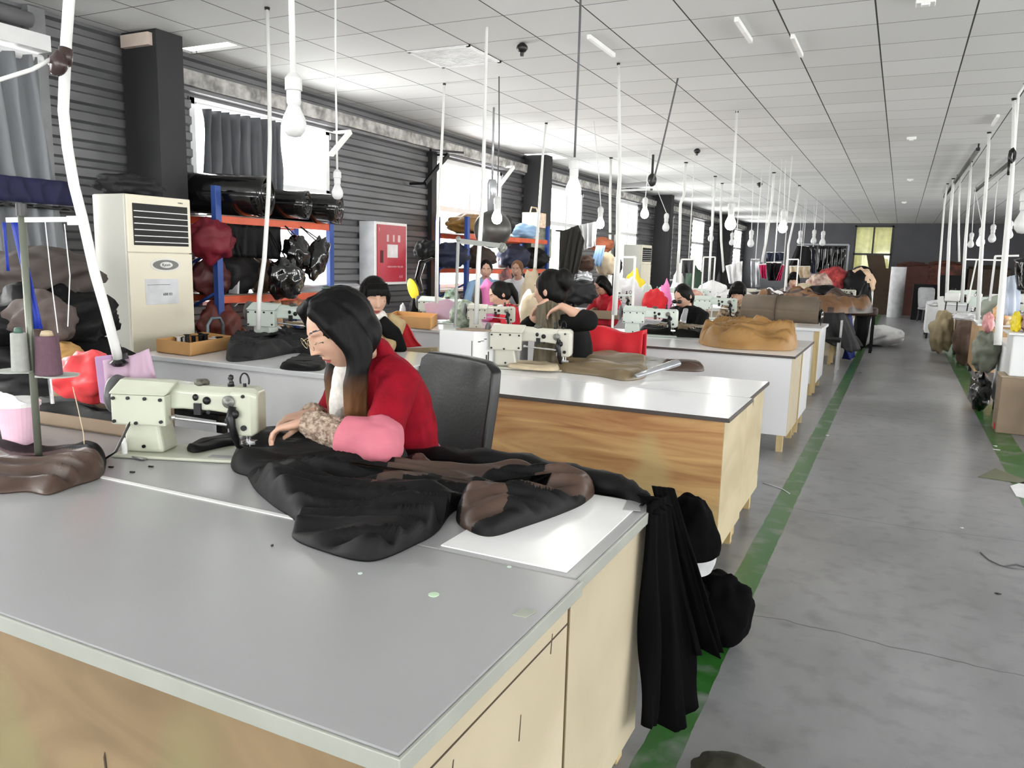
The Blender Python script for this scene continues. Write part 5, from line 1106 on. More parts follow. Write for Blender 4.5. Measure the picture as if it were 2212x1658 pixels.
m = MB(); c = Py(502, 700, 4.6); m.ell(V(-4.28, 4.62, .752+.055), (.045, .03, .055)); simple('white_shell', m, M_wht, 'small white rounded case beside the pale green machine', 'case', smooth=True)
m = MB(); c = Py(522, 690, 4.8); m.bb(-4.35, -3.95, 4.78, 5.1, .86, .88); [m.bar((x, y, .86), (x, y, 0), .03) for x in (-4.33, -3.97) for y in (4.8, 5.08)]; simple('side_stool', m, mat('beige_board', (176, 160, 130), .6), 'small beige topped stand behind the counter in front of the rack', 'stand')
simple('orange_bag', lump(V(-4.1, 5.0, .60), (.14, .12, .12), 9, .3), mat('rust_plastic', (170, 74, 34), .5), 'rust orange bag under the small beige stand', 'bag', smooth=True)
simple('red_bag', lump(V(-3.9, 4.98, .32), (.12, .12, .12), 19, .3), mat('dark_red_plastic', (110, 20, 24), .5), 'dark red bag on the floor beside the beige stand', 'bag', smooth=True)
m = MB(); m.bar(Py(600, 633, 5.9)+V(0, 0, 0), Py(695, 627, 6.2), .03, .10); m.cyl(V(-5.05, 5.65, 1.02), V(-5.05, 6.6, 1.02), .11, 20); simple('silver_roll', m, M_silver, 'silver film roll lying low before the nearest window', 'roll', smooth=True)

# second rack's goods
goods = [((-5.1, 9.05, 1.85), (.2, .45, .12), mat('gold_brown_roll', (134, 98, 44), .5), 'golden brown cloth roll on the top left of the second rack', 0), ((-5.05, 9.75, 1.86), (.2, .3, .15), M_grycl, 'dark cloth bundle on the top shelf of the second rack, next to the golden roll', 0),
 ((-5.1, 8.6, 1.45), (.2, .3, .15), M_dkbl, 'navy cloth heap on the left middle shelf of the second rack', 0), ((-5.1, 9.3, 1.43), (.2, .3, .14), mat('dark_brown_cloth', (54, 42, 36), .8), 'dark brown cloth heap in the middle of the second rack', 0),
 ((-5.1, 10.7, 1.83), (.2, .32, .10), M_lblue, 'pale blue packets on the right end of the second rack top', 0), ((-5.1, 10.4, 1.46), (.2, .3, .16), M_dkbl, 'navy boxes on the right middle shelf of the second rack', 0), ((-5.05, 11.0, 1.44), (.2, .22, .15), M_blk, 'black bundle at the right end of the second rack middle shelf', 0),
 ((-5.05, 9.2, .70), (.2, .35, .2), M_beige, 'cream carton bundle low on the second rack', 0), ((-5.05, 10.2, .72), (.2, .4, .2), mat('rust_brown', (96, 48, 36), .7), 'rust brown bundle low on the second rack right side', 0)]
for k, (c, r, mt, lb, _) in enumerate(goods): simple('storage_bag', lump(V(*c), r, 120+k, .3), mt, lb, 'bag', 'goods on the second rack', smooth=True)
t = thing('wire_basket', 'orange and white gift basket box on top of the second rack at its right end', 'basket', (-5.08, 11.0, 1.93)); m = MB(); m.bb(-5.2, -4.95, 10.85, 11.18, 1.90, 2.12); m.build('box', mat('checked_orange', (206, 160, 120), .6, rgb2=(232, 220, 204), scale=25), t, bevel=.006)
m = MB(); m.tube([(-5.08, 10.87, 2.11), (-5.08, 10.92, 2.2), (-5.08, 11.1, 2.2), (-5.08, 11.16, 2.11)], .012, 8); m.build('handle', M_beige, t)
simple('carton', (lambda m: (m.bb(-5.2, -4.95, 11.2, 11.42, 1.45, 1.9), m)[1])(MB()), mat('checked_green_grey', (150, 150, 130), .6, rgb2=(110, 112, 100), scale=20), 'tall checked carton at the very right of the second rack', 'box', bevel=.005)
# hanging things between rack and rows
simple('sun_hat', lump(Py(920, 540, 6.6), (.12, .1, .09), 4, .35), M_blk, 'black hat hung on a white pole in front of the ribbed wall', 'hat', smooth=True)
m = MB(); c = Py(918, 580, 6.6); m.tube([Py(935, 555, 6.6), Py(912, 565, 6.6), Py(902, 600, 6.6), Py(912, 630, 6.6)], [.03, .05, .04, .02], 10, flat=.6); simple('striped_strap', m, M_shiny, 'black strap hanging in an arc below the hung hat', 'strap', smooth=True)
m = MB(); m.ell(Py(892, 625, 6.9), (.06, .02, .12), Matrix.Rotation(-.4, 3, 'Y')); simple('yellow_balloon', m, M_yellow, 'yellow pointed balloon above the orange tray in the third row', 'balloon', smooth=True)
m = MB(); o_ = [Py(x, y, 6.7) for x, y in ((915, 655), (945, 650), (965, 645), (985, 655), (980, 690), (925, 690))]; m.prism(o_, (0, .03, 0)); simple('pink_cloth', m, M_lilac, 'pink cloth sheet standing behind the tray in the third row', 'cloth', bevel=.004)
# dark coat hanging by column two, light cloths next to it
m = MB(); m.wall([Py(1210, 500, 8.6), Py(1250, 486, 8.6), Py(1262, 520, 8.6)], [Py(1203, 660, 8.6), Py(1222, 662, 8.6), Py(1234, 655, 8.6)], .04, 4, 16, .02, 3); simple('hanging_coat', m, mat('dark_olive_coat', (42, 40, 36), .8), 'long dark coat hanging beside the second dark column', 'coat', smooth=True)
m = MB(); m.wall([Py(1255, 485, 8.9), Py(1290, 478, 8.9)], [Py(1262, 540, 8.9), Py(1285, 530, 8.9)], .03, 3, 8, .015, 3); simple('grey_cloth', m, M_wht, 'pale grey cloth hanging right of the long dark coat', 'cloth', smooth=True)
m = MB(); m.wall([Py(1288, 530, 9.0), Py(1308, 530, 9.0)], [Py(1276, 575, 9.0), Py(1298, 575, 9.0)], .02, 3, 8, .012, 3); simple('blue_shirt', m, M_lblue, 'light blue shirt hanging beside the pale grey cloth', 'shirt', smooth=True)
for k, (px, py, y, r, mt, lb) in enumerate(((1310, 570, 9.2, (.13, .1, .13), M_beige, 'beige helmet shaped bag hanging before the fourth window'), (1255, 570, 8.8, (.16, .1, .10), mat('brown_fur', (60, 40, 30), .9), 'dark brown bundle under the pale grey cloth'),
     (1250, 600, 8.7, (.16, .1, .09), M_silver, 'silver grey bundle below the brown one'), (1252, 632, 8.6, (.2, .12, .13), M_grycl, 'dark grey bundle lowest in the stack beside the long coat'), (1335, 500+75, 9.6, (.05, .05, .1), M_blk, 'small black bag hung on the white pole near the fourth window'),
     (1300, 528, 9.3, (.16, .08, .08), mat('red_brown_hat', (130, 70, 44), .8), 'red brown cap on top of the hanging clothes'))):
    simple('bundle', lump(Py(px, py, y), r, 150+k, .3), mt, lb, 'bundle', 'bundles hanging between the second and fourth windows', smooth=True)
m = MB(); m.bar(Py(1245, 495, 8.75), V(Py(1245, 495, 8.75).x, 8.75, 0), .025); m.bar(Py(1200, 498, 8.75), Py(1330, 505, 9.2), .02); m.bar(Py(1330, 505, 9.2), V(Py(1330, 505, 9.2).x, 9.2, 0), .025); simple('garment_rail', m, M_dkmetal, 'dark garment rail carrying the clothes beside the second column', 'rail')
# ------------------------------------------------------------------ hanging lamps, drop poles and the rails over the right-hand row
def glow(name, rgb, e):
    m = mat(name, rgb, .4, emit=e); return m
M_bulbon = glow('lit_bulb', (255, 252, 240), 14); M_bulboff = mat('frosted_bulb', (214, 214, 214), .3, 0, .03); M_sock = mat('lamp_socket', (206, 206, 206), .4, 0, .06)
M_cord = mat('white_cord', (224, 224, 222), .5, 0, .04); M_cordk = mat('grey_cord', (92, 92, 94), .5)
def lamp(label, bulb, depth=None, top=None, lit=False, r=.030, cord=.006, tall=1.0, cordm=None, topz=None):
    if top is not None and depth is None: tp = Pz(top[0], top[1], ROOM_H); d = depth_of(tp)
    else: d = depth; tp = None
    b = Pd(bulb[0], bulb[1], d)                                    # lowest point of the bulb
    if tp is None: tp = V(b.x, b.y, ROOM_H)
    t = thing('hanging_lamp', label, 'lamp', tuple(b), 'bare bulbs hanging over the work rows'); h = r*2.4*tall
    m = MB(); m.lathe([(0, 0), (r*.55, r*.12), (r*.92, r*.6), (r, r*1.1), (r*.9, r*1.6), (r*.62, r*2.2), (r*.45, r*2.7)], b, 20); m.build('bulb', M_bulbon if lit else M_bulboff, t, smooth=True)
    s0 = b+V(0, 0, r*2.6); m = MB(); m.lathe([(r*.5, 0), (r*.58, r*.2), (r*.58, r*1.1), (r*.7, r*1.15), (r*.68, r*2.1), (r*.35, r*2.5), (0, r*2.6)], s0, 16); m.build('socket', M_sock, t, smooth=False)
    c0 = s0+V(0, 0, r*2.4); m = MB(); mid = c0.lerp(tp, .5)+V(.01*math.sin(b.x*9), 0, 0); m.tube([c0, c0.lerp(mid, .5), mid, tp], cord, 8); m.build('cord', cordm or M_cord, t, smooth=True)
    if lit:
        l = bpy.data.lights.new('bulb_light', 'POINT'); l.energy = 5; l.shadow_soft_size = r; l.color = (1, .97, .9); o = bpy.data.objects.new('bulb_light', l); COL.objects.link(o); o.location = b+V(0, 0, -r*1.6)
    return t
lamp('large unlit bulb on a thick white tube in the upper left foreground', (636, 297), 2.35, r=.036, cord=.0088)
lamp('unlit bulb on a white cord before the ribbed wall, right of the curtained window', (729, 431), 4.7, r=.034)
lamp('lit round bulb above the second rack and the silver sphere glow', (1073, 484), top=(1078, 165), lit=True, r=.048, cordm=M_cordk)
lamp('brightly lit bulb hanging highest, over the woman in black', (1238, 428), 4.6, lit=True, r=.045, cord=.007, cordm=M_cordk)
lamp('lit bulb over the hanging clothes beside the second column', (1296, 494), top=(1283, 262), lit=True, r=.05)
lamp('lit bulb with a broad glow before the far air conditioner', (1392, 472), top=(1402, 318), lit=True, r=.058)
lamp('unlit bulb at the end of a slanting white cord near the third column', (1438, 500), top=(1412, 388), r=.07)
lamp('lit bulb before the far windows, over the woman in the patterned collar', (1577, 497), top=(1592, 238), lit=True, r=.058)
lamp('lit bulb farthest along the left rows, beside the dark end wall', (1690, 503), top=(1697, 345), lit=True, r=.07)
for i, (bx, by, tx, ty, lb) in enumerate(((1535, 522, 1538, 395, 'small unlit bulb left of the lit one over the far windows'), (1580, 530, 1581, 425, 'small unlit bulb just below the lit one over the far windows'), (1621, 534, 1627, 375, 'small unlit bulb over the pink hanging garment'),
        (1727, 527, 1728, 452, 'small unlit bulb, first of three before the end wall'), (1757, 527, 1759, 445, 'small unlit bulb, middle of three before the end wall'), (1776, 531, 1780, 440, 'small unlit bulb, last of three before the end wall'))):
    lamp(lb, (bx, by), top=(tx, ty), r=.06 if i < 3 else .075)
lamp('lit bulb over the machines on the right side of the aisle', (2117, 532), top=(2107, 410), lit=True, r=.075)
lamp('unlit long bulb left of the lit one on the right side', (2096, 535), top=(2108, 396), r=.055, tall=1.5)
lamp('unlit bulb right of the lit one on the right side', (2142, 524), top=(2158, 370), r=.058)
lamp('unlit bulb behind the thick white pole on the right side', (2179, 516), top=(2190, 360), r=.055)
lamp('unlit bulb cut by the right edge of the view', (2208, 505), 4.6, r=.05)

def pole(label, pts, depth=None, r=.012, grp='white drop poles', material=None, r2=None):
    "pts: pixels from the ceiling end down; a fixed distance keeps the pole upright"
    if depth is None: a = Pz(pts[0][0], pts[0][1], ROOM_H); depth = depth_of(a)
    P_ = [Pd(x, y, depth) for x, y in pts]
    if P_[0].z < ROOM_H-.3 and pts[0][1] <= 0: P_.insert(0, V(P_[0].x, P_[0].y, ROOM_H))
    t = thing('drop_pole', label, 'pole', tuple(P_[-1]), grp); k = len(P_); m = MB()
    m.tube(P_, [r if not r2 else r+(r2-r)*i/(k-1) for i in range(k)], 10); m.build('tube', material or M_pipe, t, smooth=True)
    m = MB(); m.lathe([(r*1.15, -.02), (r*1.5, -.008), (r*1.5, 0)], P_[0], 12); m.build('ceiling_fixing', M_dkmetal, t); return t
pole('slim white pole bending down to the pale green machine on the white counter', [(577, 16), (581, 150), (583, 300), (580, 420), (571, 560), (560, 640), (558, 712)], r=.0125, r2=.017)
pole('white pole down to the pink cloth sheet in the third row', [(960, 180), (957, 260), (950, 400), (945, 480), (943, 655)], r=.010, r2=.018)
pole('tall white pole dropping in front of the second rack by its middle', [(1053, -6), (1050, 120), (1046, 300), (1043, 420), (1034, 560), (1028, 700)], 5.6, r=.010, r2=.018)
pole('white pole in front of the second dark column, ending above the woman in black', [(1180, 265), (1173, 330), (1165, 450), (1157, 560), (1152, 640)], r=.012, r2=.022)
pole('thin white pole left of the fourth bright window', [(1320, 340), (1318, 420), (1318, 520), (1316, 600), (1311, 655)], r=.020)
pole('long white pole beside the fourth bright window', [(1336, 136), (1338, 250), (1339, 380), (1336, 430), (1335, 560), (1327, 680)], r=.010, r2=.024)
pole('slanting thin pole from the ceiling to the black bracket', [(1475, 123), (1448, 240), (1427, 330), (1411, 392)], 7.0, r=.008, material=M_cordk)
pole('white pole before the third column', [(1482, 350), (1478, 420), (1470, 440), (1468, 520), (1462, 610)], r=.022)
pole('white pole left of the woman in the patterned collar', [(1545, 380), (1541, 450), (1534, 560), (1530, 640)], r=.022)
pole('white pole between the two far lit bulbs', [(1592, 240), (1588, 330), (1582, 430)], r=.012)
pole('white pole slanting down to the pink garment', [(1672, 372), (1668, 430), (1655, 520), (1646, 566)], r=.022)
pole('white pole right of the pink garment', [(1727, 400), (1716, 470), (1703, 530), (1698, 620)], r=.02)
pole('white pole by the woman in the patterned collar head', [(1560, 395), (1557, 455), (1558, 520), (1564, 600)], r=.022)
for (pts, r, r2, lb) in (([(2047, 396), (2040, 440), (2034, 520), (2028, 600), (2027, 655)], .016, .02, 'leftmost white pole of the right-hand row'), ([(2060, 385), (2056, 430), (2050, 520), (2045, 640)], .022, .03, 'second white pole from the left in the right-hand row'),
        ([(2075, 378), (2072, 430), (2071, 500), (2072, 565)], .014, .018, 'third white pole from the left in the right-hand row'), ([(2098, 348), (2094, 420), (2086, 520), (2078, 655)], .016, .026, 'fourth white pole from the left in the right-hand row'),
        ([(2137, 285), (2132, 380), (2124, 480), (2119, 560), (2112, 690)], .016, .026, 'fifth white pole, in front of the lit bulb on the right')):
    pole(lb, pts, r=r, r2=r2, grp='white drop poles over the right-hand row')
pole('thick white pole nearest the right edge, with a black strap near its top', [(2191, 212), (2190, 300), (2184, 400), (2172, 540), (2160, 680), (2155, 745)], 6.4, r=.014, r2=.030, grp='white drop poles over the right-hand row')
pole('thin pole curving out of the ceiling at the right edge', [(2215, 180), (2200, 205), (2196, 260), (2191, 330), (2180, 500)], 6.6, r=.010, grp='white drop poles over the right-hand row')
m = MB(); m.tube([Pd(x, y, 6.3) for x, y in ((2186, 320), (2192, 330), (2191, 345), (2186, 350), (2180, 342), (2184, 325))], .014, 8); m.tube([Pd(x, y, 6.3) for x, y in ((2180, 345), (2178, 378))], .01, 8); simple('strap', m, M_black, 'black strap looped around the thick white pole at the right', 'strap', smooth=True)
for (a, b, lb) in (((2040, 425), (2113, 322), 'black rail descending along the left poles of the right-hand row'), ((2107, 412), (2183, 350), 'black rail joining the inner poles of the right-hand row')):
    pa_, pb_ = Pz(a[0], a[1], 2.98), Pz(b[0], b[1], 2.98); m = MB(); m.bar(pa_, pb_, .045, .04); [m.bar(q, V(q.x, q.y, ROOM_H), .02) for q in (pa_, pa_.lerp(pb_, .5), pb_)]; simple('ceiling_rail', m, M_dkmetal, lb, 'rail')
# black bracket over the fourth window and brackets below the lintel
m = MB(); a = Py(1342, 402, 13.2); b = Py(1408, 396, 12.0); m.bar(a, b, .05, .07); m.bar(a-V(0, 0, .07), b-V(0, 0, .09), .04, .03); m.ell(b+V(0, 0, .05), (.07, .07, .1)); m.bar(b+V(0, 0, .1), V(b.x, b.y, ROOM_H), .03)
simple('ceiling_bracket', m, M_black, 'black bracket arm fixed under the ceiling above the fourth window', 'bracket')
for (a, b, x, mt, lb) in (((716, 333), (757, 284), -5.35, M_white, 'white diagonal brace at the lintel above the unlit bulb'), ((1080, 400), (1110, 360), -5.35, M_white, 'white diagonal brace near the second window top'), ((918, 396), (968, 334), -5.35, M_dkmetal, 'dark diagonal brace at the upper left corner of the second window')):
    m = MB(); m.bar(Px(a[0], a[1], x), Px(b[0], b[1], x), .03, .05); m.bar(Px(a[0], a[1], x), Px(a[0], a[1], x)-V(.22, 0, 0), .03); m.bar(Px(b[0], b[1], x), Px(b[0], b[1], x)-V(.22, 0, 0), .03); simple('wall_brace', m, mt, lb, 'brace')
m = MB(); m.bar(Px(930, 324, -5.35), Px(1000, 330, -5.35), .03, .03); m.bar(Px(965, 327, -5.35), Px(965, 327, -5.35)-V(.2, 0, 0), .03); simple('wall_brace', m, M_dkmetal, 'short dark bar along the lintel over the second window', 'brace')
m = MB(); c = Pd(1063, 505, 7.15); m.ell(Py(1070, 497, 7.9), (.19, .19, .19)); m.cyl(Py(1070, 452, 7.9), Py(1068, 370, 7.9), .07, 16)
t = thing('round_lamp_shade', 'dark grey metal sphere behind the lit bulb in front of the second rack', 'sphere', tuple(Py(1070, 534, 7.9))); k = MB(); k.ell(Py(1064, 495, 7.9), (.21, .21, .21), None, 28, 20); k.build('sphere', mat('brushed_dark_metal', (84, 82, 80), .35, .6, .1, 4), t, smooth=True); k = MB(); k.lathe([(.05, 0), (.055, .3), (.04, .34)], Py(1062, 455, 7.9), 14); k.cyl(Py(1062, 455, 7.9)+V(0, 0, .33), V(Py(1062, 455, 7.9).x, 7.9, ROOM_H), .012, 8); k.build('neck', MATS['silver_film'], t, smooth=True)
# ------------------------------------------------------------------ the other women at their machines
def worker(label, head_px, depth, face_az, pitch=.35, top=None, hair='short', name='sweater', hands_rel=None, lean=.22, drop=0, shw=.165, hairm=None, curl=.55, tilt=0, dirs=None, hints=None, facing_az=None, torso_k=1.0, vox=.012, sleeve_end=.86, hsc=1.0, habs=None):
    hd = Pd(head_px[0], head_px[1], depth); fa = facing_az if facing_az is not None else face_az
    f = V(math.cos(fa), math.sin(fa), 0); fh = V(math.cos(face_az)*math.cos(pitch), math.sin(face_az)*math.cos(pitch), -math.sin(pitch)); l = Vector((0, 0, 1)).cross(f)
    nk = hd-fh*.035-f*.035-V(0, 0, .135+drop); pel = nk-f*lean-V(0, 0, 0); pel.z = nk.z-math.sqrt(max(.05, .56**2-lean**2)); 
    if hands_rel is None: hands_rel = ((.10, .34, -.30), (-.10, .34, -.30))
    W_ = [nk+l*a+f*b+V(0, 0, c) for a, b, c in hands_rel]
    if habs: W_ = habs
    return person(label, pel, nk, hd, fh, facing=f, shw=shw, hands=W_, vox=vox, hair=hair, colours=dict(top=top or M_blackcl, top_name=name, hair=hairm or M_hair), curl=curl, tilt=tilt, hand_dirs=dirs, hints=hints, torso_k=torso_k, sleeve_end=sleeve_end, hsc=hsc), f, l
R = math.radians
M_beigecoat = mat('beige_coat', (190, 166, 124), .8, 0, .1, 6); M_patt = mat('patterned_blouse', (196, 178, 150), .8, 0, .1, 22, rgb2=(70, 60, 52)); M_greypat = mat('grey_pattern_blouse', (128, 112, 112), .8, 0, .1, 18, rgb2=(176, 166, 168))
# behind the main woman: beige and black coat, hand at the chin, looking down right
(T2_, I2), f, l = worker('woman in beige and black coat with fringe resting her chin on her hand', (808, 642), 5.45, R(-40), .30, top=M_beigecoat, hair='bangs', name='coat', hands_rel=((-.03, .15, -.06), (-.16, .30, -.28)), lean=.26, hsc=1.14, facing_az=R(-62))
m = MB(); nk = I2['nk']; m.tube([nk+l*.06+f*.10-V(0, 0, .03), nk+l*.14+f*.08-V(0, 0, .12), nk+l*.2+f*.02-V(0, 0, .26)], [.045, .06, .05], 12); remeshed(m, .012, 3, disp=.006).build('black_shawl', M_blackcl, T2_, smooth=True)
m = MB(); m.tube([nk-l*.08+f*.04, nk+f*.10-V(0, 0, .03), nk+l*.08+f*.04], [.04, .045, .04], 12); remeshed(m, .01, 3, disp=.006).build('scarf', MATS['white_lace_scarf'], T2_, smooth=True)
# red sweater, profile to the left
(T3_, I3), f, l = worker('woman in bright red sweater bending left over a greyish machine', (1080, 636), 8.15, R(-143), .5, top=M_redbright, hair='tail', hands_rel=((.06, .30, -.33), (-.10, .36, -.28)), lean=.24, facing_az=R(-140), hsc=1.1)
m = MB(); nk = I3['nk']; m.tube([nk+f*.05+l*.07, nk+f*.10-V(0, 0, .03), nk+f*.05-l*.07], [.03, .035, .03], 10); remeshed(m, .01, 2).build('white_collar', M_wht, T3_, smooth=True)
# woman in black, hand raised to a chair back, seen from her left and behind
(T4_, I4), f, l = worker('woman in black leaning with her bare forearm on a brown chair back', (1188, 628), 5.2, R(172), .15, top=M_blackcl, hair='bun', name='sweater', habs=(Pd(1212, 660, 4.95), Pd(1180, 650, 5.1)), dirs=((V(-.8, -.3, -.5), V(-.1, -.2, -1)), (V(-.8, -.3, -.5), V(0, 0, -1))), hints=(V(.9, -.2, -.5), V(-.5, .5, -.8)), lean=.14, facing_az=R(-158), shw=.17, sleeve_end=.3, torso_k=1.08, hsc=1.12)
mb = MB(); mb.wall([Pd(1160, 660, 5.0), Pd(1190, 648, 5.0), Pd(1222, 664, 5.0)], [Pd(1150, 800, 4.92), Pd(1190, 805, 4.9), Pd(1240, 800, 4.95)], .018, 2, 14, .02, 7, gather=0)
a_ = Pd(1192, 655, 5.02); mb.bar(a_, V(a_.x, a_.y, 0), .03); simple('leather_sheet', mb, mat('olive_brown_pad', (84, 76, 60), .6), 'upright olive brown leather sheet held by the woman in black', 'leather', smooth=True)
# red clothing behind the woman in black
(T5_, I5), f, l = worker('woman in red jacket mostly hidden behind the hanging clothes', (1300, 618), 9.6, R(-120), .7, top=M_redbright, hair='long', name='jacket', lean=.2)
# dark glasses woman
(T6_, I6), f, l = worker('woman in black coat with grey lapel and dark glasses over a mint machine', (1476, 640), 7.95, R(-118), .62, top=M_blackcl, hair='short', name='coat', hands_rel=((.08, .33, -.30), (-.10, .34, -.28)), lean=.24, facing_az=R(-110), shw=.18, torso_k=1.05)
m = MB(); nk = I6['nk']; m.tube([nk+f*.08+l*.05-V(0, 0, .0), nk+f*.15+l*.07-V(0, 0, .12), nk+f*.18+l*.06-V(0, 0, .26)], [.03, .04, .04], 10, flat=.4); remeshed(m, .012, 2).build('grey_lapel', M_silver, T6_, smooth=True)
m = MB(); HM = I6['HM']
for s in (1, -1): m.ell(HM @ V(s*.032, -.104, .010), (.028, .028, .02))
m.build('dark_glasses', M_black, T6_, smooth=True)
# patterned collar woman
(T7_, I7), f, l = worker('woman in beige coat and patterned collar bending over a white green machine', (1594, 634), 10.35, R(-85), .45, top=M_patt, hair='bangs', name='coat', lean=.2, hsc=1.25, facing_az=R(-95))
(T8_, I8), f, l = worker('farthest seated woman with dark fringe in a grey patterned blouse', (1714, 606), 13.9, R(-80), .3, top=M_greypat, hair='bangs', name='blouse', lean=.15, hsc=1.2)
# figures and toys behind the red sweater woman
(T9_, I9), f, l = worker('person in pale blouse standing before the right end of the second rack', (1117, 582), 9.9, R(-80), .2, top=M_wht, hair='short', name='blouse', lean=.1, hairm=hair_mat('brown_hair', (120, 84, 56), None), hsc=.9)
(Ta_, Ia), f, l = worker('person with dark hair and pale blue top before the second rack', (1050, 582), 9.6, R(-60), .3, top=M_lblue, hair='short', name='top', lean=.12, hsc=.95)
# red aprons and coats hanging off chairs
mb = MB(); mb.wall([Py(1290, 700, 5.35), Py(1345, 698, 5.35), Py(1378, 702, 5.35)], [Py(1285, 790, 5.1), Py(1340, 800, 5.1), Py(1383, 800, 5.1)], .05, 3, 14, .02, 3); a = Py(1285, 720, 5.5)
t = thing('padded_chair', 'chair covered by a bright red garment behind the olive leather', 'chair', (Py(1330, 700, 5.4).x, 5.45, 0)); b = V(Py(1330, 700, 5.4).x, 5.45, 0)
m = MB(); m.bb(b.x-.2, b.x+.22, 5.3, 5.7, .42, .47); m.build('seat', M_leather, t, bevel=.01); m = MB(); m.bb(b.x-.17, b.x+.17, 5.34, 5.38, .45, .90); m.build('backrest', M_leather, t, bevel=.01)
for sx in (-.16, .18):
    for sy in (5.33, 5.66): m = MB(); m.bar((b.x+sx, sy, 0), (b.x+sx, sy, .42), .03); m.build('leg', M_dkmetal, t)
mb = MB(); rr = []
for i in range(25):
    u = i/24; x = b.x-.21+.44*u; z = .935+.02*math.sin(u*7); rr.append([V(x, 5.30-.0, .55+.03*math.sin(u*9)), V(x, 5.28+.02*math.sin(u*15), z-.16), V(x, 5.30, z), V(x, 5.42, z+.0), V(x, 5.43, .6), V(x, 5.40, .6), V(x, 5.395, z-.03), V(x, 5.325, z-.03), V(x, 5.31, z-.2), V(x, 5.33, .55)])
mb.loft(rr); simple('red_garment', mb, M_redcl, 'bright red garment draped over a chair right of the woman in black', 'garment', smooth=True)
mb = MB(); mb.wall([Py(855, 690, 5.3), Py(880, 700, 5.3)], [Py(850, 752, 5.2), Py(908, 748, 5.2)], .02, 2, 10, .015, 3); mb.ell(Py(862, 700, 5.35), (.06, .04, .06)); mb.bar(Py(868, 700, 5.34), V(Py(868, 700, 5.34).x, 5.34, 0), .03); simple('red_cloth', mb, M_redcl, 'red cloth triangle hanging behind the shoulder of the nearest woman', 'cloth', smooth=True)
m = MB(); m.prism([Py(852, 752, 5.05), Py(945, 750, 5.05), Py(945, 785, 5.05), Py(855, 785, 5.05)], (0, .02, 0)); m.bar((Py(870, 785, 5.05).x, 5.05, .72), (Py(870, 785, 5.05).x, 5.05, 0), .03); m.bar((Py(930, 785, 5.05).x, 5.05, .72), (Py(930, 785, 5.05).x, 5.05, 0), .03); simple('board_stand', m, M_beige, 'beige board standing between the leather chair and the white carton', 'board')
# ------------------------------------------------------------------ third row and beyond
def tray_px(label, l, c, r, y, h, mt, z=.752):
    "open tray: left, front corner and right pixels of its base on the table"
    P_ = [Pz(*q, z) for q in (l, c, r)]; d = P_[0]+(P_[2]-P_[1]); pts = [tuple(p[:2]) for p in (P_[0], P_[1], P_[2], d)]
    return open_box('cardboard_tray', label, 'tray', pts, z+.0005, h, mt, .008)
tray_px('orange cardboard tray in the third row under the yellow balloon', (836, 704), (930, 712), (945, 701), 6, .11, M_orngcard)
tray_px('brown cardboard box in the third row beside the mint machine', (1366, 668), (1438, 672), (1452, 664), 7, .11, M_orngcard)
tray_px('brown cardboard tray beside the shoulder of the woman in black', (1272, 688), (1334, 690), (1340, 683), 7, .10, M_card)
tray_px('light wooden tray front standing on the fourth row under the brown roll', (1614, 696), (1716, 700), (1722, 692), 9, .13, mat('light_maple', (216, 186, 130), .5))
# brown kraft heap on row 3
mb = heap(pxz([(1512, 742), (1560, 752), (1640, 756), (1712, 756), (1714, 738), (1640, 728), (1560, 726), (1520, 730)]), (pxz([(1545, 740)])[0], pxz([(1690, 745)])[0]), .7515, .24, fold=(1, .25), fs=(2.2, 11), fa=.62, nr=40, n=260, seed=71, edge=.11)
simple('kraft_garment', mb, M_kraft, 'golden brown garment heap at the aisle end of the third row table', 'garments', smooth=True)
mb = heap(pxz([(1385, 722), (1480, 728), (1518, 728), (1520, 716), (1440, 712), (1395, 714)]), (pxz([(1410, 719)])[0], pxz([(1500, 721)])[0]), .7515, .12, fold=(1, .1), fs=(2, 9), seed=73, edge=.07, mats2=lambda c: c.z > .83); simple('black_coat', mb, [M_blk, MATS['olive_brown_leather']], 'black and olive coat under the needle of the mint machine', 'coat', smooth=True)
# brown roll on row 4
a, b = Pz(1618, 694, .93), Pz(1778, 700, .93); a = V(-1.66, 9.62, .925); b = V(-.80, 9.62, .925)
t = thing('fabric_roll', 'large grey brown fabric roll tied with a strap on the fourth row', 'roll', (-1.4, 9.62, .76))
m = roll(a, b, .165, 3, 5); k = MB(); k.join(m); k.tube([a+V(.02, 0, 0), b-V(.03, 0, 0)], [.155, .155], 24); k.build('roll', mat('grey_brown_fabric', (96, 84, 70), .7, 0, .12, 5, bump=.2, bscale=14), t, smooth=True)
m = MB(); m.tube([V(-1.27, 9.62, .925)+V(0, math.cos(q)*.17, math.sin(q)*.17) for q in [i/24*2*PI for i in range(25)]], [(.012, .005)]*25, 8); m.build('strap', mat('strap_brown', (62, 44, 34), .6), t, smooth=True)
simple('shiny_label', lump(V(-.775, 9.60, .86), (.02, .10, .085), 3, .3), M_shiny, 'glossy black wrap at the aisle end of the grey brown roll', 'wrap', smooth=True)
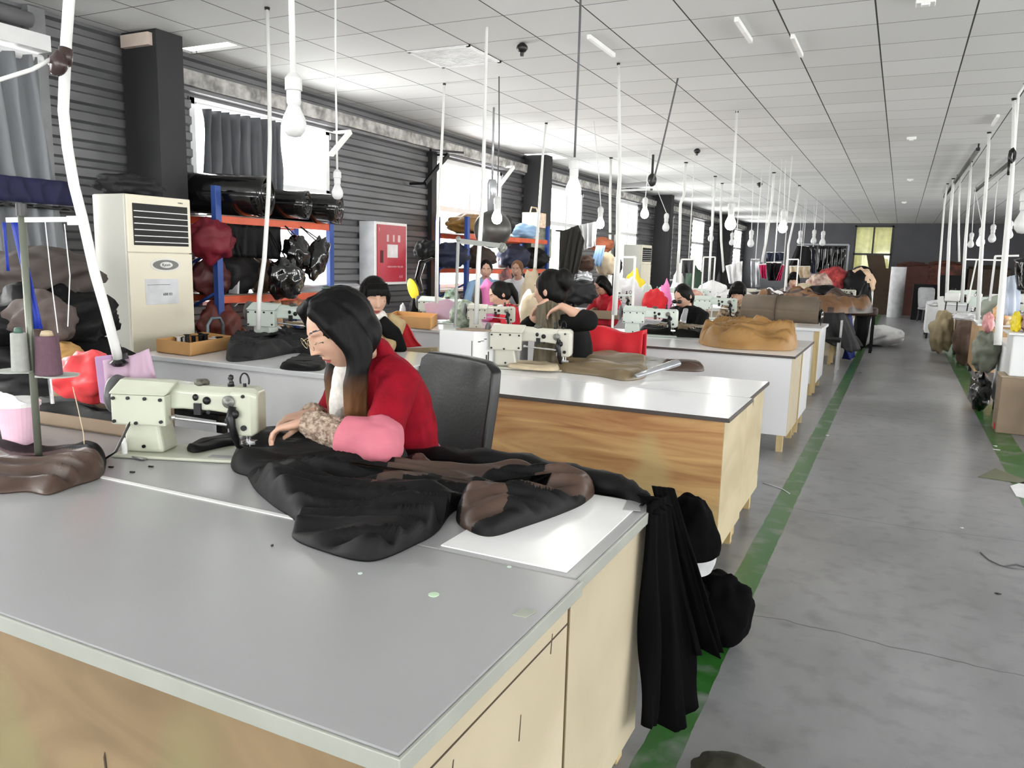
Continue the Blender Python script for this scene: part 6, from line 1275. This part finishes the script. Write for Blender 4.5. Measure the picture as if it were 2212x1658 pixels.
# heaps in rows 4 to 6
mb = heap([(-2.1, 12.5), (-1.0, 12.4), (-.45, 12.9), (-.35, 13.5), (-.6, 13.9), (-1.6, 13.9), (-2.2, 13.3)], ((-1.8, 13.2), (-.8, 13.2)), .752, .36, fold=(1, -.2), fs=(1.2, 4.5), fa=.45, nr=30, n=180, seed=91, edge=.25, mats2=lambda c: noise.noise(Vector((c.x*2.5, c.y*2, c.z*4+3))) > .0)
simple('garment_heap', mb, [mat('rust_brown_leather', (112, 80, 52), .45, 0, .2, 5), mat('dark_brown_leather', (56, 38, 30), .45)], 'big heap of brown leather garments on the fifth row table', 'garments', smooth=True)
mb = heap([(-2.6, 12.6), (-1.75, 12.5), (-1.5, 13.1), (-2.0, 13.5), (-2.7, 13.4)], ((-2.3, 13), (-1.8, 13)), .752, .34, fold=(1, .4), fs=(1.5, 6), fa=.5, nr=20, n=100, seed=95, edge=.2); simple('white_garment', mb, M_wht, 'crumpled white garment left of the big brown heap', 'garment', smooth=True)
mb = MB(); mb.wall([(-1.1, 12.36, .76), (-.74, 12.4, .77), (-.72, 12.9, .77)], [(-.9, 12.2, .35), (-.50, 12.15, .22), (-.50, 12.9, .3)], .06, 4, 12, .02, 3); simple('grey_coat', mb, M_grycl, 'charcoal coat hanging off the aisle corner of the fifth row', 'coat', smooth=True)
m = MB(); m.wall([(-.70, 12.85, .7), (-.66, 13.35, .7)], [(-.62, 12.8, .05), (-.58, 13.4, .05)], .05, 3, 10, .03, 5); simple('blue_garment', m, mat('royal_blue_cloth', (24, 44, 116), .7), 'blue cloth hanging at the aisle end of the fifth row', 'cloth', smooth=True)
for sx, sy in ((-.62, 14.6), (-.38, 14.65)): pass
t = thing('stool', 'brown upholstered stool with dark legs beyond the fifth row', 'stool', (-.55, 14.8, 0)); m = MB(); m.bb(-.78, -.3, 14.55, 15.0, .62, .76); m.build('seat', mat('dark_brown_leather', (56, 38, 30), .45), t, bevel=.04, seg=3)
for sx, sy in ((-.74, 14.6), (-.36, 14.6), (-.74, 14.95), (-.36, 14.95)): m = MB(); m.bar((sx, sy, 0), (sx, sy, .63), .045); m.build('leg', M_blk, t)
t = thing('stool', 'dark framed chair standing in the gap before the sixth row', 'chair', (-.75, 11.6, 0)); m = MB(); m.bb(-1.0, -.66, 11.4, 11.8, .42, .46); m.build('seat', M_blk, t)
for sx, sy in ((-.98, 11.42), (-.68, 11.42), (-.98, 11.78), (-.68, 11.78)): m = MB(); m.bar((sx, sy, 0), (sx, sy, .7 if sy > 11.5 else .42), .03); m.build('leg', M_chrome, t)
simple('white_sack', lump(V(-.30, 16.3, .17), (.42, .6, .18), 5, .3, flatten=.001), M_wht, 'white cloth sack lying on the aisle floor beyond the brown stool', 'sack', smooth=True)
simple('white_sack', lump(V(-.55, 15.6, .30), (.20, .3, .3), 9, .3, flatten=.001), M_wht, 'upright white sack leaning on the tables behind the brown stool', 'sack', smooth=True)
# garments and goods standing on the far rows (px, py centre, y, radii, material, label)
far = [(1648, 662, 10.2, (.2, .12, .08), mat('taupe_bundle', (112, 104, 88), .8), 'taupe fabric bundle behind the large brown roll'), (1668, 652, 13.1, (.26, .1, .12), mat('taupe_board', (134, 122, 102), .7), 'taupe rounded chair back beside the farthest seated woman'),
 (1497, 668-18, 10.0, (.2, .14, .12), mat('pink_floral', (214, 176, 160), .8, rgb2=(180, 110, 110), scale=14), 'pink patterned bundle in front of the far window'), (1540, 623, 13.4, (.25, .15, .12), M_wht, 'white bundle under the far windows'), (1500, 600, 14.0, (.2, .15, .2), M_green, 'dark green bundle on the far machine table'),
 (1465, 600, 14.0, (.14, .12, .18), M_wht, 'white bag left of the dark green bundle'), (1560, 610, 14.5, (.16, .1, .2), M_blk, 'black bag beside the white hanging coat'), (1372, 606, 11.4, (.2, .12, .14), M_yellow, 'bright yellow bag left of the far air conditioner'),
 (1352, 622, 10.8, (.35, .16, .14), M_wht, 'white sheet heap below the bright yellow bag'), (1395, 632, 10.8, (.15, .1, .10), M_mach3, 'mint box beside the white sheet heap'), (1800, 600, 20.0, (.35, .3, .25), mat('red_print', (190, 70, 66), .8, rgb2=(120, 30, 40), scale=8), 'red print garment stack before the dark hanging rack'),
 (1770, 612, 17.0, (.25, .2, .2), mat('cream_print', (200, 180, 164), .8, rgb2=(130, 90, 84), scale=10), 'cream print stack left of the red one'), (1815, 620, 20.0, (.4, .2, .2), mat('rust_block', (130, 70, 56), .8), 'rust coloured bundle right of the red print stack'),
 (1853, 615, 19.8, (.3, .25, .35), M_blk, 'black garment bundle near the end window'), (1860, 588, 19.8, (.3, .2, .10), mat('peach_cloth', (206, 176, 148), .8), 'peach cloth on top of the black bundle near the end window'), (1846, 590, 22.0, (.45, .3, .1), M_shiny, 'glossy black film bundle at the left foot of the end window'),
 (1780, 633, 16.6, (.35, .2, .16), M_blk, 'black cloth behind the brown leather heap'), (1870, 604+20, 15.0, (.12, .1, .1), M_blk, 'small black bundle on the brown stool'), (1735, 628, 16.7, (.3, .2, .14), M_beige, 'beige cloth behind the farthest seated woman'), (1415, 645, 9.9, (.16, .12, .12), M_redcl, 'dark red cloth beside the woman in dark glasses'),
 (1438, 632, 10.4, (.1, .1, .16), M_hotpink, 'pink bottle shaped bag behind the dark red cloth'), (1325, 610, 10.6, (.14, .1, .14), M_white, 'white box shape behind the red jacket woman'), (1052, 640, 7.4, (.13, .08, .16), M_hotpink, 'bright pink cloth hanging by the greyish machine'),
 (1030, 655, 7.3, (.05, .05, .22), mat('dark_taupe_cone', (64, 60, 56), .7), 'dark taupe cone beside the bright pink cloth'), (1065, 668, 7.5, (.06, .05, .14), M_green, 'dark green cloth between the pink cloth and the red sweater'), (1093, 600, 9.2, (.09, .08, .14), mat('floral_small', (170, 110, 100), .8, rgb2=(90, 80, 90), scale=20), 'floral garment figure before the blue rack upright'),
 (1140, 640, 7.2, (.08, .06, .05), M_wht, 'small white packet behind the red sweater'), (1148, 612, 8.5, (.16, .12, .16), M_beige, 'beige cushion behind the white pole'), (975, 640, 7.3, (.1, .08, .08), mat('mint_print', (170, 190, 170), .8, rgb2=(90, 110, 90), scale=20), 'mint patterned cover on the machine behind the pink sheet'),
 (1002, 668, 6.6, (.14, .1, .08), mat('mint_print2', (176, 186, 170), .8, rgb2=(96, 110, 96), scale=20), 'mint print cloth over the machine left of the red sweater'), (595, 655, 5.4, (.08, .06, .12), mat('teddy_pattern', (200, 140, 100), .9, rgb2=(220, 210, 180), scale=14), 'orange and cream soft bundle by the first rack upright'),
 (1150, 655, 6.4, (.10, .1, .08), M_beige, 'cream cloth at the hands of the red sweater woman'), (895, 660, 6.9, (.05, .05, .08), M_blk, 'black pot of tools above the orange tray'), (870, 665, 6.9, (.03, .03, .05), M_wht, 'small white jar beside the black tool pot')]
for i, (px, py, y, r, mt, lb) in enumerate(far):
    c = Py(px, py, y); fl = None
    tops = [t_ for t_ in ((3.44, 4.7), (6.18, 7.6), (9.2, 10.15), (12.4, 13.9), (15.8, 17.2), (19.4, 20.8)) if t_[0] <= y <= t_[1]]
    rz = r[2]; c2 = V(*c)
    if tops:                                                        # rest on the table top, reaching up to the height seen
        topz = c.z+r[2]; rz = max(.03, (topz-.752)/2); c2.z = .752+rz*.97; fl = .7525
    else:
        topz = c.z+r[2]; rz = topz/2; c2.z = rz; fl = .001
        if rz > .5: rz = rz
    simple('cloth_bundle', lump(c2, (r[0], r[1], rz), 200+i, .2, flatten=fl), mt, lb, 'bundle', 'bundles on the rows behind', smooth=True)
# hanging rails and garments at the far end
m = MB()
for x in (-2.95, -1.5): m.bar((x, 26, 0), (x, 26, 2.12), .05)
m.bar((-2.95, 26, 2.12), (-1.5, 26, 2.12), .05); m.bar((-2.95, 26, 1.2), (-1.5, 26, 1.2), .05); simple('garment_rack', m, mat('pale_steel_tube', (150, 152, 156), .4, .5), 'steel garment rack left of the end window', 'rack')
for k, (x, w, mt, lb) in enumerate(((-2.65, .5, M_shiny, 'glossy dark garment at the left of the far steel rack'), (-2.15, .4, M_shiny, 'glossy dark garment in the middle of the far steel rack'), (-1.75, .36, M_shiny, 'glossy dark garment at the right of the far steel rack'))):
    m = MB(); m.wall([(x-w/2, 25.98, 2.08), (x+w/2, 25.98, 2.08)], [(x-w/2, 25.95, 1.28), (x+w/2, 25.95, 1.28)], .07, 3, 8, .06, k); simple('hanging_garment', m, mt, lb, 'garment', smooth=True)
for (pts_t, pts_b, y, mt, lb) in (([(1722, 530), (1748, 532)], [(1705, 572), (1755, 575)], 21, M_blk, 'black coats hanging left of the far steel rack'), ([(1755, 532), (1758, 532)], [(1753, 590), (1760, 590)], 20, M_dkbl, 'navy strip hanging beside the black coats'), ([(1705, 575), (1750, 575)], [(1706, 600), (1750, 600)], 20.5, M_beige, 'beige sheet below the black coats'),
        ([(1640, 572), (1655, 570)], [(1645, 600), (1655, 602)], 12.8, M_magenta, 'magenta garment hanging under the slanting white pole'), ([(1690, 572), (1694, 572)], [(1676, 605), (1686, 606)], 12.6, M_magenta, 'magenta cloth strip left of the white pole near the end wall'), ([(1655, 567), (1688, 567)], [(1660, 606), (1680, 606)], 13.0, M_blk, 'black coat hanging between the two magenta cloths'),
        ([(1568, 575), (1604, 565)], [(1575, 612), (1600, 615)], 13.5, M_wht, 'white coat hanging before the far windows'), ([(1622, 560), (1641, 560)], [(1622, 620), (1641, 620)], 14.0, M_silver, 'silver grey sheet hanging left of the magenta garment'), ([(1655, 545), (1695, 545)], [(1655, 565), (1695, 562)], 24, M_dkbl, 'navy cloth hanging high near the end wall'),
        ([(1473, 560), (1500, 560)], [(1473, 590), (1500, 590)], 12.2, mat('dark_grey_board', (70, 72, 74), .6), 'dark grey board hanging beside the third column')):
    m = MB(); n = max(2, int(abs(pts_t[0][0]-pts_t[1][0])/12)); m.wall([Py(x, yy, y) for x, yy in pts_t], [Py(x, yy, y) for x, yy in pts_b], .05, n, 8, .03, y); tp = Py((pts_t[0][0]+pts_t[1][0])/2, pts_t[0][1], y); m.bar(tp+V(-.0, .03, -.02), V(tp.x, tp.y+.03, ROOM_H), .012, mi=1); m.bar(Py(*pts_t[0], y), Py(*pts_t[1], y), .02, mi=1)
    simple('hanging_garment', m, [mt, M_cord], lb, 'garment', smooth=True)
for (y, x0, x1, ti) in ((10.2, 1472, 1500, 560), (12.2, 1520, 1545, 555), (14, 1700, 1725, 560), (7.4, 1330, 1372, 555)):
    a, b = Py(x0, ti, y), Py(x1, ti, y); m = MB(); m.bar(a, b, .02); m.bar(a, V(a.x, a.y, 0), .02); m.bar(b, V(b.x, b.y, 0), .02)
    simple('thread_rail', m, M_white, 'white thread rail frame over the %s machines' % {10.2: 'fourth row', 12.2: 'far window side', 14: 'farthest left', 7.4: 'third row'}[y], 'rail')
# curtains of the end window, dark wall panels and boxes at the end
m = MB(); m.wall([(-1.64, YB+.045, 2.95), (-.40, YB+.045, 2.95)], [(-1.64, YB+.045, 1.02), (-.40, YB+.045, 1.02)], .012, 6, 6, .006, 1); 
mc = mat('pale_yellow_curtain', (236, 234, 190), .8); _N = mc.node_tree; _tr = _N.nodes.new('ShaderNodeBsdfTranslucent'); _tr.inputs[0].default_value = srgb(240, 238, 196); _mx = _N.nodes.new('ShaderNodeMixShader'); _mx.inputs[0].default_value = .16
_N.links.new(_N.nodes['Principled BSDF'].outputs[0], _mx.inputs[1]); _N.links.new(_tr.outputs[0], _mx.inputs[2]); _N.links.new(_mx.outputs[0], _N.nodes['Material Output'].inputs[0])
simple('curtain', m, mc, 'pale yellow curtain hanging behind the panes of the end window', 'curtain', smooth=True)
m = MB(); m.bb(-.95, -.25, 27.5, 28.2, 0, 1.45); m.prism([V(-.95, 27.6, 1.45), V(-.95, 27.65, 1.45), V(-1.05, 27.65, 1.85), V(-1.05, 27.6, 1.85)], (.5, 0, 0)); simple('brown_sheet_stack', m, mat('dark_kraft_board', (74, 56, 40), .7), 'tall stack of dark brown board at the end of the aisle', 'boards')
m = MB(); m.lathe([(0, 0), (.21, 0), (.21, 1.5), (0, 1.5)], (-.08, 26.3, 0), 28); simple('white_drum', m, mat('white_roll', (206, 206, 208), .5), 'upright white roll standing at the end of the aisle', 'roll', smooth=False)
m = MB(); m.bb(.35, .95, 25.4, 25.9, 0, 1.02); simple('black_cabinet', m, M_blk, 'black cabinet right of the upright white roll', 'cabinet', bevel=.01)
m = MB(); m.bb(1.0, 1.5, 25.2, 25.8, 0, 1.3); simple('black_cabinet', m, M_blk, 'taller black cabinet at the start of the right-hand rows', 'cabinet', bevel=.01)
for k, (x, y, w, h, mt, lb) in enumerate(((.3, 27.6, .9, 1.55, mat('dark_maroon_box', (74, 36, 28), .7), 'maroon covered crate behind the upright white roll'), (1.2, 28.0, .9, 1.6, mat('rust_print_box', (110, 58, 40), .7, rgb2=(60, 30, 24), scale=6), 'rust print crate at the end wall'), (2.4, 28, 1.1, 1.5, mat('brown_crate', (64, 50, 36), .7), 'brown crate stack behind the right-hand rows'), (3.8, 28, 1.2, 1.5, mat('brown_crate2', (56, 40, 28), .7), 'dark brown crate stack at the far right'))):
    m = MB(); m.bb(x-w/2, x+w/2, y, y+.8, 0, h); mb = lump(V(x, y+.4, h), (w/2, .4, .12), k, .3); m.join(mb); simple('crate', m, mt, lb, 'crate', bevel=.02)
for (x, y, lb, mt) in ((-.95, 24.5, 'black office chair near the end window', M_blk), (.75, 24.6, 'small grey chair in front of the black cabinet', mat('grey_shell', (150, 150, 152), .5)), (-.72, 21.3, 'white legged chair at the end of the last left table', M_white)):
    chair(lb, (x, y, 0), (.3, -1), h=.95, w=.42, material=mt)
simple('office_back', (lambda m: (m.ell((-.98, 23.6, 1.28), (.28, .08, .22)), m.cyl((-.98, 23.62, 1.1), (-.98, 23.62, 0), .04), m)[2])(MB()), M_blk, 'round black fan head on a stem near the end window', 'fan', smooth=True)

# ------------------------------------------------------------------ right side of the aisle
def rtable(label, x0, y0, x1, y1, z=.75, side=M_card):
    t = thing('sewing_table', label, 'table', ((x0+x1)/2, (y0+y1)/2, 0)); m = MB(); m.bb(x0, x1, y0, y1, z-.03, z); m.build('tabletop', M_lamw, t, bevel=.004)
    m = MB(); m.bb(x0+.02, x0+.04, y0+.03, y1-.03, .12, z-.03); m.build('side_panel', side, t)
    m = MB(); m.bb(x0+.04, x1-.02, y0+.03, y0+.05, .12, z-.03); m.build('front_panel', side, t)
    for lx, ly in ((x0+.06, y0+.06), (x1-.06, y0+.06), (x0+.06, y1-.06), (x1-.06, y1-.06)): m = MB(); m.bar((lx, ly, 0), (lx, ly, z-.03), .04); m.build('leg', M_dkmetal, t)
    return t
_before = set(bpy.data.objects)
RT = [rtable('white table at the right edge with a white side drawer, nearest on that side', 1.26, 8.42, 2.6, 9.5, side=M_wht), rtable('tan sided table on the right side, second from the front', 1.27, 11.8, 2.9, 13.0, side=mat('tan_panel', (190, 154, 112), .6)),
      rtable('brown sided table on the right side, third from the front', 1.20, 14.2, 3.2, 15.4, side=mat('brown_panel', (110, 90, 80), .6)), rtable('white topped table on the right side, farthest seen', .85, 18.6, 3.4, 19.8, side=M_wht), rtable('long white table behind the right-hand machines', 1.6, 16.6, 4.6, 17.6)]
m = MB(); m.bb(1.20, 1.62, 8.05, 8.38, .0, .50); t = thing('cardboard_box', 'brown cardboard box with a black round mark on the floor at the right', 'box', (1.4, 8.2, 0)); m.build('carton_body', M_card, t, bevel=.006)
m = MB(); m.bb(1.195, 1.625, 8.045, 8.385, .50, .515); m.build('lid', mat('pale_card', (176, 160, 136), .7), t)
m = MB(); m.tube([(1.45+.03*math.cos(a), 8.045, .22+.035*math.sin(a)) for a in [i/16*2*PI for i in range(17)]], .009, 8); m.tube([(1.475, 8.045, .22), (1.475, 8.045, .30)], .006, 6); m.build('round_mark', M_ink, t)
m = MB(); m.bb(1.196, 1.20, 8.1, 8.2, .02, .07); m.build('red_mark', M_redcl, t)
m = MB(); m.bb(1.24, 1.9, 8.0, 8.4, .52, .88); t = thing('drawer_cabinet', 'white drawer cabinet with a dark arch opening at the right edge', 'cabinet', (1.6, 8.2, .52)); m.build('cabinet', M_whitep, t, bevel=.01)
m = MB(); m.bb(1.20, 1.92, 7.96, 8.4, .88, .90); m.build('top', M_whitep, t, bevel=.004)
m = MB(); m.prism([V(1.62+.10*math.cos(a), 7.995,   .53+.16*math.sin(a)) for a in [i/12*PI for i in range(13)]], (0, .004, 0)); m.build('arch_opening', M_black, t)
t = thing('stool', 'black stool cut off by the right edge of the view', 'stool', (1.72, 7.85, 0)); lump(V(1.72, 7.82, .46), (.2, .16, .05), 4, .2).build('cushion', M_blk, t, smooth=True)
for (a, b, w) in (((1.62, 7.86, .44), (1.56, 7.80, 0), .06), ((1.85, 7.86, .44), (1.86, 7.80, 0), .04)): m = MB(); m.bar(a, b, w); m.build('leg', M_blk, t)
simple('white_bag', lump(V(1.78, 8.02, .12), (.12, .1, .12), 6, .3, flatten=.001), M_wht, 'crumpled white bag on the floor below the right edge stool', 'bag', smooth=True)
for (c, r, mt, lb) in (((1.16, 9.3, .19), (.10, .25, .19), M_shiny, 'dark glossy bag standing on the green line at the right'), ((1.16, 9.2, .62), (.12, .18, .2), mat('grey_green_bag', (108, 112, 98), .5), 'grey green transparent bag at the right table end'), ((1.16, 9.3, .90), (.05, .10, .10), mat('pink_face_pack', (214, 150, 150), .6), 'pink packet on top of the grey green transparent bag'),
        ((1.05, 15.5, .36), (.18, .4, .36), mat('straw_sack', (176, 160, 128), .8), 'straw coloured sack at the brown panel table'), ((1.34, 13.75, .37), (.20, .28, .37), mat('brown_sack', (104, 84, 72), .8), 'brown sack before the right-hand third table'), ((1.40, 8.2, .99), (.10, .14, .10), M_lilac, 'lilac bag on the nearest right-hand table'), ((1.27, 8.2, .98), (.04, .1, .09), M_yellow, 'yellow packet beside the lilac bag'),
        ((1.55, 8.2, .99), (.08, .08, .1), M_wht, 'white bag with faint print at the right edge'), ((1.55, 11.7, .90), (.13, .12, .13), mat('orange_print_bag', (226, 160, 90), .6, rgb2=(240, 220, 190), scale=20), 'orange patterned bag among the right-hand machines'), ((1.45, 11.9, .93), (.17, .1, .17), mat('grey_green_cover', (150, 156, 144), .7), 'grey green cover behind the orange patterned bag'),
        ((1.15, 12.4, .80), (.14, .3, .05), M_wht, 'white cloth on the tan sided table'), ((.95, 17.0, .8), (.14, .3, .06), M_wht, 'white cloth over the far right table end')):
    simple('bag', lump(V(*c), r, int(c[0]*50+c[1]*7), .3, flatten=.001 if c[2]-r[2] <= .02 else None), mt, lb, 'bag', 'bags on the right-hand side', smooth=True)
for o in bpy.data.objects:                                          # the whole right-hand row starts beside the aisle line
    if o not in _before and o.parent is None: o.location.x -= .32
m = MB(); m.wall([Pd(2168, 600, 8.4), Pd(2205, 590, 8.4)], [Pd(2165, 680, 8.4), Pd(2200, 685, 8.4)], .03, 2, 8, .01, 3); simple('white_shirt', m, mat('pale_blue_white', (206, 214, 228), .8), 'pale blue white shirt hanging beside the thick white pole', 'shirt', smooth=True)
m = MB(); m.wall([Pd(2193, 560, 8.2), Pd(2225, 555, 8.2)], [Pd(2200, 625, 8.2), Pd(2225, 635, 8.2)], .05, 2, 8, .04, 3); simple('black_jacket', m, M_shiny, 'black jacket with white print hanging at the right edge', 'jacket', smooth=True)
m = MB(); m.bar(Pd(2150, 553, 8.6), Pd(2200, 552, 8.4), .02); m.bar(Pd(2150, 553, 8.6), Pd(2138, 650, 8.6), .022); m.bar(Pd(2087, 560, 11), Pd(2170, 562, 11), .02); m.bar(Pd(2110, 560, 11), Pd(2090, 655, 11), .02); simple('thread_rail', m, M_white, 'white thread rail frames over the right-hand machines', 'rail')
m = MB(); m.bar(Pd(2032, 640, 14.6), Pd(2037, 742, 14.6), .08, .10); m.bar(Pd(2022, 738, 14.6), Pd(2037, 742, 14.6), .1, .06); simple('bent_tube', m, M_white, 'white upright tube panel at the left end of the right-hand row', 'tube')
for (x, y, rz, lb) in ((1.3, 14.8, 2.9, 'sewing machine on the right side, third table'), (1.45, 12.0, 2.9, 'sewing machine on the right side, tan sided table'), (2.2, 14.9, 2.9, 'sewing machine behind on the right side, inner place of the third table'), (1.2, 19.2, 2.9, 'sewing machine on the farthest right-hand table'), (1.8, 17.1, 2.9, 'sewing machine on the long white right-hand table, left one'), (2.6, 17.1, 2.9, 'sewing machine on the long white right-hand table, right one')):
    machine_copy((x, y, .7515), rz, lb, M_mach3, 1.05)
for k in range(6):
    x = .85+k*.34; t = thing('moulded_chair', 'white moulded chair back in the right-hand row, %s' % ['leftmost', 'second from the left', 'third from the left', 'third from the right', 'second from the right', 'rightmost'][k], 'chair', (x, 16.0, 0), 'white chair backs in the right-hand row')
    m = MB(); m.box((x, 16.0, .96), (.24, .04, .16)); m.build('backrest', M_white, t, bevel=.02); m = MB(); m.box((x, 16.2, .46), (.3, .36, .04)); m.build('seat', M_white, t, bevel=.01)
    for sx in (-.12, .12): m = MB(); m.bar((x+sx*.7, 16.02, .9), (x+sx, 16.05, 0), .02); m.build('leg', M_dkmetal, t); m = MB(); m.bar((x+sx, 16.36, .45), (x+sx, 16.36, 0), .02); m.build('leg', M_dkmetal, t)
# litter on the aisle floor
for (px, py, w, h, mt, lb) in ((2078, 1140, .018, .012, M_wht, 'tiny white scrap lying on the aisle floor'), (2156, 1282, .026, .018, M_black, 'small black spot of rubber on the aisle floor'), (1787, 940, .03, .02, M_wht, 'pale scrap on the floor beside the green line'), (2150, 963, .03, .02, M_wht, 'white scrap near the floor box at the right'), (2153, 971, .05, .01, M_wht, 'second white scrap near the floor box at the right')):
    c = Pz(px, py, .001); m = MB(); m.prism([c+V(-w/2, 0, 0), c+V(0, -h/2, 0), c+V(w/2, 0, 0), c+V(0, h/2, 0)], (0, 0, .003)); simple('floor_scrap', m, mt, lb, 'scrap')
m = MB(); m.tube([Pz(x, y, .003) for x, y in ((2118, 1192), (2135, 1208), (2160, 1220), (2185, 1226), (2215, 1228))], .0025, 6); m.tube([Pz(x, y, .003) for x, y in ((2170, 1222), (2195, 1218), (2215, 1224))], .003, 6); simple('wire', m, M_cordk, 'thin wire curling on the aisle floor at the right edge', 'wire', smooth=True)
m = MB(); m.tube([Pz(x, y, .003) for x, y in ((1648, 1042), (1668, 1048), (1690, 1056), (1706, 1066))], .003, 6); simple('wire', m, M_wht, 'short white wire lying across the green floor line', 'wire', smooth=True)
for (pl, mt, lb) in (([(2112, 1030), (2150, 1012), (2212, 1035), (2230, 1050), (2180, 1040)], mat('olive_film', (96, 100, 74), .4), 'olive film scrap lying on the floor at the right edge'), ([(2182, 1050), (2230, 1035), (2230, 1080), (2195, 1072)], M_wht, 'white sheet lying on the floor at the right edge')):
    m = MB(); m.prism([Pz(x, y, .001) for x, y in pl], (0, 0, .004)); simple('floor_sheet', m, mt, lb, 'sheet')

# ------------------------------------------------------------------ tidy normals
import bmesh
done = set()
for o in bpy.data.objects:
    if o.type == 'MESH' and o.data.name not in done and len(o.data.polygons) < 60000:
        done.add(o.data.name); bm = bmesh.new(); bm.from_mesh(o.data); bmesh.ops.recalc_face_normals(bm, faces=bm.faces); bm.to_mesh(o.data); bm.free()
for o in bpy.data.objects:
    for k in ('_o', '_p'):
        if k in o: del o[k]
